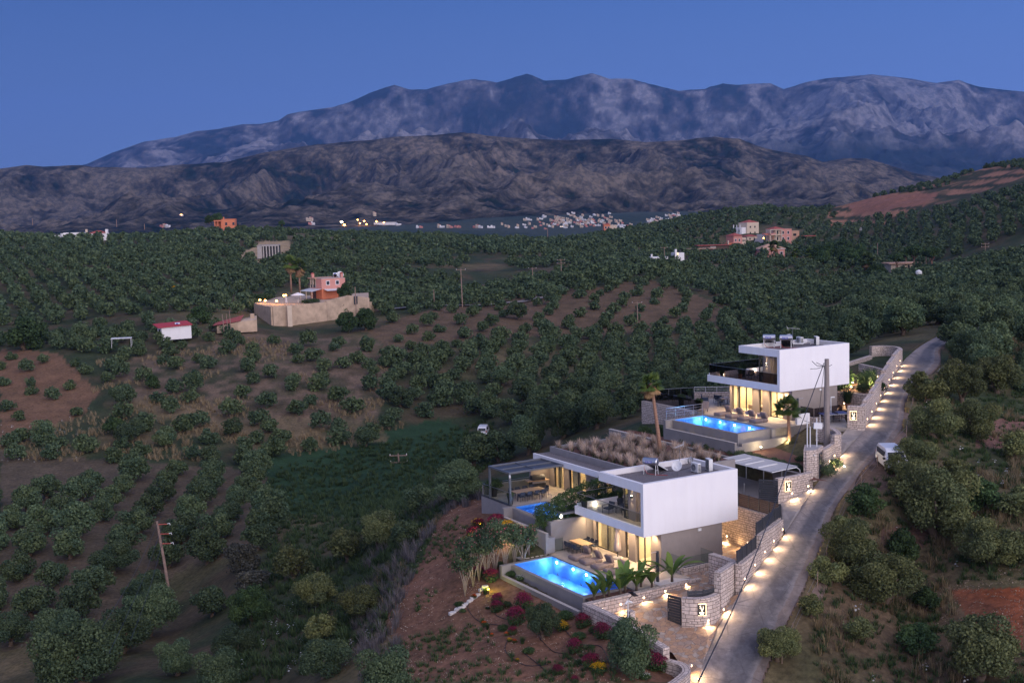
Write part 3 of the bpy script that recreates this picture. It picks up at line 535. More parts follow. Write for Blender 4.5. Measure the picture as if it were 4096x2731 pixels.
# ------------------------------------------------------------------ road and aprons
def smooth(P, k=6):
    P = np.array(P); t = np.arange(len(P)); tt = np.linspace(0, len(P) - 1, (len(P) - 1) * k + 1); out = []
    for q in tt:
        i = min(int(q), len(P) - 2); f = q - i; p0, p1, p2, p3 = P[max(i - 1, 0)], P[i], P[i + 1], P[min(i + 2, len(P) - 1)]
        out.append(.5 * ((2 * p1) + (-p0 + p2) * f + (2 * p0 - 5 * p1 + 4 * p2 - p3) * f * f + (-p0 + 3 * p1 - 3 * p2 + p3) * f ** 3))
    return np.array(out)
def ribbon(name, L, Rr, m, nx=8, lift=0., kind='structure'):
    L = np.array(L); Rr = np.array(Rr); n = len(L); V = []; U = []
    s = np.concatenate([[0], np.cumsum(np.linalg.norm(np.diff((L + Rr) / 2, axis=0), axis=1))])
    for i in range(n):
        for j in range(nx + 1):
            t = j / nx; V.append(L[i] * (1 - t) + Rr[i] * t + np.array([0, 0, lift + (.03 if 0 < j < nx else -.02)])); U.append((t, s[i]))
    i = np.arange(n * (nx + 1)).reshape(n, nx + 1); Q = np.stack([i[:-1, :-1], i[:-1, 1:], i[1:, 1:], i[1:, :-1]], -1).reshape(-1, 4)
    o = npmesh(name, np.array(V), Q, m, smooth=True); l = o.data.uv_layers.new(name='uv'); l.data.foreach_set('uv', np.array(U, np.float32)[Q.ravel()].ravel()); tag(o, kind=kind); return o
RL = smooth(RLw); RR = smooth(RRw)
_e = lambda P: [P[0] + (P[0] - P[3]) / np.linalg.norm(P[0] - P[3]) * q for q in (24, 16, 8, 0)]
ribbon('road', np.array(_e(RL)[:-1] + list(RL)), np.array(_e(RR)[:-1] + list(RR)), 'road_surface', 12)
mat('dirt', (.17, .115, .09), .95, .3, 1.2, bump=.5, bsc=12)
ribbon('verge', RR + np.array([-.15, 0, -.03]), RR + np.stack([np.full(len(RR), 1.3), np.full(len(RR), -.4), np.full(len(RR), -.45)], -1), 'dirt', 3)
# forecourt and upper paving of the near villa
G = lambda *a: [atz(*p) for p in a]
sheet('forecourt_paving', G((2335,2455,-1.),(2447,2452,-.95),(2620,2390,-.48),(2790,2320,0.),(2850,2362,.0),(2905,2390,-.1),(2965,2372,.35),(2935,2412,-.2),(2870,2504,-1.2),(2811,2654,-2.08),(2791,2731,-2.58),(2770,2850,-3.27),(2690,2850,-3.1),(2745,2690,-2.3),(2690,2610,-1.95),(2600,2560,-1.6),(2470,2500,-1.15)), 'crazy_paving', step=1.0)
sheet('upper_paving', [w1(2.5, -3.0, -.02), w1(2.6, .6, -.02), w1(7.3, .6, -.02), w1(10.9, 6, -.02), w1(10.95, -.8, .05), w1(6.8, -5.0, .3), w1(3.6, -6.6, .35), w1(2.2, -6.3, 0.0), w1(1.7, -4.6, 0)], 'crazy_paving', step=1.)
tag(MB().box(-2.6, 11.2, -3.0, 9.6, -1.2, -.03).build('patio_base', 'grey_plaster', loc=B1, rot=YAW), kind='structure')
tag(MB().box(-2.6, 2.5, -2.2, 9.6, -.03, 0.).build('patio', 'deck_tile', loc=B1, rot=YAW), kind='structure')
# carport slab and street aprons
sheet('carport_slab', [w1(11.2, -2.6, 2.9), w1(11.2, 11, 3.12), w1(18.5, 11, 3.14), w1(18.5, 2.2, 3.14), w1(14.6, 1.2, 3.1)], 'slab_blue', step=2.)
sheet('apron', G((3141,2131,2.22),(3128,2080,2.7),) + [w1(14.5, 1.1, 3.09)] + G((3115,2011,3.14),(3188,1985,3.5),(3255,1949,3.92),(3200,2040,3.05)), 'apron', step=.8)
sheet('upper_apron', G((3368,1816,5.43),(3350,1760,6.2),(3393,1709,6.62),(3462,1711,6.62),(3440,1745,6.2)), 'apron', step=.8)
tag(MB().box(-7.05, 12.2, -9.5, 9.4, -2., -.03).box(-2.3, 11.5, 9.4, 18.8, -2.6, -.03).build('villa_terrace_base', 'grey_plaster', loc=B2, rot=YAW), kind='structure') if 0 else None
sheet('upper_terrace', [w2(-2.4, -2, 0), w2(1.9, -2, 0), w2(1.9, -4.2, 0), w2(3.0, -6.0, -.03), w2(10.8, 3.2, 0), w2(10.8, 12, 0), w2(6.4, 14.8, 0), w2(-1.4, 19.2, 0), w2(-1.7, 9.2, 0), w2(-2.4, 9.2, 0)], 'deck_tile', thick=2.7, step=3)

# ------------------------------------------------------------------ the two white villas
def villa(org, label, vL, rail, lit, windows_open):
    H = thing('white_villa', label, 'house', org, YAW)
    b = MB()
    b.box(0, 9.09, 0, .33, 2.88, 6.88)                                   # street side wall
    b.box(0, .3, .33, 5.71, 6.19, 6.88); b.box(.3, 9.09, 5.45, 5.71, 6.19, 6.88); b.box(8.8, 9.09, .33, 5.45, 2.88, 6.88)
    b.box(.3, 8.8, .33, 5.45, 6.19, 6.43)
    b.box(0, .22, .33, vL, 2.88, 3.54); b.box(.22, 8.8, .33, vL - .2, 2.88, 3.28); b.box(.22, 8.8, vL - .2, vL, 2.88, 3.72)
    b.build('upper_storey', 'white_plaster', H)
    MB().box(.3, 8.8, .33, 5.45, 6.43, 6.47).build('roof_gravel', 'roof_gravel', H)
    MB().box(.22, 8.8, .33, vL - .2, 3.28, 3.31).build('balcony_floor', 'deck_tile', H)
    u = MB(); u.box(1.35, 1.6, 2.72, 3.72, 3.31, 6.19); u.box(1.6, 2.1, 2.55, 2.72, 3.31, 6.19); u.box(2.1, 2.3, .33, 2.72, 5.7, 6.19); u.box(2.1, 2.3, .33, .6, 3.31, 5.7); u.box(1.35, 1.6, 3.72, 4.3, 5.95, 6.19)
    u.box(1.35, 8.8, 4.3, 4.45, 5.85, 6.19); u.box(3.6, 8.8, 4.3, 4.45, 3.31, 5.85); u.build('bedroom_wall', 'taupe_plaster', H)
    r = MB(); r.box(5.6, 5.7, .4, 4.3, 3.31, 6.19); r.build('bedroom_interior', 'warm_interior', H)
    def window(v0, v1, z0, z1, uu, name='window', split=1, axis='v', curt=0, op=None):
        wdw = MB(); t = .06; dd = .09
        def bx(a0, a1, z_0, z_1, mb): mb.box(uu - dd / 2, uu + dd / 2, a0, a1, z_0, z_1) if axis == 'v' else mb.box(a0, a1, uu - dd / 2, uu + dd / 2, z_0, z_1)
        bx(v0, v1, z1 - t, z1, wdw); bx(v0, v1, z0, z0 + t, wdw); bx(v0, v0 + t, z0 + t, z1 - t, wdw); bx(v1 - t, v1, z0 + t, z1 - t, wdw)
        for i in range(1, split + 1): q = v0 + (v1 - v0) * i / (split + 1); bx(q - .05, q + .05, z0 + t, z1 - t, wdw)
        fo = wdw.build(name, 'dark_metal', H)
        g = MB(); a0, a1 = v0 + t, v1 - t
        if op: a0 = a0 + (a1 - a0) * op[0]; a1 = v0 + t + (v1 - v0 - 2 * t) * op[1]
        (g.box(uu - .006, uu + .006, a0, a1, z0 + t, z1 - t) if axis == 'v' else g.box(a0, a1, uu - .006, uu + .006, z0 + t, z1 - t)); g.build('pane', 'window_glass', fo)
        if curt:
            c = MB(); n = 40; c0, c1 = (v0 + (v1 - v0) * curt[0], v0 + (v1 - v0) * curt[1]); vs = []
            for i in range(n + 1):
                q = c0 + (c1 - c0) * i / n; off = uu + .22 + .05 * math.sin(i * 1.9); vs += [(off, q, z0), (off, q, z1)]
            c.add(vs, [(2 * i, 2 * i + 2, 2 * i + 3, 2 * i + 1) for i in range(n)]); c.build('curtain', 'curtain', fo)
    window(3.76, 4.3, 3.31, 5.95, 1.42, 'balcony_door', 0); window(1.42, 3.6, 3.31, 5.85, 4.37, 'balcony_door', 1, 'u')
    window(.6, 2.55, 3.31, 5.7, 2.15, 'bedroom_window', 0, curt=(.05, .98))
    # ground floor
    g = MB(); U0_, U1_ = 1.70, 1.95; top = 2.88
    for v0, v1, z0, z1 in ((8.68, 9.05, 0, top), (4.72, 5.70, 0, top), (3.2, 4.12, 0, top), (.33, 1.42, 0, top), (5.70, 8.68, 2.52, top), (4.12, 4.72, 2.52, top), (1.42, 3.2, 2.52, top)): g.box(U0_ if v0 != 3.2 else U0_ - .12, U1_, v0, v1, z0, z1)
    g.box(1.70, 7.6, .13, .33, 0, top); g.box(7.4, 7.6, .33, 9.05, 0, top); g.box(1.95, 7.4, 8.85, 9.05, 0, top)
    g.build('ground_floor_wall', 'taupe_plaster', H)
    i = MB(); i.box(5.3, 5.4, .34, 8.84, .02, top - .02); i.box(1.96, 5.3, .34, .40, .02, top - .02); i.box(1.96, 5.3, 8.78, 8.84, .02, top - .02); i.box(1.96, 5.3, 3.6, 3.7, .02, top - .02); i.build('interior_wall', 'warm_interior', H)
    MB().box(1.96, 5.3, .41, 8.77, .0, .03).build('interior_floor', 'interior_floor', H)
    for nm_, bx_ in (('bed', (3.2, 4.6, 6.0, 8.0, .03, .45)), ('kitchen_counter', (4.4, 5.2, 1.0, 2.6, .03, .95)), ('kitchen_table', (2.9, 3.5, 1.5, 2.3, .03, .75)), ('wall_shelf', (4.95, 5.25, 5.0, 7.4, .95, 1.6))): MB().box(*bx_).build(nm_, 'cushion_fabric', H, bevel=.04)
    window(5.70, 8.68, 0.02, 2.52, 1.82, 'sliding_door', 2 if windows_open else 1, curt=(.72, .86) if windows_open else (.04, .92), op=(0, .8) if windows_open else None)
    window(4.12, 4.72, .02, 2.52, 1.84, 'narrow_window', 0); window(1.42, 3.2, .02, 2.52, 1.82, 'sliding_door', 1)
    MB().box(-.02, 1.7, 1.6, 9.0, 0, .0).v if 0 else None
    # plinth, sockets
    s = MB(); s.box(1.665, 1.7, 3.78, 3.9, .35, .47); s.build('wall_socket', 'white_plastic', H)
    s = MB(); s.box(5.2, 5.5, .05, .13, 2.55, 2.75); s.build('side_wall_light', 'white_plastic', H)
    # balcony balustrade
    t = .012; gl_ = MB(); gl_.box(.16, .16 + t, .42, vL - .22, 3.54, 4.55).box(.16, 7.6, vL - .14, vL - .14 + t, 3.72, 4.6); bal = gl_.build('balustrade', rail, H)
    MB().box(.14, .19, .42, vL - .12, 4.55, 4.58).box(.19, 7.6, vL - .16, vL - .11, 4.6, 4.63).build('handrail', 'grey_metal', bal)
    # sconce on the bedroom wall: up and down light
    sc = MB().box(1.22, 1.35, 3.16, 3.28, 5.05, 5.25).build('wall_sconce', 'black_plastic', H)
    MB().box(1.235, 1.335, 3.18, 3.26, 5.25, 5.256).build('sconce_lens', 'lamp_white', sc); MB().box(1.235, 1.335, 3.18, 3.26, 5.044, 5.05).build('sconce_lens', 'lamp_white', sc)
    lamp(sc, (1.24, 3.22, 5.0), 26, kind='SPOT', ang=62, blend=.9, size=.02, d=(.06, 0, -1)); lamp(sc, (1.24, 3.22, 5.3), 22, kind='SPOT', ang=70, blend=.9, size=.02, d=(.06, 0, 1))
    bl = MB().box(1.65, 1.95, vL - .27, vL - .2, 3.38, 3.5).build('balcony_light', 'lamp_white', H); lamp(bl, (1.8, vL - .36, 3.46), 14, kind='POINT', size=.05)
    bl = MB().box(6.0, 6.3, vL - .27, vL - .2, 3.38, 3.5).build('balcony_light', 'lamp_white', H); lamp(bl, (6.1, vL - .36, 3.46), 9, kind='POINT', size=.05)
    dl_ = MB().lathe([(.05, 6.182), (.05, 6.189)], 10, (.9, 2.2, 0)).build('balcony_downlight', 'lamp_white', H)
    # room lights and soffit downlights
    rl = MB().box(3.2, 3.8, 6.8, 7.4, 2.82, 2.86).build('ceiling_light', 'lamp_white', H); lamp(rl, (3.5, 7.1, 2.7), lit, (1, .70, .38), 'AREA', 1.4, 170, d=(0, 0, -1))
    rl = MB().box(3.2, 3.8, 1.8, 2.4, 2.82, 2.86).build('ceiling_light', 'lamp_white', H); lamp(rl, (3.5, 2.1, 2.7), lit, (1, .70, .38), 'AREA', 1.4, 170, d=(0, 0, -1))
    for q in ((.9, 4.9), (.9, 2.2), (.9, 1.0)): lamp(dl_, (q[0], q[1], 6.15), 70, (1, .72, .42), 'SPOT', .04, 130, .9, (0, 0, -1), name='balcony_downlight')
    rl = MB().box(4.0, 4.4, 2.0, 2.4, 6.12, 6.18).build('ceiling_light', 'lamp_white', H); lamp(rl, (4.2, 2.2, 6.0), lit * .35, (1, .72, .42), 'AREA', 1.2, 170, d=(0, 0, -1))
    for vq in (.9, 2.3, 3.65, 5.2, 7.2, 8.8):
        dlo = MB().lathe([(.05, 2.872), (.05, 2.879)], 10, (1.0 if vq > 1 else 1.3, vq, 0)).build('soffit_light', 'lamp_white', H); lamp(dlo, (1.0 if vq > 1 else 1.3, vq, 2.84), 330, (1, .70, .40), 'SPOT', .04, 128, .9, (0.0, 0, -1))
    return H
HA = villa(B1, 'lower white box villa with clear glass balcony rail beside the lower long pool', 9.16, 'glass', 300, False)
HB = villa(B2, 'upper white box villa with dark tinted balcony rail and open sliding doors', 10.49, 'dark_glass', 340, True)

# ------------------------------------------------------------------ roof equipment
def cylx(mb, x0, x1, y, z, r, n=18, cap=.06):
    return mb.tube([(x0, y, z), (x0 + cap * .3, y, z), (x0 + cap, y, z), (x1 - cap, y, z), (x1 - cap * .3, y, z), (x1, y, z)], [r * .55, r * .85, r, r, r * .85, r * .55], n)
def text(s, size, m, parent, M, ext=.004, name='lettering'):
    c = bpy.data.curves.new('t', 'FONT'); c.body = s; c.size = size; c.extrude = ext; c.align_x = 'CENTER'; c.align_y = 'CENTER'; c.resolution_u = 3
    o = bpy.data.objects.new('t', c); COL.objects.link(o); bpy.context.view_layer.update()
    me = bpy.data.meshes.new_from_object(o.evaluated_get(bpy.context.evaluated_depsgraph_get())); bpy.data.objects.remove(o); me.transform(M); me.materials.clear(); me.materials.append(MATS[m])
    return link(name, me, parent)
mat('label_blue', (.02, .04, .38), .4, .03); mat('heater_panel', (.02, .022, .03), .15, .05); mat('hose_red', (.4, .03, .03), .5)
def solar_heater(loc, rot, label, group):
    T = thing('solar_water_heater', label, 'water heater', loc, rot, group)
    cylx(MB(), -.62, .62, 0, 1.02, .29).build('tank', 'steel', T, smooth=False)
    lb = MB().box(-.36, .22, -.302, -.292, .93, 1.11).build('tank_label', 'label_blue', T)
    text('NOBEL', .19, 'white_plastic', lb, Matrix.Translation((-.07, -.304, 1.02)) @ Matrix.Rotation(math.pi / 2, 4, 'X'))
    f = MB()
    for x in (-.5, .5): f.tube([(x, -.22, 0), (x, -.15, .8)], .025, 6).tube([(x, .3, 0), (x, .15, .8)], .025, 6).tube([(x, -.2, .35), (x, .27, .35)], .018, 6)
    f.tube([(-.5, .15, .8), (.5, .15, .8)], .02, 6); f.build('stand', 'light_metal', T)
    M = Matrix.Translation((0, .2, .78)) @ Matrix.Rotation(math.radians(-24), 4, 'X')
    p = MB().box(-.55, .55, 0, 2.0, -.04, .04, M).build('collector_panel', 'heater_panel', T)
    MB().box(-.57, -.55, 0, 2.0, -.05, .05, M).box(.55, .57, 0, 2.0, -.05, .05, M).build('panel_frame', 'light_metal', p)
    MB().tube([(-.55, 0, .8), (-.5, -.1, .4), (-.2, -.2, .08), (.4, -.15, .03), (1.4, .1, .03)], .02, 6).build('hose', 'hose_red', T)
    return T
def ac_unit(loc, rot, label, tall=.78, group='air conditioner units on the villa roofs'):
    T = thing('air_conditioner', label, 'air conditioner', loc, rot, group); h = tall
    MB().box(-.42, .42, -.16, .16, .06, h).build('casing', 'white_plastic', T, bevel=.015)
    MB().lathe([(.27, 0), (.27, .02), (.24, .02), (.05, .0)], 18).build('fan_grille', 'grey_metal', T, loc=(-.1, -.16, h * .5 + .03), rot=(math.pi / 2, 0, 0))
    g = MB()
    for i in range(7): g.box(-.40 + i * .115, -.33 + i * .115, .161, .168, .12, h - .06)
    g.build('rear_grille', 'black_plastic', T)
    e = MB()
    for i in range(6): e.box(.421, .427, -.12, .12, .12 + i * .1, .18 + i * .1)
    e.build('side_vents', 'black_plastic', T).name = 'side_vent'
    MB().box(-.35, -.28, -.18, .18, 0, .06).box(.28, .35, -.18, .18, 0, .06).build('feet', 'dark_metal', T).name = 'foot_rail'
    return T
def dish(loc, rot, label, r=.42):
    T = thing('satellite_dish', label, 'satellite dish', loc, rot, 'satellite dishes on the villa roofs')
    d = MB().lathe([(.02, 0), (r * .5, .03), (r * .85, .085), (r, .125), (r - .02, .13), (r * .5, .045), (.02, .015)], 22).build('reflector', 'light_metal', T, loc=(0, 0, .72), rot=(math.radians(62), 0, 0))
    MB().tube([(0, .0, 0), (0, .0, .72)], .025, 8).build('mast', 'grey_metal', T); MB().tube([(0, -.05, .42), (0, -.52, .72)], .014, 6).build('feed_arm', 'grey_metal', T); MB().box(-.05, .05, -.58, -.48, .68, .78).build('receiver', 'white_plastic', T)
    return T
def antenna(loc, rot, label):
    T = thing('tv_antenna', label, 'antenna', loc, rot)
    MB().tube([(0, 0, 0), (0, 0, 1.75)], .02, 6).build('mast', 'grey_metal', T); a = MB().tube([(-.7, 0, 1.6), (.55, 0, 1.7)], .012, 5)
    for i in range(8): a.tube([(-.65 + i * .16, -.22 + i * .01, 1.6 + i * .012), (-.65 + i * .16, .22 - i * .01, 1.6 + i * .012)], .007, 4)
    a.tube([(.4, -.1, 1.5), (.6, 0, 1.95)], .008, 4).tube([(.4, .1, 1.5), (.6, 0, 1.95)], .008, 4); a.build('aerial', 'light_metal', T)
    return T
g_ = 'solar water heaters on the villa roofs'
solar_heater(w1(3.75, 4.0, 6.47), YAW - math.radians(62), 'single silver solar water heater on the lower villa roof', g_)
solar_heater(w2(3.3, 5.0, 6.47), YAW - math.radians(48), 'leftmost silver water heater on the upper villa roof', g_); solar_heater(w2(4.2, 3.6, 6.47), YAW - math.radians(48), 'silver water heater beside the dish on the upper villa roof', g_)
ac_unit(w1(6.9, 2.35, 6.47), YAW - math.pi / 2, 'pale air conditioner with round fan facing out, lower villa roof'); ac_unit(w1(8.1, 2.2, 6.47), YAW + math.pi / 2 - .35, 'tall air conditioner showing its rear grille, lower villa roof', .98)
ac_unit(w2(7.3, 4.9, 6.47), YAW - math.pi / 2 - .2, 'pale square air conditioner with fan on the upper villa roof'); ac_unit(w2(8.0, 3.3, 6.47), YAW + math.pi / 2 - .5, 'air conditioner showing its dark rear grille, upper villa roof', .9)
dish(w1(5.1, 2.4, 6.47), -.5, 'grey satellite dish in front of the air conditioners, lower roof'); dish(w2(5.9, 5.0, 6.47), -.4, 'satellite dish behind the water heaters on the upper roof')
antenna(w1(7.4, 5.0, 6.47), YAW + .3, 'small fishbone aerial on a mast on the lower villa roof'); antenna(w2(6.6, 5.2, 6.47), YAW + 2.6, 'fishbone aerial on a mast on the upper villa roof')
cd_ = thing('cable_coil', 'loop of ribbed conduit on the lower villa roof edge', 'pipe', w1(8.6, 5.1, 6.47), YAW)
MB().tube([(0.25 * math.cos(t), 0, .3 + .25 * math.sin(t)) for t in np.linspace(-.8, 4, 14)], .06, 8).build('conduit', 'grey_metal', cd_)
ph = thing('roof_pipe', 'bent grey duct between units on the upper villa roof', 'pipe', w2(7.0, 3.9, 6.47), YAW)
MB().tube([(-2.2, 1.2, .75), (-1.2, .6, .25), (-.2, .1, .18), (.3, 0, .45), (.7, 0, .3), (.8, 0, .05)], .07, 8).build('duct', 'light_metal', ph)
MB().tube([tuple(p) for p in smooth([(0, 0, .03), (1, .4, .03), (2.2, .1, .05), (3.4, .5, .03)], 4)], .02, 5).build('roof_cable', 'black_plastic', loc=w1(4.4, 3.6, 6.47), rot=YAW); tag(bpy.data.objects['roof_cable'], 'dark cable lying across the lower gravel roof', 'cable')
# ------------------------------------------------------------------ pools
def pool(label, org, u0, u1, v0, v1, lights, zdeck=0., end=True, P=55, right_wall=False, depth=1.35):
    """u0 = overflow edge (towards the valley), u1 = deck edge"""
    T = thing('swimming_pool', label, 'pool', org, YAW)
    b = MB(); e = .32
    b.box(u0, u0 + e, v0, v1, zdeck - 2.4, zdeck - .06)                       # overflow wall
    b.box(u0 + e, u1 + .02, v0, v0 + e, zdeck - 2.4, zdeck - .02)             # street end
    b.box(u0 - .85, u1 + .02, v1, v1 + .35, zdeck - 2.4, zdeck + .02)         # far end wall reaches over the trough
    b.build('basin_wall', 'grey_plaster', T)
    t = MB(); t.box(u0 - .85, u0 - .6, v0 - .55, v1, zdeck - 2.4, zdeck - .75); t.box(u0 - .6, u0, v0 - .55, v1, zdeck - 2.4, zdeck - 1.15)
    if right_wall: t.box(u0, u1 + 4.6, v0 - .55, v0 - .3, zdeck - 2.4, zdeck - .85); t.box(u1 + .02, u1 + 4.6, v0 - .3, v0 + .32, zdeck - 2.4, zdeck - .02)
    t.build('overflow_trough', 'grey_plaster', T)
    MB().box(u0 - .86, u0 - .59, v0 - .56, v1, zdeck - .749, zdeck - .72).build('trough_coping', 'coping', T)
    i = MB(); i.box(u0 + e, u1, v0 + e, v1, zdeck - depth - .1, zdeck - depth); i.box(u0 + e, u0 + e + .01, v0 + e, v1, zdeck - depth, zdeck - .08); i.box(u1, u1 + .02, v0 + e, v1, zdeck - depth, zdeck - .04)
    i.box(u0 + e, u1, v1 - .01, v1, zdeck - depth, zdeck - .02); i.box(u0 + e, u1, v0 + e, v0 + e + .01, zdeck - depth, zdeck - .03)
    if end:
        for q in range(3): i.box(u0 + e + .02, u1 - .02, v1 - .4 * (q + 1), v1 - .4 * q - .01, zdeck - depth, zdeck - .30 - .28 * q)
    i.build('tiled_basin', 'pool_tile', T)
    MB().box(u0 + e + .01, u1 - .01, v0 + e + .01, v1 - .02, zdeck - .085, zdeck - .08).build('water', 'pool_water', T)
    for q in lights:
        o = MB().lathe([(.10, 0), (.10, .03)], 14).build('pool_light', 'pool_lamp', T, loc=(u1 - .01, q, zdeck - .32), rot=(0, -math.pi / 2, 0))
        lamp(T, (u1 - .12, q, zdeck - .38), P, (.62, .82, 1.), 'SPOT', .06, 150, .8, (-1, 0, -.35)); lamp(T, (u1 - .5, q, zdeck - .55), P * .35, (.6, .8, 1.), 'POINT', .1)
    return T
pool('long blue pool in front of the lower white villa', B1, -6.52, -2.73, -1.55, 8.35, (7.7, 5.4, 3.6), end=False, P=150)
pool('bright blue pool in front of the upper white villa', B2, -6.66, -2.85, -1.7, 7.75, (7.3, 5.2, 3.1, 1.0), end=False, P=160, right_wall=True)
pool('small blue pool with steps below the covered dining terrace', w1(0, 0, 2.5), -2.15, 1.2, 9.4, 15.35, (14.2, 12.1), end=True, P=45)
# ------------------------------------------------------------------ third villa: covered terrace, planted roof
AN = thing('terrace_villa', 'low villa with covered dining terrace and a planted grass roof', 'house', w1(0, 0, 0), YAW)
b = MB(); b.box(-2.1, 5.2, 15.72, 20.75, 0., 2.46); b.box(1.25, 5.2, 9.4, 15.72, .5, 2.46); b.build('terrace_base', 'grey_plaster', AN)
MB().box(-2.0, 5.2, 15.75, 20.6, 2.46, 2.5).box(1.25, 5.2, 9.4, 15.75, 2.46, 2.5).build('terrace_floor', 'deck_tile', AN)
b = MB(); zt = 5.05
b.box(2.9, 5.1, 20.55, 20.8, 2.5, zt)
for v0, v1, z0 in ((19.75, 20.55, 2.5), (17.3, 18.2, 2.5), (13.2, 14.7, 2.5), (9.6, 10.8, 2.5), (18.2, 19.75, 4.85), (14.7, 17.3, 4.85), (10.8, 13.2, 4.85)): b.box(4.85, 5.1, v0, v1, z0, zt)
b.box(-1.95, 2.9, 20.6, 20.8, 2.5, 3.35)
b.build('wall', 'taupe_plaster', AN)
MB().box(3.4, 6.2, 9.2, 20.9, 5.051, 5.45).box(3.4, 3.6, 9.2, 20.9, 5.45, 5.55).build('roof_slab', 'white_plaster', AN)
MB().box(3.6, 5.6, 9.25, 20.85, 5.45, 5.47).build('roof_edge_gravel', 'roof_gravel', AN)
b = MB(); b.box(5.0, 5.22, 6.6, 20.6, 4.8, 6.02); b.box(5.22, 14.6, 20.38, 20.6, 3.2, 6.0); b.box(5.22, 14.6, 6.6, 6.8, 4.2, 5.9); b.build('planter_parapet', 'grey_plaster', AN)
MB().box(5.22, 14.6, 6.8, 20.38, 4.8, 5.72).build('planter_soil', 'garden_soil', AN)
MB().box(7.2, 7.3, 9.5, 20.3, 2.5, 5.04).box(5.1, 7.2, 20.2, 20.3, 2.5, 5.04).box(5.1, 7.2, 14.0, 14.1, 2.5, 5.04).build('interior_wall', 'warm_interior', AN)
MB().box(5.1, 7.2, 9.5, 20.2, 2.46, 2.52).build('interior_floor', 'interior_floor', AN)
for v0, v1 in ((18.2, 19.75), (14.7, 17.3), (10.8, 13.2)):
    f = MB(); f.box(4.93, 5.02, v0, v0 + .06, 2.5, 4.85).box(4.93, 5.02, v1 - .06, v1, 2.5, 4.85).box(4.93, 5.02, v0, v1, 4.8, 4.85).box(4.93, 5.02, (v0 + v1) / 2 - .05, (v0 + v1) / 2 + .05, 2.5, 4.8)
    fo = f.build('sliding_door', 'dark_metal', AN); MB().box(4.97, 4.98, v0 + .06, v1 - .06, 2.52, 4.8).build('pane', 'window_glass', fo)
    c = MB(); vs = []
    for i in range(17):
        q = v1 - .1 - (v1 - v0) * .45 * i / 16; vs += [(5.2 + .04 * math.sin(i * 2.1), q, 2.52), (5.2 + .04 * math.sin(i * 2.1), q, 4.8)]
    c.add(vs, [(2 * i, 2 * i + 2, 2 * i + 3, 2 * i + 1) for i in range(16)]); c.build('curtain', 'curtain', fo)
for v in (19, 16, 12): lamp(AN, (6.2, v, 4.7), 60, (1, .72, .40), 'AREA', .8, 170, d=(0, 0, -1), name='room_lamp')
MB().lathe([(.05, 5.042), (.05, 5.049)], 10, (4.2, 19.3, 0)).lathe([(.05, 5.042), (.05, 5.049)], 10, (4.2, 17.7, 0)).lathe([(.05, 5.042), (.05, 5.049)], 10, (4.2, 15.5, 0)).lathe([(.05, 5.042), (.05, 5.049)], 10, (4.2, 20.1, 0)).build('soffit_light', 'lamp_white', AN)
for v in (20.1, 19.3, 17.7, 15.5): lamp(AN, (4.2, v, 5.0), 110, (1, .72, .42), 'SPOT', .05, 140, .9, (-.25, 0, -1), name='terrace_lamp')
PG = thing('pergola', 'dark metal pergola with mesh roof over the dining terrace', 'pergola', w1(0, 0, 0), YAW)
for u, v in ((-1.95, 16.0), (-1.95, 19.4)): MB().box(u - .08, u + .08, v - .08, v + .08, 2.5, 5.18).build('post', 'grey_metal', PG)
MB().box(-2.05, 3.39, 15.9, 16.05, 5.18, 5.34).box(-2.05, 3.39, 19.35, 19.5, 5.18, 5.34).box(-2.05, -1.9, 16.05, 19.35, 5.18, 5.34).box(3.25, 3.39, 16.05, 19.35, 5.18, 5.34).box(.6, .68, 16.05, 19.35, 5.2, 5.32).box(-1.9, .6, 17.65, 17.73, 5.2, 5.32).box(.68, 3.25, 17.65, 17.73, 5.2, 5.32).build('beam', 'grey_metal', PG)
MB().box(-1.9, 3.25, 16.05, 19.35, 5.22, 5.235).build('mesh_roof', 'dark_metal', PG)
sp_ = MB().tube([(-2.02, 15.9, 5.08), (-2.12, 15.7, 4.95)], .07, 8).build('floodlight', 'white_plastic', PG)
RA = thing('glass_railing', 'clear glass railing round the covered dining terrace', 'railing', w1(0, 0, 2.5), YAW)
MB().box(-2.0, -1.99, 15.8, 20.6, 0, 1.05).box(-1.95, 2.8, 20.45, 20.46, 0.0, 1.05).build('panel', 'glass', RA); MB().box(-2.02, -1.97, 15.8, 20.6, 1.05, 1.08).box(-1.95, 2.8, 20.43, 20.48, 1.05, 1.08).build('handrail', 'grey_metal', RA)
MB().box(-2.12, -1.9, 15.75, 20.75, -.001, .05).build('kerb', 'dark_metal', RA)
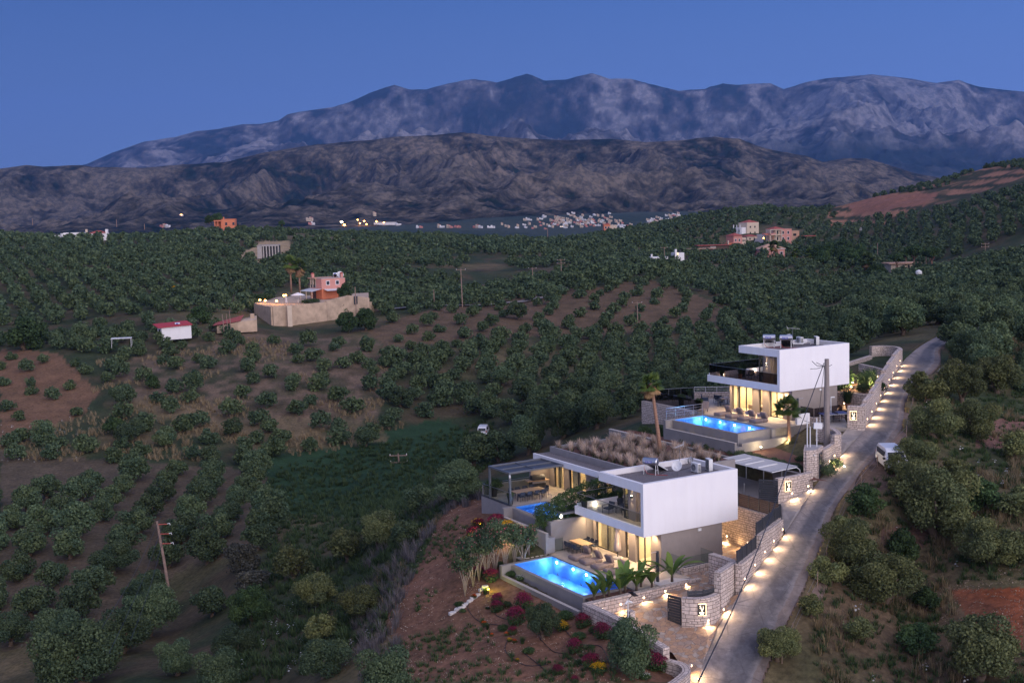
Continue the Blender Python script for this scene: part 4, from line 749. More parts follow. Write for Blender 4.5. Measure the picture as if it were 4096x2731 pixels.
# lower terrace pergola stub, glass rail, equipment boxes
P2_ = thing('pergola', 'small dark pergola post at the left end of the lower balcony', 'pergola', w1(0, 0, 0), YAW)
MB().box(-1.05, -.9, 9.45, 9.6, 0, 2.9).build('post', 'grey_metal', P2_); MB().box(-1.1, 2.4, 9.3, 9.42, 2.9, 3.05).box(-1.1, 2.4, 11.2, 11.3, 2.9, 3.05).box(-1.1, -.95, 9.42, 11.2, 2.9, 3.05).build('beam', 'grey_metal', P2_); MB().box(-.95, 2.4, 9.42, 11.2, 2.95, 2.965).build('mesh_roof', 'dark_metal', P2_)
fl = MB().tube([(-1.15, 9.4, 2.85), (-1.25, 9.3, 2.75)], .07, 8).build('floodlight', 'lamp_white', P2_)
R2_ = thing('glass_railing', 'clear glass railing behind the dining table by the lower pool', 'railing', w1(0, 0, 0), YAW)
MB().box(-2.65, -1.1, 9.3, 9.31, 0, 1.05).box(-1.0, 1.6, 10.9, 10.91, 0, 1.05).box(-1.1, -1.09, 9.31, 10.9, 0, 1.05).build('panel', 'glass', R2_); MB().box(-2.65, -1.1, 9.29, 9.32, 1.05, 1.08).box(-1.0, 1.6, 10.89, 10.92, 1.05, 1.08).build('handrail', 'grey_metal', R2_)
for i, (u, lb) in enumerate(((-4.6, 'left grey equipment box beyond the far end of the lower pool'), (-3.3, 'right grey equipment box beyond the far end of the lower pool'))):
    e = thing('equipment_box', lb, 'box', w1(u, 9.45, -.5), YAW, 'equipment boxes by the lower pool'); MB().box(-.55, .55, -.3, .3, -.8, .45).build('body', 'grey_plaster', e, bevel=.02); MB().box(-.6, .6, -.34, .34, .45, .52).build('lid', 'coping', e)

# ------------------------------------------------------------------ stone walls of the near villa
xy = lambda *a: [atz(*p)[:2] for p in a]
stonewall('stone_wall', 'long low stone wall with lights between the banana plants and forecourt', [w1(u, -3.1)[:2] for u in np.linspace(-7.45, 2.7, 8)], .45, [-1.6, -1.5, -1.4, -1.1, -.9, -.7, -.5, -.4], .12)
stonewall('stone_wall', 'tall stone garden wall running down from the pool corner', [w1(-7.25, v)[:2] for v in (-2.9, -4.5, -6, -8, -10, -11.9)], .5, [-2.6, -2.6, -2.8, -3, -3.2, -3.6], [.1, .1, .1, .02, -.25, -.42])
cv = smooth([w1(-7.2, -11.95), w1(-6.9, -13.0), w1(-7.35, -14.0), w1(-8.4, -14.7), w1(-9.8, -15.3)], 5)
stonewall('stone_wall', 'curved end of the garden wall at the bottom of the forecourt', [p[:2] for p in cv], .5, -4.2, -1.2)
sb = [(11.08, 80.2, -1.5), (12, 79.95, -1.45), (12.9, 80.25, -1.4), (13.55, 80.95, -1.2)]
cv = smooth(sb, 5); stonewall('stone_wall', 'curved stone wall carrying the lit sign beside the near gate', [(p[0], p[1] + .22) for p in cv], .45, [p[2] for p in cv], .8)
stonewall('stone_wall', 'tall folded stone wall with a thick end right of the near sign', [(13.62, 81.3), (14.55, 82.7), (15.25, 83.85), (14.75, 84.9), (13.95, 86.0)], .5, [-1.1, -.6, -.2, -.2, -.1], 2.2)
stonewall('stone_pillar', 'short stone pillar in the forecourt beside the solar lamp', [w1(-6.35, -6.7)[:2], w1(-5.95, -6.7)[:2]], .4, -2, .35, 'pillar')
# street wall (two level steps) with lights, and retaining wall behind the house
fr = [RLw[4], RLw[5], RLw[6]]
offn = lambda p, d=.3: (p[0] - d * .85, p[1] + d * .5)
stonewall('stone_wall', 'lower step of the street wall below the dark fence', [offn(RLw[4] * .0 + atz(2972, 2356, .5)), offn(atz(3010, 2302, .9)), offn(atz(3047, 2252, 1.25))], .5, -.6, 2.3)
stonewall('stone_wall', 'upper step of the street wall ending in a pier', [offn(atz(3048, 2251, 1.25)), offn(atz(3095, 2190, 1.75)), offn(atz(3136, 2136, 2.15))], .5, -.2, 3.3)
stonewall('stone_wall', 'tall warm lit retaining wall under the brown slatted fence', [w1(11.15, v)[:2] for v in (7, 4, 1, -2.3)], .45, -.3, 3.2)
stonewall('stone_wall', 'low stone wall round the basement light well', [w1(2.6, .3)[:2], w1(2.6, -1.35)[:2], w1(5.5, -1.35)[:2]], .35, -.4, .5)
lw = thing('glass_railing', 'smoked glass railing on the low wall of the light well', 'railing', w1(0, 0, .5), YAW); MB().box(2.6, 2.61, -1.35, .1, 0, .75).box(2.61, 5.45, -1.36, -1.35, 0, .75).box(5.45, 5.46, -1.35, .1, -.4, .75).build('panel', 'glass', lw); MB().box(2.61, 5.45, -1.38, -1.33, -.03, .04).build('base_rail', 'dark_metal', lw)
stonewall('stone_wall', 'stone wall with climbers below the dining terrace pool', [w1(u, 10.6)[:2] for u in (-3.0, -1.5, 0, 1.8, 5)], .4, [-.5] * 5, [1.0, 1.7, 2.2, 2.6, 2.9])
def fence(name, label, P, z0, z1, m, panels, cat='fence', slats=7):
    P = [np.array(p[:2]) for p in P]; T = thing(name, label, cat, (*P[0], z0)); h = z1 - z0
    tot = sum(np.linalg.norm(P[i + 1] - P[i]) for i in range(len(P) - 1))
    for i in range(len(P) - 1):
        L = np.linalg.norm(P[i + 1] - P[i]); a = math.atan2(P[i + 1][1] - P[i][1], P[i + 1][0] - P[i][0]); k_ = max(1, round(panels * L / tot)); loc = (*(P[i] - P[0]), 0); sl = MB(); po = MB()
        for q in range(slats): sl.box(0, L, -.02, .02, h * q / slats + .012, h * (q + 1) / slats - .012)
        sl.build('slat_panel', m, T, loc, (0, 0, a))
        for q in range(k_ + 1): MB().box(L * q / k_ - .04, L * q / k_ + .04, -.055, .055, -.02, h + .04).build('post', 'dark_metal', T, loc, (0, 0, a))
    return T
fence('slat_fence', 'brown slatted fence above the warm lit retaining wall', [w1(11.2, 4.6), w1(11.2, -2.4)], 3.2, 4.25, 'brown_board', 6)
fence('slat_fence', 'dark slatted fence on the upper step of the street wall', [w1(11.15, -2.5), offn(atz(3050, 2251, 1.25), .45)], 3.3, 4.2, 'grey_board', 4)
fence('slat_fence', 'dark slatted fence on the lower step of the street wall', [offn(atz(3047, 2252, 1.25), .45), offn(atz(2974, 2356, .5), .45)], 2.3, 3.2, 'grey_board', 4)
fence('slat_fence', 'low dark fence curving behind the near sign wall', [(11.5, 80.75), (12.6, 80.9), (13.5, 81.5)], .1, 1.1, 'grey_board', 3, slats=5)
def gate(label, a, b, z0, z1):
    a = np.array(a[:2]); b = np.array(b[:2]); T = thing('metal_gate', label, 'gate', (*a, z0), math.atan2(b[1] - a[1], b[0] - a[0])); L = float(np.linalg.norm(b - a)); h = z1 - z0
    m = MB()
    for q in range(11): m.box(.06, L - .06, -.02, .02, h * q / 11 + .02, h * (q + 1) / 11 - .015)
    m.build('slat_panel', 'grey_board', T); MB().box(0, .06, -.04, .04, 0, h).box(L - .06, L, -.04, .04, 0, h).box(.06, L - .06, -.04, .04, h - .05, h).build('frame', 'dark_metal', T); MB().box(L - .12, L - .08, -.09, .09, h * .45, h * .55).build('handle', 'steel', T)
gate('open dark slatted gate standing left of the near sign wall', (10.98, 80.5), (10.2, 81.3), -1.35, .75)
gate('dark pedestrian gate in the street wall of the near villa', (15.35, 84.15), atz(2970, 2352, .5)[:2] + np.array((-.2, .35)), .1, 2.2)
gate('dark gate edge at the left of the carport sign wall', w1(14.45, 1.3), w1(13.6, 2.6), 3.12, 5.0)
gate('dark gate edge at the left of the upper sign wall', w2(3.0, -5.6), w2(3.9, -4.2), 0, 0) if 0 else gate('dark gate edge at the left of the upper sign wall', (30.45, 110.2), (31.3, 111.5), 6.68, 8.55)

# ------------------------------------------------------------------ carport walls, long wall, street walls further up
lwl = thing('long_wall', 'long grey plastered wall behind the carport and grass roof', 'wall', w1(0, 0, 0), YAW)
MB().box(18.5, 18.75, 2.6, 30.5, 2.2, 4.68).build('wall_body', 'grey_plaster', lwl); MB().box(18.47, 18.78, 2.6, 30.5, 4.68, 4.74).build('coping', 'coping', lwl); MB().box(18.36, 18.5, 2, 12, 3.12, 3.24).build('kerb', 'concrete', lwl)
for v in (9.6, 7.9, 6.2, 4.3): MB().box(18.45, 18.5, v, v + .16, 3.5, 3.66).build('recessed_light', 'dark_metal', lwl)
cv = smooth([(21.15, 96.55, 3.1), (22.4, 97.2, 3.3), (23.6, 98.0, 3.55), (24.45, 98.75, 3.85)], 4); stonewall('stone_wall', 'curved stone wall carrying the lit sign beside the carport gate', [(p[0] - .1, p[1] + .25) for p in cv], .45, [p[2] - .3 for p in cv], 5.15)
PL = thing('stone_gatehouse', 'square stone gatehouse with a narrow metal door on the street', 'gatehouse', (24.9, 100.2, 3.6))
gh = [(24.05, 99.55), (25.0, 99.85), (25.9, 101.6), (24.75, 102.1)]
for i in range(4):
    w_ = stonewall('side_wall', '', [gh[i], gh[(i + 1) % 4]], .3, 3.2, 6.8, parent=PL); w_.location = (gh[i][0] - 24.9, gh[i][1] - 100.2, 3.2 - 3.6)
MB().prism([(x - 24.9, y - 100.2) for x, y in gh], 3.19, 3.22).build('roof_cap', 'concrete', PL)
dr = MB().box(.35, 1.45, -.06, .04, 0.1, 2.35).build('door', 'dark_metal', PL, (gh[1][0] - 24.9 + .12, gh[1][1] - 100.2 - .12, .45), (0, 0, math.atan2(1.75, .9))); MB().box(.45, .85, -.075, -.06, .3, 2.2).box(.95, 1.35, -.075, -.06, .3, 2.2).build('door_glass', 'window_dark', dr); 
cm = MB().box(-.05, .05, -.2, .1, 2.75, 2.85).build('camera', 'white_plastic', PL, (-.1, -.5, 0))
stonewall('stone_wall', 'street wall rising from the gatehouse past the concrete pole', [offn(atz(3300, 1893, 4.5)), offn(atz(3325, 1862, 4.85)), offn(atz(3345, 1838, 5.1))], .45, 3.6, 6.5)
cv = smooth([offn(atz(3345, 1838, 5.1)) + (0,), offn(atz(3366, 1817, 5.4), .25) + (0,), (28.2, 107.2, 0), (27.3, 108.6, 0)], 4); stonewall('stone_wall', 'curved raised end of the street wall before the upper driveway', [p[:2] for p in cv], .45, 4.2, 7.25)
stonewall('stone_wall', 'stone wall behind the steps below the upper villa', [w2(2.2, -2.3)[:2], w2(3.4, -3.4)[:2], w2(5.4, -4.6)[:2]], .4, 3.5, 6.6)
stonewall('stone_wall', 'low pale wall under the dark railing beside the upper villa', [w2(2.6, .2)[:2], w2(2.9, -1.6)[:2], w2(6.6, -1.7)[:2]], .35, 6.4, 7.15)
dk = thing('glass_railing', 'dark glass railing on the low wall beside the upper villa', 'railing', w2(0, 0, .45), YAW); MB().box(2.75, 2.77, -1.6, .1, 0, .85).box(2.77, 6.4, -1.7, -1.68, 0, .85).build('panel', 'dark_glass', dk); MB().box(2.7, 6.4, -1.73, -1.66, -.03, .03).build('base_rail', 'grey_metal', dk)
stonewall('stone_wall', 'stone wall carrying the lit sign beside the upper driveway', [(30.55, 110.35), (31.35, 109.95), (31.95, 109.75)], .5, 6.3, 8.7)
tops = [(3462, 3471, 8.8), (3471, 3496, 9.05), (3496, 3520, 9.25), (3520, 3545, 9.45), (3545, 3564, 9.8), (3564, 3585, 9.95), (3585, 3606, 10.1)]
RLn = RL
def onroad(px):
    q = [pj(p)[0] for p in RLn]; i = min(range(len(q)), key=lambda i: abs(q[i] - px) + (0 if 6 < i / 6 < 12.5 else 999)); 
    for i in range(48, len(q) - 1):
        if (q[i] - px) * (q[i + 1] - px) <= 0: t = (px - q[i]) / (q[i + 1] - q[i] + 1e-9); return RLn[i] * (1 - t) + RLn[i + 1] * t
    return RLn[i]
UWP = [onroad(t[0]) for t in tops] + [onroad(tops[-1][1])]
UWP[0] = np.array([31.95, 109.75, 6.6])
T_ = thing('stone_wall', 'long stepped stone wall climbing the street beside the upper villa', 'wall', (UWP[0][0], UWP[0][1], 6.3))
for i, t in enumerate(tops):
    a, b_ = UWP[i], UWP[i + 1]; w_ = stonewall('wall_step', '', [offn(a, .28), offn(b_, .28)], .45, [a[2] - .6, b_[2] - .6], t[2] - .1, parent=T_); w_.location = (w_.location[0] - UWP[0][0], w_.location[1] - UWP[0][1], w_.location[2] - 6.3)
e_ = offn(UWP[-1], .28); cv = smooth([e_ + (0,), tuple(atY(3602, 1397, 144.5)[:2]) + (0,), tuple(atY(3585, 1395, 147)[:2]) + (0,), tuple(atY(3531, 1394, 148.5)[:2]) + (0,), tuple(atY(3482, 1395, 148)[:2]) + (0,)], 4)
stonewall('stone_wall', 'high curved stone wall closing the top of the upper garden', [p[:2] for p in cv], .45, 6.5, 9.75)
stonewall('stone_wall', 'back stone wall of the upper garden behind the white villa', [atY(3482, 1429, 146)[:2], atY(3440, 1430, 143)[:2], atY(3380, 1431, 139)[:2]], .45, 6, 8.9)
stonewall('stone_wall', 'middle terrace wall in the upper garden with one lamp', [atY(3441, 1453, 136)[:2], atY(3500, 1460, 133)[:2], atY(3545, 1467, 130)[:2]], .4, 7, 9.2)
stonewall('stone_wall', 'low warm lit terrace wall behind the table tennis table', [(31.9, 122.6), (33.5, 121.2), (35.6, 119.4)], .4, 6.5, 8.25)
stonewall('stone_wall', 'stone retaining wall at the left end of the upper terrace', [w2(-1.7, v)[:2] for v in (10.6, 13, 16, 19.1)], .4, [4.2, 3.8, 3.6, 3.4], [6.66, 6.7, 6.72, 6.72])
stonewall('stone_wall', 'low stone wall with railing at the back of the upper terrace', [w2(3.6, 17.0)[:2], w2(6.6, 15.0)[:2], w2(9.0, 13.4)[:2]], .4, 6.5, 7.35)
sheet('upper_garden_bed', [(32, 123, 8.05), (35.4, 119.9, 8.0), (37.4, 124.5, 8.2), (39.6, 130, 8.4), (36, 133, 8.3), (31.5, 130, 8.1)], 'garden_soil', step=2.)
sheet('planter_bed', [w1(-6.4, -2.9, -.12), w1(-.8, -2.9, -.1), w1(-.8, -1.6, -.1), w1(-6.4, -1.6, -.12)], 'garden_soil', step=2.)
sheet('pebble_bed', [w1(-.6, -2.85, .02), w1(2.3, -2.85, .05), w1(1.2, -1.6, .05), w1(-.6, -1.6, .02)], 'pebble', step=1.)
sheet('bed_below_upper_pool', [w1(18.75, 0, 4.6), w1(18.75, 30.3, 4.6), w2(-7.4, 13, -1.7), w2(-7.2, -2.1, -1.7), w2(2.2, -2.2, -1.6), w2(4.6, -4.9, -1.6), (26.8, 105.8, 5.0), (24.6, 101.6, 4.7), (23.2, 98.9, 4.6)], 'garden_soil', step=1.5)
rt = thing('dark_railing', 'dark glass railing round the upper terrace corner', 'railing', w2(0, 0, 0), YAW)
MB().box(-1.62, -1.6, 9.6, 19.0, .05, 1.15).build('panel', 'dark_glass', rt)
def rail(label, P, z0, h, m='steel', bars=4, n=4, name='metal_railing', panel=None):
    P = [np.array(p[:2]) for p in P]; T = thing(name, label, 'railing', (*P[0], z0))
    for i in range(len(P) - 1):
        a, b_ = P[i] - P[0], P[i + 1] - P[0]
        r = MB()
        for q in range(bars): z = h * (q + 1) / bars; r.tube([(*a, z), (*b_, z)], .028 if q == bars - 1 else .014, 6)
        r.build('rails', m, T).name = 'rail_bars'
        for q in range(n + 1): t = q / n; c = a * (1 - t) + b_ * t; MB().tube([(*c, 0), (*c, h)], .022, 6).build('post', m, T)
    if panel: MB().path([p - P[0] for p in P], .015, 0.05, h - .04).build('panel', panel, T)
    return T
rail('dark glass railing along the back of the upper terrace', [w2(-1.6, 19.0), w2(3.6, 17.2)], 6.75, 1.1, 'grey_metal', 1, 4, 'dark_railing', 'dark_glass')
rail('pale metal railing on the low wall behind the sofas', [w2(3.6, 17.0), w2(6.6, 15.0), w2(9.0, 13.4)], 7.35, .55, 'light_metal', 3, 3)
rail('steel railing across the far end of the upper pool', [w2(-7.1, 8.15), w2(-2.6, 8.15)], 6.75, 1.05, 'steel', 4, 4)
rail('thin steel railing in the water at the small pool steps', [w1(.6, 15.3), w1(.9, 14.0)], 2.5, .9, 'steel', 1, 1)
st = thing('metal_staircase', 'grey metal staircase down from the upper pool deck', 'stairs', w2(2.4, -2.2, 0), YAW - 2.3)
s = MB()
for i in range(8): s.box(.25 * i, .25 * i + .26, -.4, .4, -.22 * i - .26, -.22 * i - .22)
s.build('treads', 'grey_metal', st).name = 'tread_flight'; MB().tube([(0, -.42, -.2), (2, -.42, -1.96)], .05, 6).tube([(0, .42, -.2), (2, .42, -1.96)], .05, 6).tube([(0, .42, .8), (2, .42, -.96)], .025, 6).tube([(0, .42, -.2), (0, .42, .8)], .025, 6).tube([(2, .42, -1.9), (2, .42, -.96)], .025, 6).build('handrail', 'light_metal', st)
pb = thing('low_wall_block', 'smooth grey block at the right end of the upper pool deck', 'wall', w2(.4, -1.75, 0), YAW); MB().box(0, 1.6, -.14, .14, -1.5, .95).build('body', 'white_plaster', pb, bevel=.01)
# canopy over the carport
CN = thing('carport_canopy', 'pale fabric carport canopy on curved posts against the long wall', 'canopy', w1(18.45, 2.5, 3.14), YAW)
N_ = 12; M_ = 22; vs = []
for i in range(N_ + 1):
    for j in range(M_ + 1):
        u = -3.25 + 3.0 * i / N_; v = .4 + 6.6 * j / M_; z = 2.22 + .10 * i / N_ - .05 * abs(math.sin(j / M_ * math.pi * 4)) * (1 if i in (0,) else .5); vs.append((u, v, z))
MB().add(vs, [(i * (M_ + 1) + j, i * (M_ + 1) + j + 1, (i + 1) * (M_ + 1) + j + 1, (i + 1) * (M_ + 1) + j) for i in range(N_) for j in range(M_)]).build('fabric', 'canopy_fabric', CN, smooth=True)
for j in range(4):
    v = .32 + 6.7 * j / 3; MB().tube([(-.05, v, 0), (-.05, v, 1.6), (-.15, v, 2.0), (-.5, v, 2.24), (-1.8, v, 2.22), (-3.25, v, 2.16)], .045, 8).build('arm', 'light_metal', CN)
for v in (2.1, 3.7, 5.3): MB().tube([(-3.1, v, 2.25), (-2.2, v, 2.28), (-1.0, v, 2.32)], .045, 6).build('batten', 'white_plastic', CN)
MB().tube([(-3.25, .4, 2.2), (-3.25, 7.0, 2.2)], .03, 6).build('edge_tube', 'light_metal', CN)

# ------------------------------------------------------------------ signs
def sign(label, p, rz):
    T = thing('lit_sign', label, 'sign', p, rz, 'lit signs on the stone walls')
    MB().box(-.32, .32, -.03, -.01, -.42, .42).build('back_glow', 'sign_glow', T)
    pl = MB().box(-.27, .27, -.075, -.035, -.36, .36).build('plate', 'black_plastic', T)
    R = Matrix.Translation((0, -.078, 0)) @ Matrix.Rotation(math.pi / 2, 4, 'X')
    text('S', .26, 'letter_glow', pl, R @ Matrix.Translation((-.08, .20, 0))); text('i', .25, 'letter_glow', pl, R @ Matrix.Translation((.11, .20, 0))); text('V', .36, 'letter_glow', pl, R @ Matrix.Translation((.03, .0, 0)))
    MB().prism([(-.15, -.15), (.17, -.15), (.14, -.26), (.08, -.31), (-.06, -.31), (-.12, -.26)], .076, .080).build('bowl_mark', 'letter_glow', pl, (0, 0, 0), (math.pi / 2, 0, 0))
    lamp(T, (0, -.25, 0), 5, (1, .7, .4), 'POINT', .2)
    return T
sign('lit black S i V sign on the curved wall beside the near gate', (12.30, 79.97, .06), -.05)
sign('lit black S i V sign on the curved wall beside the carport gate', (22.0, 96.93, 4.45), .50)
sign('lit black S i V sign on the wall beside the upper driveway', (30.93, 109.9, 7.85), -.42)
# ------------------------------------------------------------------ wall lights along the street and forecourt
WLG = 'small square wall lights shining down from the stone walls'
WL0 = None
def wlight(p, nrm, label, P=30, tilt=.9, ang=145):
    """p world point on the wall face, nrm outward xy"""
    global WL0
    a = math.atan2(nrm[1], nrm[0]) - math.pi / 2
    T = thing('wall_light', label, 'wall light', p, a, WLG)
    MB().box(-.10, .10, -.03, .05, -.07, .09).build('housing', 'pale_fabric', T); MB().box(-.06, .06, .05, .062, -.06, .04).build('lens', 'lamp_warm', T)
    lamp(T, (0, .10, -.05), P * 4.6, (1, .70, .40), 'SPOT', .06, ang, 1., (0, tilt, -1), name='lamp_beam'); return T
def wl_px(px, py, z, nrm, label, **k): p = atz(px, py, z); p[:2] += np.array(nrm) * .02; return wlight(p, nrm, label, **k)
NS = np.array([.86, -.51])
def road_base(px):
    for i in range(12, len(RLn) - 1):
        a, b_ = pj(RLn[i])[0], pj(RLn[i + 1])[0]
        if (a - px) * (b_ - px) <= 0: t = (px - a) / (b_ - a + 1e-9); return RLn[i] * (1 - t) + RLn[i + 1] * t, RLn[i + 1] - RLn[i]
names = ['first', 'second', 'third', 'fourth', 'fifth', 'sixth', 'seventh', 'eighth', 'ninth', 'tenth', 'eleventh']
for i, px in enumerate((2978, 3019, 3059, 3094, 3129)):
    b_, d = road_base(px); n = np.array([d[1], -d[0]]) / np.hypot(d[0], d[1]); q = offn(b_, .3); zt = b_[2] + .62
    wlight((q[0] + n[0] * .27, q[1] + n[1] * .27, zt), n, f'{names[i]} small wall light from the near gate up the fenced street wall', P=46)
for i, px in enumerate((3318, 3338, 3362)):
    b_, d = road_base(px); n = np.array([d[1], -d[0]]) / np.hypot(d[0], d[1]); q = offn(b_, .3)
    wlight((q[0] + n[0] * .25, q[1] + n[1] * .25, b_[2] + .62), n, f'{names[i]} small wall light past the gatehouse on the street wall', P=46)
for i, px in enumerate((3468, 3486, 3504, 3521, 3538, 3555, 3571, 3586, 3599)):
    b_, d = road_base(px); n = np.array([d[1], -d[0]]) / np.hypot(d[0], d[1]); q = offn(b_, .28)
    wlight((q[0] + n[0] * .25, q[1] + n[1] * .25, b_[2] + .62), n, f'{names[i]} small wall light from the upper sign along the stepped street wall', P=52)
wlight((12.75, 80.22 - .02, -.75), (.25, -.97), 'small wall light low on the near sign wall', P=50)
wlight((13.95, 81.15, -.35), (.85, -.53), 'small wall light on the tall folded wall near the near gate', P=46)
wlight((22.3, 96.98, 3.85), (.5, -.86), 'small wall light under the carport sign', P=46); wlight((23.9, 98.15, 4.15), (.6, -.8), 'small wall light right of the carport sign', P=46)
pN = -VX[:2]
for i, (u, z) in enumerate(((-6.2, -.42), (-4.6, -.38), (-2.6, -.28), (-.7, -.15), (1.2, -.02))):
    p = w1(u, -3.335, z); wlight(p, pN, f'{names[i]} wall light from the left on the banana plant wall', P=38)
for i, (v, lb) in enumerate(((3.4, 'left'), (.9, 'right'))): p = w1(10.92, v, .55); wlight(p, -UX[:2], f'{lb} amber wall light at the foot of the tall retaining wall', P=60)
wlight((33.2, 121.2, 7.2), (-.55, -.83), 'wall light on the low wall behind the table tennis table', P=60)
wlight(atY(3509, 1505, 131.3), (-.3, -.95), 'wall light on the middle terrace wall of the upper garden', P=40)
wlight((10.7, 74.2, -1.6), (.9, -.3), 'wall light at the curved end of the forecourt wall', P=70)
for i, (u, v) in enumerate(((9.4, 4.5), (9.5, 1.8))):
    fl_ = thing('floor_spot', ['left', 'right'][i] + ' recessed floor spot washing the tall retaining wall', 'floor light', w1(u + 1.0, v, 0), YAW); MB().lathe([(.07, .0), (.07, .02)], 12).build('lens', 'lamp_warm', fl_); lamp(fl_, (0, 0, .1), 38, (1, .60, .28), 'SPOT', .04, 150, .9, (.3, 0, 1), name='lamp_beam')
kl = thing('wall_light', 'lamp under the back corner of the lower villa box', 'wall light', w1(7.64, 3.2, 2.2), YAW, WLG); MB().box(0, .06, -.1, .1, -.1, .1).build('housing', 'lamp_warm', kl); lamp(kl, (.5, 0, 0), 170, (1, .62, .30), 'POINT', .15, name='lamp_beam')

# ------------------------------------------------------------------ furniture
def chair(label, loc, rot, m='blue_fabric', group=None, legm='dark_metal'):
    T = thing('dining_chair', label, 'chair', loc, rot, group); s = MB().box(-.24, .24, -.23, .23, .42, .47).build('seat', m, T, bevel=.015)
    MB().path([(-.25, -.18), (-.25, .2), (-.2, .26), (.2, .26), (.25, .2), (.25, -.18)], .03, .55, [.66, .72, .86, .86, .72, .66]).build('backrest', m, T)
    for x in (-.2, .2):
        for y in (-.19, .19): MB().tube([(x, y, .43), (x * 1.15, y * 1.15, 0)], .016, 5).build('leg', legm, T)
    return T
CH0 = chair('dark dining chair at the table on the covered terrace', (0, 0, -50), 0)
def chairs(cx, rot, spots, z, label, group):
    for i, (x, y, a) in enumerate(spots):
        c, s = math.cos(rot), math.sin(rot); dup(CH0, (cx[0] + c * x - s * y, cx[1] + s * x + c * y, z), rot + a, label[i] if isinstance(label, list) else label, group=group)
def table(label, loc, rot, L, Wd, top='wood_table'):
    T = thing('dining_table', label, 'table', loc, rot); MB().box(-L / 2, L / 2, -Wd / 2, Wd / 2, .71, .75).build('tabletop', top, T, bevel=.008)
    for x in (-L / 2 + .25, L / 2 - .25):
        for y in (-Wd / 2 + .12, Wd / 2 - .12): MB().tube([(x, y, .71), (x * 1.05, y, 0)], .03, 6).build('leg', 'dark_metal', T)
    return T
t1 = w1(0.0, 8.3, 0); table('wooden dining table beside the lower pool', t1, YAW + math.pi / 2, 2.0, 1.05)
chairs(t1, YAW + math.pi / 2, [(-.6, -.85, math.pi), (0, -.85, math.pi), (.6, -.85, math.pi), (-.6, .85, 0), (0, .85, 0), (.6, .85, 0), (1.35, 0, -math.pi / 2)], 0,
       ['dark chair at the house side, near end of the lower table', 'dark chair at the house side, middle of the lower table', 'dark chair at the house side, far end of the lower table', 'dark chair at the pool side, near end of the lower table', 'dark chair at the pool side, middle of the lower table', 'dark chair at the pool side, far end of the lower table', 'dark chair at the far short end of the lower table'], 'chairs round the lower pool table')
t2 = w1(.6, 17.4, 2.5); table('long wooden dining table under the mesh pergola', t2, YAW, 2.9, 1.05)
chairs(t2, YAW, [(-1.1, -.8, math.pi), (-.4, -.8, math.pi), (.35, -.8, math.pi), (1.05, -.8, math.pi), (-1.1, .8, 0), (-.4, .8, 0), (.35, .8, 0), (1.05, .8, 0), (1.8, 0, -math.pi / 2)], 2.5,
       [f'{a} dark chair on the {b} side of the covered terrace table' for b in ('near', 'far') for a in ('first', 'second', 'third', 'fourth')] + ['dark chair at the house end of the covered terrace table'], 'chairs round the covered terrace table')
t3 = w2(3.3, 11.3, 0); table('laid dining table left of the upper villa', t3, YAW + .3, 1.8, 1.0)
for i in range(5): pl_ = MB().lathe([(.13, 0), (.14, .02)], 12).build('plate', 'white_plastic', loc=t3 + np.array([-.6 + i * .3, .2 * (-1) ** i, .755])); tag(pl_, f'{["first", "second", "third", "fourth", "fifth"][i]} white plate from the left on the laid upper table', 'plate', 'plates on the laid table')
chairs(t3, YAW + .3, [(-.5, -.8, math.pi), (.3, -.8, math.pi), (-.5, .8, 0), (.3, .8, 0), (-1.2, 0, math.pi / 2)], B2[2], ['near left chair at the laid upper table', 'near right chair at the laid upper table', 'far left chair at the laid upper table', 'far right chair at the laid upper table', 'end chair at the laid upper table'], 'chairs round the laid upper table')
for c in [CH0] + list(CH0.children): bpy.data.objects.remove(c)
def lounger(label, loc, rot, group):
    T = thing('floor_cushion', label, 'floor cushion', loc, rot, group)
    def pillow(x0, x1, y0, y1, z0, z1, name, M=None, m='cushion_fabric'):
        n = 8; vs = []; V2 = []
        bm = bmesh.new(); bmesh.ops.create_cube(bm, size=1); bmesh.ops.subdivide_edges(bm, edges=bm.edges, cuts=5, use_grid_fill=True)
        for v in bm.verts:
            x, y, z = v.co * 2; f = (1 - x ** 4 * .35) * (1 - y ** 4 * .35); z *= (.55 + .45 * f) if z > 0 else (.8 + .2 * f); x *= 1 - .05 * abs(y) ** 3 - .07 * z * z; y *= 1 - .05 * abs(x) ** 3 - .07 * z * z
            z += .04 * math.sin(x * 5 + y * 3)
            v.co = ((x0 + x1) / 2 + x * (x1 - x0) / 2, (y0 + y1) / 2 + y * (y1 - y0) / 2, (z0 + z1) / 2 + z * (z1 - z0) / 2)
        if M: bmesh.ops.transform(bm, matrix=M, verts=bm.verts)
        me = bpy.data.meshes.new(name); bm.to_mesh(me); bm.free(); me.materials.append(MATS[m]); me.polygons.foreach_set('use_smooth', [True] * len(me.polygons)); return link(name, me, T)
    pillow(-.85, .1, -.52, .52, 0, .34, 'base_cushion'); pillow(.08, .75, -.5, .5, 0, .30, 'base_cushion')
    pillow(-.38, .38, -.12, .12, 0, .72, 'back_cushion', Matrix.Translation((.78, 0, .26)) @ Matrix.Rotation(math.radians(90), 4, 'Z') @ Matrix.Rotation(math.radians(-24), 4, 'X'), 'cushion_fabric')
    return T
L0 = lounger('taupe floor cushion lounger nearest the camera by the lower pool', w1(-1.25, 1.9, 0), YAW - .1, 'floor cushion loungers by the lower pool')
for v, a, lb in ((3.55, .08, 'second taupe cushion lounger from the near end of the lower pool'), (5.1, -.05, 'third taupe cushion lounger from the near end of the lower pool'), (6.6, .05, 'farthest taupe cushion lounger beside the lower dining table')): dup(L0, w1(-1.25, v, 0), YAW + a, lb)
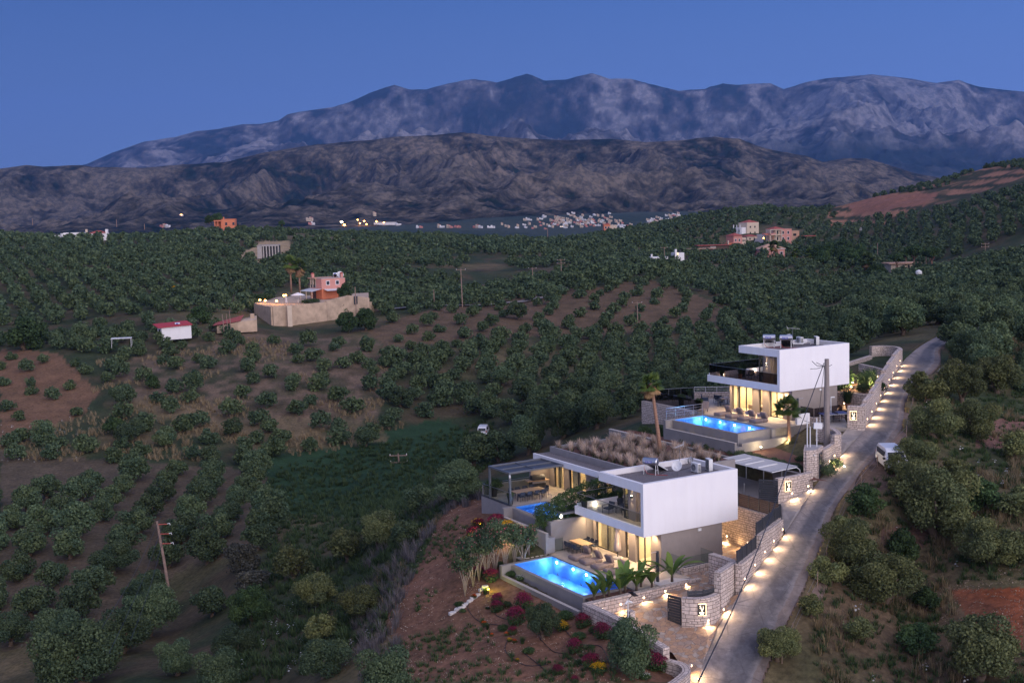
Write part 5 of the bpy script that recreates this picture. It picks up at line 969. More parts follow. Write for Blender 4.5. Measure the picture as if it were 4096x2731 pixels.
for i, v in enumerate((1.4, 3.1, 4.8, 6.5)): dup(L0, w2(-1.25, v + .1, 0), YAW, f'{names[i]} taupe cushion lounger from the right by the upper pool', group='floor cushion loungers by the upper pool')
for i, v in enumerate((2.2, 3.9, 5.6)):
    p_ = thing('pillow', f'{names[i]} pale pillow from the right leaning on the upper pool loungers', 'pillow', w2(-.5, v, .32), YAW, 'pale pillows on the upper pool loungers'); MB().box(-.07, .07, -.26, .26, 0, .42, Matrix.Rotation(-.35, 4, 'Y')).build('cover', 'pale_fabric', p_, bevel=.05)
UM = thing('parasol', 'closed pale parasol in front of the lower sliding doors', 'parasol', w1(1.03, 4.8, 0), YAW)
MB().lathe([(.36, 0), (.36, .12), (.33, .16), (.05, .17)], 18).build('base', 'white_rock', UM); MB().tube([(0, 0, .1), (0, 0, 2.75)], .03, 8).build('pole', 'dark_metal', UM)
vs = []; nn = 24
for z, r in ((.62, .17), (.7, .27), (1.0, .25), (1.5, .20), (2.1, .14), (2.5, .08), (2.72, .03)): vs += [((r * (1 + .16 * math.cos(k * math.pi)) * math.cos(2 * math.pi * k / nn)), r * (1 + .16 * math.cos(k * math.pi)) * math.sin(2 * math.pi * k / nn), z) for k in range(nn)]
MB().add(vs, [(i * nn + k, i * nn + (k + 1) % nn, (i + 1) * nn + (k + 1) % nn, (i + 1) * nn + k) for i in range(6) for k in range(nn)]).build('folded_canopy', 'pale_fabric', UM, smooth=True)
def armchair(label, loc, rot, w=.7, group='dark balcony chairs'):
    T = thing('armchair', label, 'armchair', loc, rot, group); MB().box(-w / 2 + .05, w / 2 - .05, -.3, .3, .34, .44).build('seat', 'blue_fabric', T, bevel=.02); MB().box(-w / 2 + .05, w / 2 - .05, -.05, .05, 0, .45, Matrix.Translation((0, .3, .42)) @ Matrix.Rotation(-.25, 4, 'X')).build('backrest', 'blue_fabric', T, bevel=.02)
    for s in (-1, 1): MB().tube([(s * w / 2, -.32, 0), (s * w / 2, -.32, .6), (s * w / 2, .36, .6), (s * w / 2, .42, 0)], .022, 6).build('arm_frame', 'dark_metal', T)
    return T
A0 = armchair('dark armchair at the edge of the lower balcony', w1(1.3, 6.3, 3.31), YAW - 1.4)
dup(A0, w1(2.2, 5.2, 3.31), YAW + 2.6, 'dark armchair nearest the glass door on the lower balcony'); dup(A0, w1(2.9, 6.5, 3.31), YAW + .4, 'dark armchair at the back of the lower balcony')
dup(A0, w2(2.2, 6.6, 3.31), YAW - 1.2, 'dark armchair left of the pale pillow on the upper balcony'); dup(A0, w2(2.9, 5.6, 3.31), YAW + 2.9, 'dark armchair by the glass door on the upper balcony')
ct = thing('side_table', 'low dark table between the lower balcony armchairs', 'table', w1(2.1, 6.1, 3.31), YAW); MB().box(-.4, .4, -.3, .3, .42, .46).build('top', 'dark_metal', ct); [MB().tube([(x, y, 0), (x, y, .42)], .02, 5).build('leg', 'dark_metal', ct) for x in (-.35, .35) for y in (-.25, .25)]
pp_ = thing('pillow', 'pale pillow standing on an upper balcony armchair', 'pillow', w2(2.25, 6.5, 3.75), YAW); MB().box(-.22, .22, -.06, .06, 0, .36).build('cover', 'pale_fabric', pp_, bevel=.04)
# sofas on the upper terrace
for i, (u, v, a, w_, lb) in enumerate(((2.6, 14.0, YAW + .9, 2.0, 'long dark sofa on the upper terrace'), (.6, 15.4, YAW + 2.2, 1.7, 'second dark sofa facing the long one on the upper terrace'), (3.6, 12.9, YAW + 1.6, .9, 'dark armchair at the right of the terrace sofas'), (.2, 17.8, YAW + 1.3, .8, 'dark high back chair at the far left of the upper terrace'))): armchair(lb, w2(u, v, 0), a, w_, 'dark outdoor seats on the upper terrace')
ct = thing('coffee_table', 'low dark coffee table between the terrace sofas', 'table', w2(1.4, 13.6, 0), YAW + .6); MB().box(-.6, .6, -.35, .35, .36, .4).build('top', 'dark_metal', ct); [MB().tube([(x, y, 0), (x, y, .36)], .02, 5).build('leg', 'dark_metal', ct) for x in (-.55, .55) for y in (-.3, .3)]
SL = thing('sun_lounger', 'brown sun lounger with raised back beside the upper pool', 'sun lounger', w2(-1.5, 9.3, 0), YAW + .55)
MB().box(-.95, .35, -.32, .32, .30, .36).build('seat', 'cushion_fabric', SL, bevel=.01); MB().box(0, .75, -.32, .32, -.03, .03, Matrix.Translation((.34, 0, .33)) @ Matrix.Rotation(math.radians(-58), 4, 'Y')).build('backrest', 'cushion_fabric', SL, bevel=.01)
for x in (-.85, .3):
    for y in (-.3, .3): MB().tube([(x, y, .32), (x * 1.08, y, 0)], .022, 6).build('leg', 'dark_metal', SL)
MB().tube([(-.95, -.34, .33), (.4, -.34, .33), (.75, -.34, .55)], .02, 5).tube([(-.95, .34, .33), (.4, .34, .33), (.75, .34, .55)], .02, 5).build('arm_frame', 'dark_metal', SL)
BQ = thing('barbecue', 'large black barbecue against the cream terrace wall', 'barbecue', w1(3.0, 19.6, 2.5), YAW - .15)
MB().box(-.7, .7, -.3, .3, .1, .85).build('cabinet', 'black_plastic', BQ, bevel=.02); MB().box(-1.05, 1.05, -.32, .32, .85, .92).build('shelf', 'wood_table', BQ); MB().box(-.6, .65, -.34, -.30, .66, .82).build('control_panel', 'steel', BQ)
hd = [(-.62, .62)]; vs = []
for x in (-.62, .62): vs += [(x, .32 * math.cos(t), .93 + .42 * math.sin(t)) for t in np.linspace(0, math.pi, 9)]
MB().add(vs, [(i, i + 1, 9 + i + 1, 9 + i) for i in range(8)] + [tuple(range(9)), tuple(range(9, 18))]).build('hood', 'black_plastic', BQ); [MB().box(x - .03, x + .03, -.25, .25, 0, .1).build('wheel', 'black_plastic', BQ) for x in (-.55, .55)]
TT = thing('tennis_table', 'blue table tennis table beside the upper driveway gate', 'table tennis table', (30.1, 113.6, 6.75), .2)
MB().box(-1.37, 1.37, -.76, .76, .73, .76).build('top', 'table_blue', TT); MB().box(-1.38, 1.38, -.78, -.76, .71, .762).box(-1.38, 1.38, .76, .78, .71, .762).build('edge_line', 'white_plastic', TT); MB().box(-.01, .01, -.85, .85, .762, .91).build('net', 'dark_metal', TT)
for x in (-1.1, -.3, .3, 1.1):
    for y in (-.55, .55): MB().tube([(x, y, 0), (x, y, .73)], .028, 6).build('leg', 'dark_metal', TT)
MB().tube([(-1.1, -.55, .3), (1.1, -.55, .3)], .02, 5).tube([(-1.1, .55, .3), (1.1, .55, .3)], .02, 5).tube([(-1.1, -.55, .3), (-1.1, .55, .3)], .02, 5).tube([(1.1, -.55, .3), (1.1, .55, .3)], .02, 5).build('brace', 'dark_metal', TT)
SH = thing('outdoor_shower', 'tall dark outdoor shower post by the lower patio corner', 'shower', w1(-.1, -1.75, 0), YAW); MB().box(-.07, .07, -.1, .1, 0, 2.3).build('post', 'dark_metal', SH); MB().tube([(-.05, 0, 2.25), (-.6, 0, 2.25)], .025, 6).build('shower_arm', 'steel', SH); MB().box(.071, .075, -.06, .06, 1.2, 1.7).build('control_panel', 'steel', SH)
SH2 = thing('outdoor_shower', 'tall dark outdoor shower post by the upper villa corner', 'shower', w2(1.9, -.4, 0), YAW); MB().box(-.06, .06, -.09, .09, 0, 2.2).build('post', 'dark_metal', SH2); MB().tube([(0, 0, 2.15), (.5, -.2, 2.18)], .02, 6).build('shower_arm', 'steel', SH2)
rail('bent dark handrail at the patio steps behind the banana plants', [w1(-1.6, -.9), w1(-.5, -1.9)], 0, .8, 'grey_metal', 1, 1)
bo = thing('steel_bollard', 'slim steel post standing in the carport behind the brown fence', 'bollard', atz(2977, 1976, 3.12), 0); MB().lathe([(.06, 0), (.06, .9), (.05, .93)], 10).build('tube', 'steel', bo)
SP = thing('solar_lamp_post', 'thin pole with solar panel and cameras beside the garden wall', 'lamp post', w1(-6.75, -7.2, -1.5), YAW)
MB().tube([(0, 0, -1.2), (0, 0, 2.9)], .035, 8).build('pole', 'light_metal', SP); MB().box(-.3, .3, -.02, .02, -.2, .2, Matrix.Translation((.45, 0, 3.15)) @ Matrix.Rotation(.7, 4, 'Y') @ Matrix.Rotation(1.2, 4, 'X')).build('solar_panel', 'heater_panel', SP); MB().tube([(0, 0, 2.8), (.25, 0, 3.0), (.45, 0, 3.1)], .025, 6).build('bracket', 'black_plastic', SP)
for s in (-1, 1): MB().tube([(s * .05, 0, 2.75), (s * .28, -.1, 2.62)], .06, 8).build('camera', 'white_plastic', SP)

# ------------------------------------------------------------------ poles, cables
def pole(label, base, h, m='pole_wood', r=.13, arms=0, lean=(0, 0), arm_w=1.1, name='utility_pole', red=False, group='utility poles'):
    T = thing(name, label, 'utility pole', base, 0, group); top = (lean[0], lean[1], h); MB().tube([(0, 0, -1), (lean[0] * .5, lean[1] * .5, h * .5), top], [r * 1.15, r, r * .75], 10).build('shaft', m, T)
    for a in range(arms):
        z = h - .35 - a * 1.1; cx_ = lean[0] * z / h
        if red: MB().box(cx_ + .1, cx_ + 1.1, -.05, .05, z - .05, z + .05).build('cross_arm', 'red_tile', T); MB().tube([(cx_ + 1.05, 0, z), (cx_ + 1.35, 0, z + .1), (cx_ + 1.4, 0, z - .1)], .05, 6).build('insulator', 'light_metal', T)
        else:
            MB().box(cx_ - arm_w, cx_ + arm_w, -.06, .06, z - .06, z + .06).build('cross_arm', 'pole_wood', T)
            for x in (-arm_w + .1, 0, arm_w - .1): MB().lathe([(.05, 0), (.07, .1), (.03, .25)], 7, (cx_ + x, 0, z + .06)).build('insulator', 'light_metal', T)
    return T
cp_ = atY(3307, 1850, 105.3)
PC = pole('thick concrete utility pole in front of the upper villa', (cp_[0], cp_[1], cp_[2]), 9.15, 'pole_concrete', .26, 0, name='concrete_pole')
MB().tube([(-.2, 0, 8.5), (-.9, -.1, 8.6), (-1.3, 0, 9.0)], .03, 5).tube([(-.2, 0, 8.5), (-.8, .2, 8.3), (-1.4, .1, 8.3)], .025, 5).tube([(-.2, 0, 8.5), (-1.0, -.3, 8.9)], .025, 5).tube([(.2, 0, 8.5), (.45, 0, 8.65)], .02, 5).build('bracket_and_wires', 'black_plastic', PC).name = 'wire_bracket'
bx = atY(3279, 1800, 103.5)
for i, (dx, h_, lb) in enumerate(((-.45, 2.6, 'left thin grey vent pipe on the gatehouse roof'), (-.2, 1.8, 'middle thin grey vent pipe on the gatehouse roof'), (.35, 2.5, 'right thin grey pipe carrying a white box on the gatehouse'))):
    t_ = thing('vent_pipe', lb, 'pipe', (25.0 + dx, 101.0, 6.75), 0, 'pipes on the gatehouse roof'); MB().tube([(0, 0, 0), (0, 0, h_)], .045, 6).build('tube', 'light_metal', t_)
    if i == 2: MB().box(-.35, .35, -.12, .12, 1.6, 2.1, Matrix.Rotation(.05, 4, 'Y')).build('white_box', 'light_metal', t_)
cl = thing('camera_pole', 'thin white pole with a camera behind the concrete pole', 'pole', w2(4.0, -2.6, 0), 0); MB().tube([(0, 0, 0), (0, 0, 2.4)], .04, 6).build('tube', 'light_metal', cl); MB().box(0, .35, -.05, .05, 2.3, 2.4).build('camera', 'white_plastic', cl)
def cable(label, P, r, k=8): o = MB().tube([tuple(p) for p in smooth(P, k)], r, 5).build('cable', 'black_plastic'); tag(o, label, 'cable', 'overhead cables'); return o
cable('thick black cable falling from the concrete pole across the road', [atY(3296, 1452, 105.2), atY(3205, 1700, 96), atY(3107, 1995, 85), atY(2960, 2370, 68), atY(2791, 2731, 54), atY(2700, 2950, 46)], .035)
cable('thin guy wire leaning on the concrete pole', [atY(3298, 1460, 105.2), atY(3286, 1560, 106.5), atY(3277, 1650, 107.5)], .022)
cable('thin cable strung between the vent pipes and a post', [atY(3216, 1681, 104), atY(3240, 1690, 103.6), atY(3268, 1700, 103)], .02)
pole('tall dark red utility pole with three short red arms', gpt(688, 2421) if gpt(688, 2421) is not None else D(395, 1390, 133), 9.6, arms=3, lean=(-1.15, 0), red=True, r=.16)
LP = bpy.data.objects['utility_pole'] if 'utility_pole' in bpy.data.objects else None
PDL = [(1062, 700, 83, 350, 1, 'utility pole with one cross arm on the ridge road'), (922, 1120, 82, 190, 3, 'leaning utility pole in the green meadow'), (1290, 643, 48, 420, 2, 'utility pole with two arms on the middle ridge'), (1224, 650, 36, 420, 1, 'short utility pole left of the two armed pole'),
       (998, 707, 42, 352, 0, 'bare pole on the road left of the cross arm pole'), (1465, 752, 60, 330, 1, 'thin pole standing among the scattered orchard trees'), (1527, 615, 48, 480, 1, 'pole below the white flat roofed houses'), (1470, 630, 28, 450, 0, 'small bare pole left of the white houses'),
       (2016, 612, 54, 520, 0, 'bare pole right of the pine wood'), (2127, 628, 50, 440, 1, 'pole with an arm among the umbrella pines'), (2263, 612, 54, 440, 2, 'pole with boxes on the right hillside'), (2286, 600, 42, 480, 0, 'bare pole far right on the hillside'),
       (818, 706, 58, 335, 0, 'pole standing at the end of the tall stone terrace wall'), (1772, 600, 60, 560, 0, 'tall pole in front of the pink hipped house'), (552, 1700, 0, 0, 0, '')]
for dx, dy, hd_, Y, arms, lb in PDL:
    if not hd_: continue
    b_ = D(dx, dy, Y); g = zz(b_[0], b_[1]); b_[2] = min(b_[2], g + 1.5); h_ = hd_ * 1.7415 * Y / F; pole(lb, b_, h_, r=.14, arms=arms, lean=(-.1 * h_ * (.6 if arms == 3 else .15), 0), arm_w=1.4)
b_ = gpt(251, 2731); pole('top of a wooden pole at the bottom left edge', D(144, 1570, 108), 2.6, r=.14)
for P in ([(205, 900), (520, 925), (740, 945)],): pass
wire = lambda a, b_, s=1.5: [a, (a + b_) / 2 - np.array([0, 0, s]), b_]
cable('long thin wire between the terrace wall pole and the ridge road', wire(D(818, 652, 335), D(998, 668, 352)), .05); cable('thin wire along the ridge towards the two armed pole', wire(D(1055, 620, 350), D(1288, 602, 420)), .05); cable('thin wire from the two armed pole to the white houses', wire(D(1288, 602, 420), D(1525, 572, 480)), .05)
tp = D(370, 1185, 133); 
for i, (dx, dy, Y) in enumerate(((235, 1440, 95), (250, 1500, 90), (300, 1470, 92))): cable(f'{names[i]} thin wire falling left from the dark red pole', wire(tp - np.array([-.1 * i, 0, 1.1 * i]), D(dx, dy, Y), .6), .02)

# ------------------------------------------------------------------ vehicles
def car(label, loc, rot, van=False):
    T = thing('parked_van' if van else 'parked_car', label, 'van' if van else 'car', loc, rot); L = 4.5 if van else 4.2
    prof = [(-L / 2, .45), (-L / 2 + .03, .95), (-L / 2 + .12, 1.55), (-L / 2 + .4, 1.78), (L * .12, 1.80), (L * .24, 1.62), (L * .36, 1.08), (L * .47, .92), (L / 2, .7), (L / 2, .4), (L * .3, .3), (-L * .3, .3)]
    wd = lambda z: .86 if z < 1.0 else .86 - (z - 1.0) * .2
    n = len(prof); vs = [(x, -wd(z), z) for x, z in prof] + [(x, wd(z), z) for x, z in prof]; MB().add(vs, [tuple(range(n)), tuple(range(n, 2 * n))[::-1]] + [(i, (i + 1) % n, n + (i + 1) % n, n + i) for i in range(n)]).build('body', 'car_white', T, bevel=.04)
    MB().box(-.02, .02, -.62, .62, 0, .50, Matrix.Translation((-L / 2 + .045, 0, 1.02)) @ Matrix.Rotation(.16, 4, 'Y')).build('rear_window', 'car_glass', T)
    MB().box(-.02, .02, -.66, .66, 0, .58, Matrix.Translation((L * .37 - .02, 0, 1.12)) @ Matrix.Rotation(-.72, 4, 'Y')).build('windscreen', 'car_glass', T)
    for s in (-1, 1):
        MB().box(-L * .4, L * .2, s * .80 - .03, s * .80 + .03, 1.10, 1.55).build('side_window', 'car_glass', T); MB().box(L * .27, L * .33, s * .98 - .09, s * .98 + .09, 1.0, 1.16).build('wing_mirror', 'black_plastic', T, bevel=.02)
        MB().box(-L / 2 - .012, -L / 2 + .04, s * .74 - .08, s * .74 + .08, .8, 1.15).build('tail_light', 'red_tile', T); MB().box(L / 2 - .06, L / 2 + .012, s * .65 - .16, s * .65 + .16, .62, .78).build('headlight', 'light_metal', T)
        for x in (-L * .32, L * .32): w = MB().tube([(x, s * .78, .32), (x, s * .9, .32)], .32, 16).build('tyre', 'tyre', T); MB().tube([(x, s * .9, .32), (x, s * .91, .32)], .18, 12).build('rim', 'steel', w)
    MB().box(-L / 2 - .015, -L / 2 + .01, -.25, .25, .6, .72).build('number_plate', 'white_plastic', T)
    return T
vb = atz(3590, 1880, 4.75); car('white van half hidden by an olive tree beside the road', (vb[0] - .3, vb[1] + .6, 4.85), -math.pi / 2 - .06, True)
cb = gpt(1934, 1737); car('white car seen from behind among the valley olive trees', (cb[0], cb[1], cb[2] + .02), math.pi / 2 - .1)
# ------------------------------------------------------------------ foliage materials (leaf brightness is a real per-leaf variation stored on the mesh)
def leafmat(name, c0, c1, transl=.25, rough=.75):
    k = NT(name); a = k.n('ShaderNodeAttribute', attribute_name='lcol'); s = k.n('ShaderNodeSeparateColor'); k.l(a.outputs[0], s.inputs[0])
    oi = k.n('ShaderNodeObjectInfo'); c = k.ramp(s.outputs[0], [(0, c0), (1, c1)])
    r = k.n('ShaderNodeMapRange'); r.inputs[3].default_value = .68; r.inputs[4].default_value = 1.38; k.l(oi.outputs['Random'], r.inputs[0])
    c2 = k.mix(c, k.ramp(s.outputs[1], [(0, (.92, 1, 1.06)), (1, (1.12, 1.03, .80))]), 1, 'MULTIPLY'); v = k.n('ShaderNodeVectorMath', operation='SCALE'); k.l(c2, v.inputs[0]); k.l(r.outputs[0], v.inputs['Scale'])
    df = k.b; k.l(v.outputs[0], df.inputs[0]); df.inputs['Roughness'].default_value = rough; df.inputs['Specular IOR Level'].default_value = .2
    tl = k.n('ShaderNodeBsdfTranslucent'); k.l(v.outputs[0], tl.inputs[0]); ms = k.n('ShaderNodeMixShader', i_0=transl); k.l(df.outputs[0], ms.inputs[1]); k.l(tl.outputs[0], ms.inputs[2]); k.l(ms.outputs[0], k.o.inputs[0])
leafmat('olive_leaf', (.030, .058, .031), (.135, .185, .10)); leafmat('dark_leaf', (.022, .045, .018), (.085, .14, .055)); leafmat('grey_leaf', (.05, .055, .045), (.15, .15, .13)); leafmat('banana_leaf', (.04, .09, .02), (.16, .24, .06), .35, .45)
leafmat('pampas_plume', (.34, .25, .21), (.70, .56, .48)); leafmat('magenta_flower', (.08, .012, .028), (.25, .03, .08)); leafmat('yellow_flower', (.35, .2, .01), (.75, .45, .02)); leafmat('white_flower', (.6, .6, .62), (.8, .8, .8)); leafmat('orange_flower', (.4, .05, .01), (.65, .12, .02)); leafmat('pink_flower', (.45, .1, .12), (.65, .2, .25))
leafmat('dry_grass', (.14, .11, .065), (.36, .28, .18)); leafmat('green_grass', (.025, .05, .02), (.08, .12, .05)); leafmat('lavender', (.12, .11, .12), (.30, .27, .29)); leafmat('palm_leaf', (.04, .075, .02), (.14, .19, .05), .3, .5); leafmat('palm_dead', (.16, .10, .05), (.36, .24, .14))
mat('olive_bark', (.12, .085, .06), .95, .3, 4); mat('palm_bark', (.30, .17, .11), .95, .3, 9, bump=.6, bsc=16); mat('pale_bark', (.33, .27, .22), .9, .2, 5); mat('pine_bark', (.18, .10, .07), .95, .3, 4)
def leafcloud(blobs, n, size, rs, up=.25, shell=(.72, 1.06), asp=1.7, zmin=None):
    B = np.array(blobs, float); w = B[:, 3] ** 2; k_ = rs.choice(len(B), n, p=w / w.sum()); d = rs.normal(size=(n, 3)); d[:, 2] += up; d /= np.linalg.norm(d, axis=1)[:, None]
    r = rs.uniform(*shell, n) * (1 + .12 * rs.normal(size=n) ** 2 * .5); P = B[k_, :3] + d * (B[k_, 3] * r)[:, None] * np.array([1, 1, .86])
    if zmin is not None: P[:, 2] = np.maximum(P[:, 2], zmin + rs.random(n) * .1)
    nrm = d + rs.normal(size=(n, 3)) * .75; nrm /= np.linalg.norm(nrm, axis=1)[:, None]
    a = np.cross(nrm, rs.normal(size=(n, 3))); a /= np.linalg.norm(a, axis=1)[:, None] + 1e-9; b = np.cross(nrm, a); s = size * rs.uniform(.6, 1.35, n)[:, None]; a *= s * asp / 2; b *= s / 2
    V = np.stack([P - a * .9, P - b, P + a * .9, P + b], 1).reshape(-1, 3); Q = np.arange(4 * n).reshape(n, 4)
    blob_tone = rs.random(len(B))[k_]
    c = np.stack([np.clip(rs.random(n) * .75 + blob_tone * .25, 0, 1), np.clip(blob_tone * .7 + rs.random(n) * .3, 0, 1), np.zeros(n)], -1); return V, Q, np.repeat(c, 4, 0)
def crown_blobs(rs, nb=18, flat=.62, zc=1.15, core=True):
    b = []
    for i in range(nb):
        t = rs.uniform(0, 2 * math.pi); q = rs.uniform(-.85, 1); rr = math.sqrt(max(0, 1 - q * q * .8)) * rs.uniform(.35, .86); b.append((rr * math.cos(t), rr * math.sin(t), zc + q * flat * .78 + rs.normal() * .06, rs.uniform(.17, .40)))
    if core: b.append((0, 0, zc, .5))
    return b
def leafobj(name, m, V, Q, c): 
    me = bpy.data.meshes.new(name); V = V.astype(np.float32); Q = Q.astype(np.int32); me.vertices.add(len(V)); me.vertices.foreach_set('co', V.ravel()); me.loops.add(Q.size); me.loops.foreach_set('vertex_index', Q.ravel())
    me.polygons.add(len(Q)); me.polygons.foreach_set('loop_start', np.arange(0, Q.size, 4, dtype=np.int32)); me.polygons.foreach_set('loop_total', np.full(len(Q), 4, np.int32)); me.update(calc_edges=True)
    a = me.color_attributes.new('lcol', 'FLOAT_COLOR', 'POINT'); cc = np.ones((len(V), 4), np.float32); cc[:, :3] = c; a.data.foreach_set('color', cc.ravel()); me.materials.append(MATS[m]); return me
def meshonly(mb, name, m):
    o = mb.build(name, m, smooth=True); me = o.data; bpy.data.objects.remove(o); return me
def trunk_mesh(rs, zc=1.15, r=.11, m='olive_bark', limbs=4, h0=.45):
    mb = MB(); lean = rs.normal(size=2) * .05; mb.tube([(0, 0, -.15), (lean[0], lean[1], h0 * .5), (lean[0] * 2, lean[1] * 2, h0)], [r * 1.35, r * .95, r], 7)
    for i in range(limbs):
        t = 2 * math.pi * i / limbs + rs.random(); mb.tube([(lean[0] * 2, lean[1] * 2, h0 - .05), (.22 * math.cos(t), .22 * math.sin(t), h0 + .28), (.5 * math.cos(t), .5 * math.sin(t), zc + .1)], [r * .6, r * .4, r * .15], 5)
    return meshonly(mb, 'trunk', m)
TREE = {}
def tree_kind(key, leaf, lods, nb=18, flat=.62, zc=1.15, variants=3, bark='olive_bark', h0=.45, up=.25, limbs=4, r=.11, shell=(.72, 1.06), core=True):
    TREE[key] = []
    for v in range(variants):
        rs = np.random.default_rng(hash((len(key), v, nb)) % 9999 + v * 17 + ord(key[0])); bl = crown_blobs(rs, nb, flat, zc, core); tm = trunk_mesh(rs, zc, r, bark, limbs, h0)
        TREE[key].append((tm, [leafobj('crown', leaf, *leafcloud(bl, n, s, rs, up, shell)) for n, s in lods], bl))
tree_kind('olive', 'olive_leaf', ((17000, .046), (4200, .088), (1100, .16)), 26, .66, .84, variants=5, h0=.25)
tree_kind('grey', 'grey_leaf', ((14000, .046), (3600, .09)), 24, .62, .8, variants=1, h0=.25); tree_kind('dark', 'dark_leaf', ((14000, .05), (4000, .09)), 24, .74, .78, variants=2, h0=.2, bark='olive_bark')
tree_kind('pine', 'dark_leaf', ((3000, .10), (1500, .13)), 14, .28, 2.1, variants=2, bark='pine_bark', h0=1.4, r=.08)
def recolor(me, m): q = me.copy(); q.materials[0] = MATS[m]; return q
leafmat('olive_leaf_warm', (.050, .068, .026), (.20, .22, .10))
TREE['warm'] = [(a, [recolor(c, 'olive_leaf_warm') for c in b], d) for a, b, d in TREE['olive']]
def place_tree(key, p, w, label, group, name='olive_tree', cat='olive tree', lod=None, rs=RNG, hs=None):
    """w = crown width in metres"""
    T = thing(name, label, cat, (p[0], p[1], p[2] - .05), float(rs.uniform(0, 6.28)), group); v = TREE[key][int(rs.integers(len(TREE[key])))]; s = w / 2.15
    d = math.hypot(p[0], p[1]); l = lod if lod is not None else (0 if w / d > .038 else 1 if w / d > .016 else 2); l = min(l, len(v[1]) - 1)
    T.scale = (s, s, s * (hs or float(rs.uniform(.85, 1.12)))); link('trunk', v[0], T); link('crown', v[1][l], T); return T

# ------------------------------------------------------------------ hand placed trees: overview px of trunk foot, crown width px, description
HT = [(1785,1516,121,'olive','olive tree leaning at the road edge, lowest left on the roadside slope'),(1917,1600,165,'olive','olive crown cut by the bottom edge beside the road'),(2250,1565,225,'olive','large spreading olive tree below the red earth patch'),
(2027,1384,181,'olive','wide low olive tree in dry grass right of the lower road'),(2268,1305,165,'olive','olive tree right of the wide low one, above the red earth'),(1955,1308,150,'olive','tall double crowned olive tree beside the middle of the road'),
(1905,1345,95,'olive','small olive bush at the foot of the tall double crowned tree'),(2155,1233,205,'olive','broad olive tree above the bare brown earth strip'),(1862,1420,70,'olive','small olive bush at the road edge, second from the bottom'),(2075,1300,100,'dark','dark bush between the wide low olive and the brown strip'),(2130,1400,80,'dark','dark low bush in the dry grass right of centre slope'),(1975,1470,80,'olive','small olive bush below the wide low olive tree'),(2110,1500,110,'dark','dark scrubby bush in the grass near the bottom'),(1935,1235,70,'olive','small olive bush at the road edge above the double crowned tree'),(2330,1290,110,'olive','olive crown at the right edge above the red earth'),(2260,1170,100,'dark','dark bush on the right slope below the litter strewn earth'),(1990,1185,100,'dark','thin untidy tree with bare twigs below the parked van'),(2100,1160,125,'olive','olive tree just below the parked white van'),
(2064,1092,66,'olive','small olive bush covering the front of the parked van'),(2100,1080,120,'olive','olive tree directly right of the parked van'),(2195,1110,88,'olive','olive tree above the litter strewn earth, right of the van'),(2150,1010,130,'olive','round olive tree upslope of the parked van'),(2240,1010,120,'olive','olive tree on the right slope below the road bend'),
(2125,925,100,'olive','olive tree beside the road opposite the stepped wall'),(2210,930,120,'olive','olive tree behind the one opposite the stepped wall'),(2290,905,130,'olive','bushy olive tree on the right slope near the track'),(2330,1060,90,'olive','olive tree at the right edge above the bare earth'),(2335,1190,110,'olive','olive tree cut by the right edge below the bare earth'),
(171,1590,230,'olive','huge olive crown at the bottom left edge of the picture'),(275,1500,150,'olive','olive tree behind the huge bottom left crown'),(343,1462,150,'olive','olive tree at the foot of the dark red utility pole'),(406,1550,112,'olive','rounded olive tree beside the water at the bottom left'),(545,1515,118,'olive','olive tree right of the pond'),
(577,1435,110,'dark','dark green tree above the pond'),(487,1415,95,'olive','olive tree left of the dark green pond tree'),(577,1368,95,'grey','greyish olive tree above the dark pond tree'),(505,1600,140,'olive','olive crown cut by the bottom edge right of the pond'),(730,1400,118,'olive','yellowish olive tree beside the lavender slope'),(830,1420,120,'olive','olive tree at the upper edge of the lavender slope'),
(676,1335,105,'olive','olive tree above the yellowish one by the lavender slope'),(559,1322,98,'grey','purple grey tree at the meadow corner'),(744,1560,140,'olive','olive tree at the bottom edge below the flower slope'),(735,1475,95,'olive','small yellowish olive tree beside the white wild flowers'),(890,1600,180,'olive','round olive tree at the bottom edge of the red slope'),
(1045,1160,140,'olive','large olive tree left of the covered dining terrace'),(965,1180,90,'olive','olive tree left of the large one by the dining terrace'),(870,1260,120,'olive','olive tree at the top of the lavender slope'),(800,1290,100,'olive','olive tree downhill of the lavender slope top'),(930,1255,80,'olive','small olive tree at the top of the red slope'),
(1150,1062,100,'olive','olive tree just behind the mesh pergola'),(1215,1045,115,'olive','olive tree right behind the mesh pergola'),(1090,1075,100,'olive','olive tree above the large terrace olive'),(1290,1010,110,'olive','olive tree behind the grass roof'),(1370,985,110,'olive','olive tree left of the long grey wall'),
(60,805,110,'dark','broad dark tree at the left edge above the red field'),(195,800,70,'olive','olive tree above the left red field'),(460,745,62,'dark','dark bush tree beside the red roofed shed'),(285,935,70,'olive','large round olive tree right of the red field'),(265,1000,60,'dark','dark green bush below the large round olive'),(350,895,42,'dark','dark round bush on the dry slope'),
(840,760,60,'dark','wide dark bush below the tall stone terrace wall'),(800,765,60,'dark','dark bush left of the wide one below the terrace wall'),(1190,735,60,'olive','large olive crown standing in the scattered orchard'),(1270,700,60,'olive','tall olive crown at the top of the scattered orchard')]
PLACED = []
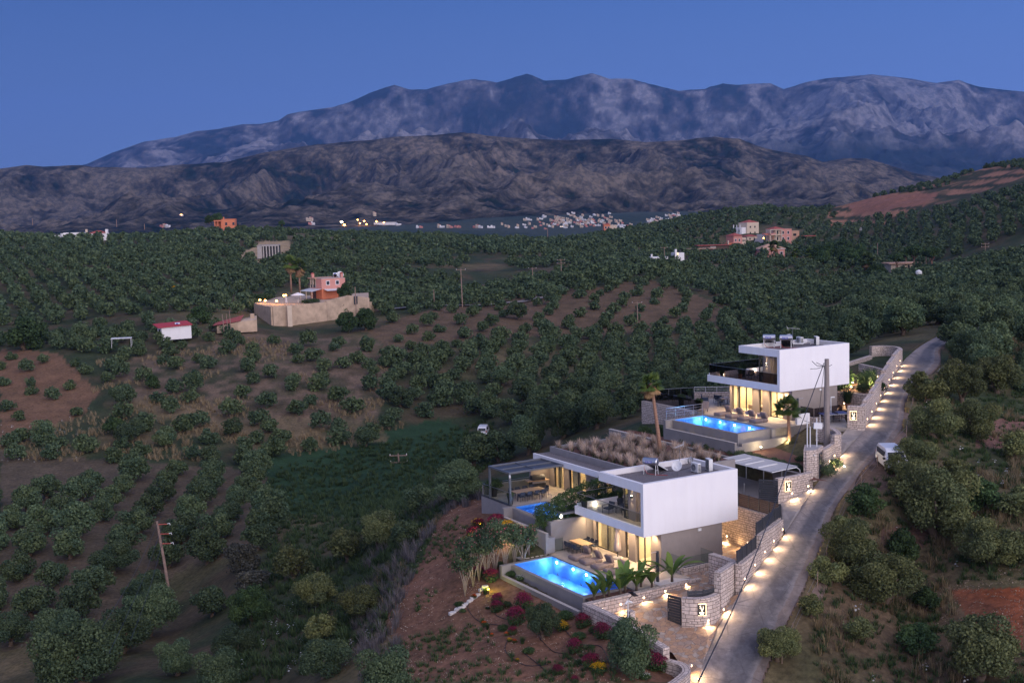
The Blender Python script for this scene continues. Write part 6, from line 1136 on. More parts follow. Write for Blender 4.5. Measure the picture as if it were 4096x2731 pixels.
for dx, dy, w, key, lb in HT:
    p = gpt(dx * 1.7415, min(dy * 1.7415, 2725))
    if dy > 1566: q = gpt(dx * 1.7415, 2725); r_ = CAM + ray(dx * 1.7415, dy * 1.7415) * (q[1]); r_ = atY(dx * 1.7415, dy * 1.7415, q[1] - (dy - 1566) * .13); p = np.array([r_[0], r_[1], zz(r_[0], r_[1])])
    if p is None: continue
    wm = w * 1.7415 * p[1] / F; place_tree('warm' if key == 'olive' and (dx > 1780 or 'yellow' in lb or 'lavender' in lb) and p[1] < 140 else key, p, wm, lb, 'olive trees on the slopes' if key == 'olive' else 'dark and grey trees on the slopes', 'olive_tree' if key == 'olive' else 'broadleaf_tree', 'olive tree' if key == 'olive' else 'tree'); PLACED.append((p[0], p[1], wm * .42))
for (px, py, w, lb) in ((2171, 2559, 160, 'clipped double crowned olive tree on the red slope below the lower pool'), (2519, 2700, 250, 'full olive tree in front of the stone garden wall')):
    p = gpt(px, py); wm = w * p[1] / F; place_tree('olive', p, wm, lb, 'olive trees on the slopes', lod=0, hs=1.25); PLACED.append((p[0], p[1], wm * .4))
# ------------------------------------------------------------------ groves
def pix(x, y): return tuple(np.array(q) / 1.7415 for q in pj(np.stack([x, y, TP(x, y)], -1)))
def grove(poly, Yr, sp, rot, jit, w, ex=[], aniso=1., drop=0., scr=None):
    x = np.arange(-.52 * Yr[1], .52 * Yr[1], sp); y = np.arange(0, Yr[1] - Yr[0], sp * aniso); X, Yy = np.meshgrid(x, y); X = X + (np.arange(len(y)) % 2)[:, None] * sp * .5
    cy = (Yr[0] + Yr[1]) / 2; Yy = Yy - (Yr[1] - Yr[0]) / 2; c, s = math.cos(rot), math.sin(rot); x, y = (c * X - s * Yy).ravel(), (s * X + c * Yy).ravel() + cy
    x = x + RNG.normal(size=x.size) * jit * sp; y = y + RNG.normal(size=x.size) * jit * sp; ok = (y > Yr[0]) & (y < Yr[1]) & (np.abs(x / y) < .47); x, y = x[ok], y[ok]; px, py = pix(x, y)
    ok = inpoly(px, py, poly) if poly else np.ones(x.size, bool)
    for e in ex: ok &= ~inpoly(px, py, e)
    if scr: ok &= fbm(x / scr[0] + 5, y / scr[0], 3) > scr[1]
    ok &= RNG.random(x.size) > drop; x, y = x[ok], y[ok]; return [(a, b, w * RNG.uniform(.8, 1.2)) for a, b in zip(x, y)]
LLG = [(-60, 1060), (620, 1085), (640, 1250), (450, 1330), (380, 1400), (240, 1480), (-60, 1540)]
SPARSE = [(880, 730), (1000, 718), (1230, 692), (1480, 652), (1650, 690), (1640, 745), (1400, 775), (1180, 782), (1000, 810), (880, 800)]
DENSE = [(870, 815), (1180, 785), (1400, 778), (1640, 748), (1720, 720), (2000, 720), (2060, 770), (1960, 800), (1900, 900), (1480, 960), (1240, 1010), (1130, 965), (990, 945), (880, 930)]
DRYS = [(240, 830), (560, 785), (860, 790), (870, 850), (880, 950), (700, 975), (300, 1000), (250, 950)]
REDF = [(-60, 810), (170, 810), (230, 900), (180, 960), (-60, 1010)]
BAND = [(-60, 1020), (250, 1000), (650, 985), (990, 955), (830, 1060), (620, 1080), (-60, 1055)]
MEADOW = [(620, 1075), (860, 1040), (1010, 970), (1130, 1010), (960, 1110), (840, 1190), (640, 1190)]
FARX = [[(545, 590), (600, 555), (668, 553), (672, 585), (600, 612)], [(120, 552), (245, 540), (245, 532), (120, 534)], [(590, 740), (885, 712), (885, 690), (590, 700)], [(1930, 500), (1900, 470), (2160, 430), (2250, 390), (2352, 385), (2352, 430), (2180, 470), (2050, 500)], SPARSE, [(1650, 575), (1820, 560), (1840, 520), (1770, 515), (1660, 555)]]
SITE = [tuple(p[:2]) for p in (w1(-9, -4), w1(-9, 9.6), w1(-4.5, 11), w1(-4.5, 21.5), w1(14, 32), w2(-3, 21), w2(12, 17), (52, 150), (56, 152), (52, 138), (38, 112), (28, 95), (20, 78), (10, 60))]
pts = grove(LLG, (95, 215), 6.7, .55, .04, 4.9) + grove(SPARSE, (260, 420), 9.5, .2, .12, 3.9) + grove(DENSE, (130, 345), 6.1, .35, .10, 4.9) + grove(DRYS, (195, 325), 8.2, .3, .24, 4.2) + grove(REDF, (190, 320), 9, .4, .18, 3.2) + grove(BAND, (150, 260), 6.5, .2, .22, 4.2)
pts += grove([(240, 830), (560, 785), (590, 760), (350, 745), (-60, 790), (-60, 815), (170, 812)], (240, 345), 6, .2, .25, 4.2) + grove([(860, 790), (880, 950), (1000, 950), (1130, 960), (1000, 820), (870, 810)], (190, 300), 6.6, .1, .2, 4.6)
pts += grove([(2060, 620), (2352, 590), (2420, 600), (2420, 960), (2352, 860), (2200, 800), (2185, 770), (2140, 740), (2080, 770), (1950, 760), (1950, 700)], (160, 420), 5.4, .3, .16, 5.6) + grove([(2190, 760), (2420, 700), (2420, 980), (2250, 900), (2180, 830)], (118, 200), 5.0, .3, .2, 5.2)
far = grove(None, (330, 560), 6.9, .05, .08, 5.2, FARX + [DENSE, DRYS, REDF], 1.15, scr=(60, .34)) + grove(None, (560, 1180), 7.2, .0, .10, 5.7, FARX, 1.55, scr=(110, .33))
def free(p, ex=True):
    x, y, w = p
    if inpoly(np.array(x), np.array(y), SITE) or inpoly(np.array(x), np.array(y), ROADPOLY): return False
    if min(math.hypot(x - q[0], y - q[1]) - q[2] for q in PLACED) < w * .35: return False
    px, py = pix(np.array([x]), np.array([y])); return not inpoly(px[0], py[0], MEADOW)
pts = [p for p in pts if free(p)]; acc = []
for p in sorted(pts, key=lambda p: p[1]):                       # keep crowns apart where passes overlap
    if all(abs(p[0] - q[0]) > 3 or abs(p[1] - q[1]) > 3 or math.hypot(p[0] - q[0], p[1] - q[1]) > 3.0 for q in acc[-260:]): acc.append(p)
acc.sort(key=lambda p: -p[2] / p[1]); NI = 300 - len(PLACED)
def region_label(px, py):
    for poly, lb in ((LLG, 'olive tree in the planted grid at the lower left'), (SPARSE, 'round olive tree in the scattered orchard'), (DRYS, 'olive tree on the dry grass slope'), (REDF, 'small olive tree on the reddish left field'), (BAND, 'olive tree in the belt above the planted grid'), (DENSE, 'olive tree in the dense valley grove')):
        if inpoly(np.array(px), np.array(py), poly): return lb
    return 'olive tree on the far right slope' if px > 1900 else 'olive tree on the valley side'
ind = []
for x, y, w in acc[:NI]:
    p = np.array([x, y, zz(x, y)]); px, py = pix(np.array([x]), np.array([y])); ind.append((float(px[0]), float(py[0]), p, w, region_label(float(px[0]), float(py[0]))))
for r_, lb in (('LLG', LLG), ): pass
W20 = names[:11] + 'twelfth thirteenth fourteenth fifteenth sixteenth seventeenth eighteenth nineteenth twentieth'.split()
ordn = lambda i: W20[i] if i < 20 else ['twenty-', 'thirty-', 'forty-', 'fifty-'][i // 10 - 2] + (names + names)[i % 10]
bylab = {}
for t in ind: bylab.setdefault(t[4], []).append(t)
for lb, L in bylab.items():
    L.sort(key=lambda t: -t[1]); rows = []
    for t in L:                                                  # group into picture rows so that each tree can be pointed at
        if rows and abs(rows[-1][0][1] - t[1]) < (18 if t[1] > 1000 else 9): rows[-1].append(t)
        else: rows.append([t])
    for ri, row in enumerate(rows):
        row.sort(key=lambda t: t[0])
        for ci, t in enumerate(row): place_tree('olive', t[2], t[3], f'{lb}, {ordn(ri)} row up, {ordn(ci)} from left', lb.replace('olive tree', 'olive trees', 1))
rest = acc[NI:] + far
def merged(name, P, bl_sets, lods, leaf, label, hs=(.85, 1.1)):
    Vs, Qs, Cs = [], [], []; o_ = 0; rs = np.random.default_rng(5); tmpl = {}
    for li, (n, s) in enumerate(lods): tmpl[li] = [leafcloud(b, n, s, rs, .35) for b in bl_sets]
    for x, y, w in P:
        li = 0 if y < 330 else 1 if y < 560 else 2; V, Q, C = tmpl[li][rs.integers(len(bl_sets))]; a = rs.uniform(0, 6.28); c, s = math.cos(a), math.sin(a); k_ = w / 2.15
        W_ = np.empty_like(V); W_[:, 0] = (c * V[:, 0] - s * V[:, 1]) * k_ + x; W_[:, 1] = (s * V[:, 0] + c * V[:, 1]) * k_ + y; W_[:, 2] = V[:, 2] * k_ * rs.uniform(*hs) + zz_fast(x, y) - (.3 if y < 560 else .9); C2 = C.copy(); C2[:, 0] = np.clip(C2[:, 0] * rs.uniform(.7, 1.15), 0, 1); C2[:, 1] = np.clip(C2[:, 1] * .6 + rs.random() * .5, 0, 1)
        Vs.append(W_); Qs.append(Q + o_); Cs.append(C2); o_ += len(V)
    V, Q, C = np.concatenate(Vs), np.concatenate(Qs), np.concatenate(Cs); me = leafobj(name, leaf, V, Q, C); o = link(name, me); tag(o, label, 'olive grove', kind='stuff'); return o
RZ = {}
_r = np.array([(p[0], p[1]) for p in rest]); _z = Z(_r[:, 0], _r[:, 1])
for (a, b), c in zip(_r, _z): RZ[(a, b)] = float(c)
zz_fast = lambda x, y: RZ[(x, y)]
BL = [t[2] for t in TREE['olive']]
merged('olive_grove', rest, BL, ((800, .17), (330, .25), (110, .38)), 'olive_leaf', 'far olive groves covering the hills beyond the villas')
print('TREES', len(ind), len(rest), len(far))
# ------------------------------------------------------------------ garden plants near the villas
def plantmesh(name, leaf, n, size, blobs, seed=1, up=.4, asp=1.7, shell=(.5, 1.05)): return leafobj(name, leaf, *leafcloud(blobs, n, size, np.random.default_rng(seed), up, shell, asp))
def blade_mesh(name, leaf, n, r0, h, lean, w, seed=1, droop=.3, seg=3):
    """arching blades growing from a tuft"""
    rs = np.random.default_rng(seed); V, Q, C = [], [], []
    for i in range(n):
        t = rs.uniform(0, 6.28); d = np.array([math.cos(t), math.sin(t), 0]); b = d * rs.uniform(0, r0) ; L = h * rs.uniform(.65, 1.1); ln = lean * rs.uniform(.2, 1.2); sd = np.array([-d[1], d[0], 0]); k0 = len(V); tone = rs.random(); c = (tone, rs.random(), 0)
        for s_ in range(seg + 1):
            q = s_ / seg; p = b + d * (ln * q * q * L) + np.array([0, 0, L * (q - droop * ln * q ** 3)]); ww = w * (1 - q * .85); V += [p - sd * ww, p + sd * ww]; C += [c, c]
        for s_ in range(seg): Q.append((k0 + 2 * s_, k0 + 2 * s_ + 1, k0 + 2 * s_ + 3, k0 + 2 * s_ + 2))
    return leafobj(name, leaf, np.array(V), np.array(Q), np.array(C))
def joinleaf(name, parts):
    """several leaf meshes with different leaf materials in one plant part"""
    me = bpy.data.meshes.new(name); Vs, Qs, Cs, Ms = [], [], [], []; o_ = 0
    for i, p in enumerate(parts):
        n = len(p.vertices); v = np.empty(n * 3, np.float32); p.vertices.foreach_get('co', v); q = np.empty(len(p.loops), np.int32); p.loops.foreach_get('vertex_index', q); c = np.empty(n * 4, np.float32); p.color_attributes['lcol'].data.foreach_get('color', c)
        Vs.append(v.reshape(-1, 3)); Qs.append(q.reshape(-1, 4) + o_); Cs.append(c.reshape(-1, 4)[:, :3]); Ms.append(np.full(len(q) // 4, i, np.int32)); o_ += n
    m = leafobj(name, parts[0].materials[0].name, np.concatenate(Vs), np.concatenate(Qs), np.concatenate(Cs))
    for p in parts[1:]: m.materials.append(p.materials[0])
    m.polygons.foreach_set('material_index', np.concatenate(Ms)); return m
# feathery grasses on the roof
def grass_tuft(seed): return joinleaf('grass_tuft', [blade_mesh('b', 'green_grass', 120, .2, .6, .8, .014, seed), blade_mesh('b', 'pampas_plume', 110, .14, 1.0, .5, .022, seed + 9)])
TUFT = [grass_tuft(s) for s in (1, 2, 3)]
rs = np.random.default_rng(3); n_ = 0
for v in np.arange(7.2, 20.2, .98):
    for u in np.arange(5.9, 14.4, .95):
        p = w1(u + rs.uniform(-.4, .4), v + rs.uniform(-.4, .4), 5.68)
        if rs.random() < .08: continue
        o = link('feather_grass', TUFT[rs.integers(3)], None, p, float(rs.uniform(0, 6))); s = float(rs.uniform(.75, 1.25)); o.scale = (s, s, s); tag(o, 'pinkish feathery grass clump planted on the flat roof garden', 'ornamental grass', 'feathery grass clumps on the roof garden')
def shrub(name, lb, cat, me, p, s, group, sz=None, stem=None):
    if stem is None: o = link(name, me, None, p, float(rs.uniform(0, 6)))
    else: o = bpy.data.objects.new(name, None); COL.objects.link(o); o.location = tuple(map(float, p)); link('foliage', me, o); link('stem', stem, o)
    o.scale = (s, s, s * (sz or 1)); tag(o, lb, cat, group); return o
dome = [(0, 0, .35, .5), (.3, .1, .3, .38), (-.28, .2, .3, .38), (0, -.3, .3, .38), (-.1, .3, .35, .35), (.2, -.2, .45, .35)]
def fl_shrub(leaf, flower, seed, nf=420, fs=.07, zf=.45): 
    f = plantmesh('f', flower, nf, fs, [(a, b, c + zf * .5, r * .95) for a, b, c, r in dome], seed + 3, 1.2, 1.2, (.85, 1.1)); return joinleaf('shrub', [plantmesh('g', leaf, 1500, .075, dome, seed), f])
SH_ = {'magenta': fl_shrub('dark_leaf', 'magenta_flower', 1, 1300, .06), 'yellow': fl_shrub('dark_leaf', 'yellow_flower', 2, 900, .055), 'white': fl_shrub('dark_leaf', 'white_flower', 3, 110, .05), 'orange': fl_shrub('dark_leaf', 'orange_flower', 4, 500, .07), 'green': plantmesh('shrub', 'green_grass', 1700, .07, dome, 5), 'dark': plantmesh('shrub', 'dark_leaf', 1700, .07, dome, 6), 'grey': plantmesh('shrub', 'olive_leaf', 1800, .065, dome, 7), 'tuft': blade_mesh('shrub', 'green_grass', 260, .15, .8, .6, .014, 8), 'lav': joinleaf('shrub', [blade_mesh('shrub', 'lavender', 320, .35, 1.0, .5, .014, 9), plantmesh('g', 'dark_leaf', 500, .06, dome, 12)])}
# overview px of foot, width px, kind, label
SL_ = [(1100,1215,34,'magenta','magenta bush at the corner of the dining terrace wall'),(1140,1215,46,'magenta','magenta and dark bush left of the small pool trough'),(1098,1210,36,'yellow','yellow flowering bush lit by a garden spot, highest'),(1088,1238,40,'magenta','magenta bush below the lit yellow bush'),(1078,1258,42,'yellow','yellow flowering bush beside the bright garden lamp'),
(1165,1222,44,'yellow','yellow flowering bush right of the oleanders near the small pool'),(1100,1322,36,'magenta','magenta bush among the lower oleander stems'),(1128,1335,44,'magenta','magenta bush above the far corner of the lower pool'),(1115,1365,30,'tuft','grass tuft lit yellow by a small garden spot'),(1090,1375,18,'orange','orange flowers beside the stone steps top'),(1055,1395,30,'dark','dark bush left of the stone steps'),
(1063,1408,20,'green','small bright green bush by the stone steps'),(1140,1405,40,'magenta','magenta bush at the top of the stone steps, left one'),(1112,1435,16,'orange','orange flower cushion beside the stone steps'),(1142,1388,34,'magenta','magenta bush touching the far pool corner'),(1165,1392,30,'green','green bush under the lower pool trough'),(1204,1400,54,'magenta','large magenta bush below the middle of the pool trough'),(1185,1435,58,'magenta','large magenta bush left of the clipped olive tree'),
(1225,1412,40,'dark','dark green bush right of the large magenta bush'),(1178,1460,26,'magenta','narrow magenta bush left of the clipped olive'),(1120,1445,26,'tuft','green grass tuft below the stone steps'),(1155,1450,34,'green','long green bush on the red slope above the orange flowers'),(1164,1462,16,'orange','orange flowers on the red slope'),(1130,1462,12,'orange','small dull orange cushion on the red slope'),(1170,1475,16,'yellow','small yellow flower cushion on the red slope'),
(1182,1478,16,'orange','small red flower cushion beside the grass tuft'),(1200,1478,32,'tuft','round grass tuft left of the clipped olive trunk'),(1215,1500,34,'dark','dark round bush below the clipped olive tree'),(1188,1520,14,'yellow','tiny yellow cushion in the middle of the red slope'),(1298,1425,50,'dark','dark bush between clipped olive and pool wall'),(1290,1450,42,'yellow','yellow dotted bush right of the clipped olive'),(1338,1440,48,'magenta','magenta bush at the start of the stone garden wall'),
(1365,1455,34,'green','flat green bush under the stone garden wall'),(1385,1468,54,'magenta','dark magenta bush under the middle of the garden wall'),(1330,1470,42,'dark','dark bush between two magenta bushes'),(1320,1500,46,'magenta','dull magenta bush in the middle of the lower slope'),(1360,1492,18,'green','bright green ball bush on the red slope'),(1330,1530,26,'dark','dark green ball bush left of the tall magenta bush'),(1358,1535,50,'magenta','tall bright magenta bush near the bottom of the slope'),
(1376,1548,46,'yellow','yellow flowering bush at the bottom of the slope'),(1262,1525,12,'green','tiny green bush on the irrigation line, left'),(1285,1535,12,'green','tiny green bush on the irrigation line, right'),(1282,1552,34,'magenta','pale pink flowering bush at the bottom of the slope'),(1320,1566,24,'magenta','pink bush cut by the bottom edge'),(1465,1545,44,'white','white dotted bush right of the full olive tree'),(1482,1562,34,'white','white flowering bush at the foot of the full olive tree'),
(1508,1540,60,'magenta','dark red bush inside the curve of the garden wall'),(1490,1520,48,'magenta','dark magenta bush behind the full olive tree'),(1120,1400,14,'white','white flower cushion beside the stone steps'),(1175,1325,30,'dark','dark low bush behind the far pool wall'),(1195,1335,24,'white','white dotted cushion behind the far pool wall'),(1205,1300,30,'green','green bush near the equipment boxes'),(1230,1290,34,'dark','dark bush left of the dining railing'),(1150,1300,30,'dark','dark bush under the oleanders'),
(1215,1265,30,'green','green bush left of the yellow garden spot'),(1243,1250,26,'green','bush lit yellow green by a spot near the dining rail')]
for dx, dy, w, k_, lb in SL_:
    p = gpt(dx * 1.7415, min(dy * 1.7415, 2728))
    if p is None: continue
    wm = w * 1.7415 * p[1] / F; shrub('flower_bush' if k_ in ('magenta', 'yellow', 'white', 'orange') else 'garden_bush', lb, 'bush', SH_[k_], p, wm / 1.5 * (1.25 if k_ == 'tuft' else 1), 'bushes on the garden slope', 1.05 if k_ == 'magenta' else .85)
# oleanders: many pale stems with leafy heads
def oleander(lb, p, h, seed):
    T = thing('oleander', lb, 'shrub', p, float(rs.uniform(0, 6)), 'oleander shrubs on the garden slope'); r_ = np.random.default_rng(seed); mb = MB(); hd_ = []
    for i in range(7):
        t = 2 * math.pi * i / 7 + r_.random(); q = r_.uniform(.25, .62) * h * .55; e = (q * math.cos(t), q * math.sin(t), h * r_.uniform(.72, .9)); mb.tube([(0, 0, -.1), (e[0] * .25, e[1] * .25, h * .35), e], [.035, .028, .012], 5); hd_.append((*e, h * r_.uniform(.12, .2)))
    mb.build('stems', 'pale_bark', T, smooth=True).name = 'stem_cluster'
    me = joinleaf('foliage', [plantmesh('g', 'olive_leaf', 1300, .09, hd_, seed, .6, 3.2, (.3, 1.1)), plantmesh('g', 'pink_flower', 50, .09, hd_, seed + 1, 1.5, 1.2, (.9, 1.15))]); link('foliage', me, T)
for i, (dx, dy, hd_) in enumerate(((1068,1372,100),(1087,1352,112),(1100,1335,110),(1118,1330,112),(1138,1320,112),(1160,1312,116),(1182,1300,96),(1202,1292,84),(1080,1330,90),(1215,1275,70))):
    p = gpt(dx * 1.7415, dy * 1.7415); oleander(f'pale stemmed oleander, {names[i]} from the left in the row beyond the lower pool' if i < 8 else ('pale oleander standing behind the row near its left end' if i == 8 else 'small oleander beside the wall with climbers'), p, hd_ * 1.7415 * p[1] / F, 20 + i)
# hedge of creepers below the lower balcony
def on_v(px, py, v): d = ray(px, py); t = ((B1 - CAM) @ VX + v) / (d @ VX); return CAM + d * t
hb = []; r_ = np.random.default_rng(9); O_ = on_v(2270, 2040, 10.2)
for t in np.linspace(0, 1, 26):
    px = 2150 + t * 330; top = 2035 - t * 150 - 22 * math.sin(t * 3); bot = 2112 - t * 90 if t > .12 else 2105
    for k_ in range(4):
        q = (k_ + .5) / 4; p = on_v(px + r_.uniform(-5, 5), top * (1 - q) + bot * q, 10.2 + r_.uniform(-.25, .35)); hb.append((*(p - O_), r_.uniform(.28, .45)))
hd_ = link('creeper_hedge', leafobj('foliage', 'dark_leaf', *leafcloud(hb, 15000, .085, r_, .3, (.4, 1.1))), None, O_); tag(hd_, 'dark leafy creeper mass hanging between the small pool and lower balcony', 'hedge')
for i, u in enumerate((-2.2, -1.2, .2, 1.2)):
    bl = [(r_.normal() * .15, -.1, z, .22) for z in np.linspace(.2, 2.2, 7)]; shrub('climbing_plant', f'{names[i]} climber from the left on the stone wall behind the dining table', 'climber', leafobj('climber', 'dark_leaf', *leafcloud(bl, 700, .09, r_, .2, (.3, 1.2))), w1(u, 10.3, -.1 + i * .15), 1, 'climbers on the stone wall')
# banana plants
def big_leaf_plant(lb, p, h, seed, n=9, group='banana plants along the forecourt wall', spread=1.):
    T = thing('banana_plant', lb, 'plant', p, 0, group); r_ = np.random.default_rng(seed); V, Q, C = [], [], []
    for i in range(n):
        t = r_.uniform(0, 6.28); d = np.array([math.cos(t), math.sin(t), 0]); sd = np.array([-d[1], d[0], 0]); L = h * r_.uniform(.75, 1.1); out = r_.uniform(.3, .85) * spread; c = (r_.uniform(.2, 1), r_.random(), 0); k0 = len(V)
        for s_ in range(9):
            q = s_ / 8; p_ = d * (out * L * (q ** 1.7)) + np.array([0, 0, L * (q - .42 * out * q ** 3)]); ww = 0.016 if q < .3 else .17 * h * .5 * math.sin(min(1, (q - .26) / .74) * math.pi) ** .6 + .01; up_ = np.array([0, 0, .35 * ww]); V += [p_ - sd * ww + up_, p_, p_ + sd * ww + up_]; C += [c] * 3
        for s_ in range(8): a = k0 + 3 * s_; Q += [(a, a + 1, a + 4, a + 3), (a + 1, a + 2, a + 5, a + 4)]
    link('leaves', leafobj('leaves', 'banana_leaf', np.array(V), np.array(Q), np.array(C)), T).name = 'leaf_fan'; MB().tube([(0, 0, -.1), (0, 0, h * .32)], [.11, .07], 8).build('stem', 'olive_bark', T, smooth=True)
for i, (u, v, h) in enumerate(((-6.1, -2.3, 1.7), (-5.4, -2.5, 1.9), (-4.7, -2.1, 2.1), (-4.0, -2.5, 2.2), (-3.3, -2.1, 2.4), (-2.5, -2.4, 2.3), (-1.8, -2.0, 2.1), (-1.2, -2.5, 2.0))): big_leaf_plant(f'{names[i]} banana plant from the left above the forecourt wall', w1(u, v, -.1), h, 40 + i)
big_leaf_plant('tallest banana plant standing alone in the white pebbles', w1(.7, -2.4, .02), 2.6, 60, 13, spread=1.1)
# palms
def palm(lb, p, h, rcrown, seed, fan=True, dead=0, lean=(0, 0), r=.2, n=34):
    T = thing('palm_tree', lb, 'palm', p, 0, 'palm trees'); r_ = np.random.default_rng(seed)
    MB().tube([(0, 0, -.3), (lean[0] * .3, lean[1] * .3, h * .35), (lean[0] * .7, lean[1] * .7, h * .75), (lean[0], lean[1], h)], [r * 1.25, r, r * .85, r * 1.1], 10).build('trunk', 'palm_bark', T, smooth=True)
    def fronds(n, rc, el, leaf, name, nl=13):
        V, Q, C = [], [], []
        for i in range(n):
            az = 2.4 * i + r_.uniform(-.3, .3); e = r_.uniform(*el); d = np.array([math.cos(az) * math.cos(e), math.sin(az) * math.cos(e), math.sin(e)]); side = np.array([-math.sin(az), math.cos(az), 0]); upv = np.cross(side, d); L = rc * r_.uniform(.8, 1.1); c0 = r_.random()
            for j in range(nl):                                        # fan of leaflets from the end of a stalk
                a = (j / (nl - 1) - .5) * 2.3; b = d * L * .42; dd = d * math.cos(a) + side * math.sin(a); dd = dd + upv * .12 * abs(math.sin(a)); q = b + dd * L * .58 * (1 - .25 * abs(a)); q[2] -= L * .16 * (1 + abs(a) * .4); m_ = (b + q) / 2 + upv * .03; wv = np.cross(dd, upv); wv = wv / (np.linalg.norm(wv) + 1e-9) * L * .08; k0 = len(V); V += [b, m_ - wv, q, m_ + wv]; Q.append((k0, k0 + 1, k0 + 2, k0 + 3)); c = (np.clip(c0 * .6 + r_.random() * .4, 0, 1), c0, 0); C += [c] * 4
            k0 = len(V); w_ = side * .012 * rc; V += [-w_, d * L * .42 - w_, d * L * .42 + w_, w_]; Q.append((k0, k0 + 1, k0 + 2, k0 + 3)); C += [(c0, .5, 0)] * 4
        o = link(name, leafobj(name, leaf, np.array(V), np.array(Q), np.array(C)), T, (lean[0], lean[1], h)); return o
    fronds(n, rcrown, (-.45, 1.45), 'palm_leaf', 'crown')
    if dead: fronds(14, rcrown * .9, (-1.4, -.5), 'palm_dead', 'dead_fronds')
    if dead > 1: MB().lathe([(.2, -h * .42), (rcrown * .30, -h * .32), (rcrown * .34, -h * .1), (.25, 0)], 12).build('skirt', 'palm_bark', T, (lean[0], lean[1], h))
    return T
pb_ = w1(11.3, 12.5, 5.6); palm('tall fan palm growing through the roof garden between the villas', pb_, 6.4, 1.35, 1, dead=1, lean=(-.75, .2), r=.17)
pb_ = w2(-1.2, -1.0 - 1.6, -1.8); palm('short fan palm in front of the upper pool corner', pb_, 3.7, 1.5, 2, lean=(-.2, 0), r=.16, n=40)
for dx, dy, h_, Y, lb in ((669, 670, 66, 372, 'taller shaggy palm left of the pink villa on the terrace wall'), (689, 672, 60, 374, 'shorter shaggy palm beside the pink villa on the terrace wall')): b_ = D(dx, dy, Y); palm(lb, b_, h_ * 1.7415 * Y / F, 3.3, int(dx), dead=2, r=.28)
for dx, dy, h_, Y, rc, lb in ((1778, 590, 32, 560, 3.5, 'palm in front of the pink hipped house'), (1828, 598, 20, 570, 3, 'short palm right of the pink hipped house'), (1860, 600, 24, 560, 3.2, 'shaggy palm left of the pine wood'), (1992, 622, 30, 500, 4.5, 'broad date palm in front of the pine wood')): b_ = D(dx, dy, Y); palm(lb, b_, h_ * 1.7415 * Y / F * .8, rc, int(dx), dead=1, r=.3)
# umbrella pines and the pine wood
for i, (dx, dy, w, Y) in enumerate(((2060, 628, 40, 440), (2100, 630, 50, 445), (2140, 632, 52, 435), (2078, 615, 36, 470))): p = D(dx, dy, Y); p[2] = min(p[2], zz(p[0], p[1]) + 1); place_tree('pine', p, w * 1.7415 * Y / F, f'{names[i]} umbrella pine from the left beside the yellow walled building', 'umbrella pines', 'pine_tree', 'pine tree', lod=0)
for i, (dx, dy, w, Y) in enumerate(((1875, 590, 50, 560), (1905, 588, 56, 555), (1940, 590, 60, 550), (1972, 594, 52, 545), (1920, 600, 44, 530), (1955, 604, 44, 525), (1890, 604, 40, 530))): p = D(dx, dy, Y); p[2] = zz(p[0], p[1]); place_tree('dark', p, w * 1.7415 * Y / F, f'{names[i]} dark bushy tree in the pine wood right of the pink house', 'trees of the pine wood', 'pine_tree', 'pine tree', lod=1, hs=1.3)
b_ = D(2010, 655, 420); b_[2] = zz(b_[0], b_[1]); place_tree('dark', b_, 60 * 1.7415 * 420 / F, 'large bright green tree below the umbrella pines', 'trees of the pine wood', 'broadleaf_tree', 'tree', lod=1)
b_ = D(793, 690, 340); place_tree('dark', np.array([b_[0], b_[1], 4.0]), 40 * 1.7415 * 340 / F, 'dark tree at the right end of the pink villa', 'trees by the pink villa', 'broadleaf_tree', 'tree', lod=1, hs=1.4)
for i, (dx, dy, w, Y) in enumerate(((500, 512, 34, 740), (480, 513, 24, 760), (648, 519, 16, 780))): p = D(dx, dy, Y); place_tree('dark', p, w * 1.7415 * Y / F, f'{names[i]} dark tree near the orange house on the ridge', 'dark ridge trees', 'broadleaf_tree', 'tree', lod=1)
# hedge balls along the long wall, bed plants, potted plants
for i, v in enumerate(np.linspace(6.2, 17.5, 12)): shrub('hedge_bush', f'{ordn(i)} round grey green hedge bush from the right above the long wall', 'bush', SH_['grey'], w1(19.35 + .15 * math.sin(i * 2), v, 4.55), 1.0 + .12 * math.sin(i * 3.1), 'hedge bushes along the long grey wall')
for i, (u, v, k_, s) in enumerate(((19.4, 4.6, 'grey', 1.1), (19.6, 3.2, 'grey', 1.0), (21.0, 3.0, 'tuft', 1.6), (21.5, 4.8, 'tuft', 1.8), (23.5, 6.0, 'tuft', 1.7), (20.6, 1.8, 'grey', 1.2), (22.6, 3.2, 'grey', 1.3), (24.5, 7.5, 'green', 1.2), (24.0, 4.2, 'magenta', .8), (25.0, 10.5, 'tuft', 1.6), (22.0, 6.5, 'green', 1.), (19.5, 19.2, 'green', 1.1), (19.6, 20.6, 'tuft', 1.3), (20.2, 22., 'tuft', 1.5), (19.8, 23.5, 'green', 1.1), (20.6, 24.8, 'tuft', 1.4), (20.0, 26.5, 'green', 1.2))):
    shrub('garden_bush', f'{dict(grey="grey green", tuft="feathery", green="green", dark="dark", magenta="red leaved")[k_]} plant, {ordn(i)} in the bed below the upper pool', 'bush', SH_[k_], w1(u, v, 4.55 if u < 26 else 4.9), s, 'plants in the bed below the upper pool', 1.1 if k_ == 'tuft' else .9)
bo = thing('boulder', 'large pale orange boulder in the bed behind the gatehouse', 'rock', w1(23.2, 5.2, 4.6), .4)
bm = bmesh.new(); bmesh.ops.create_icosphere(bm, subdivisions=3, radius=.75)
for v in bm.verts: q = mnoise.fractal(v.co * 1.6, 1., 2., 4); v.co *= 1 + q * .28; v.co.z *= .8; v.co.z += .35
me = bpy.data.meshes.new('stone'); bm.to_mesh(me); bm.free(); me.materials.append(MATS['rock']); link('stone', me, bo)
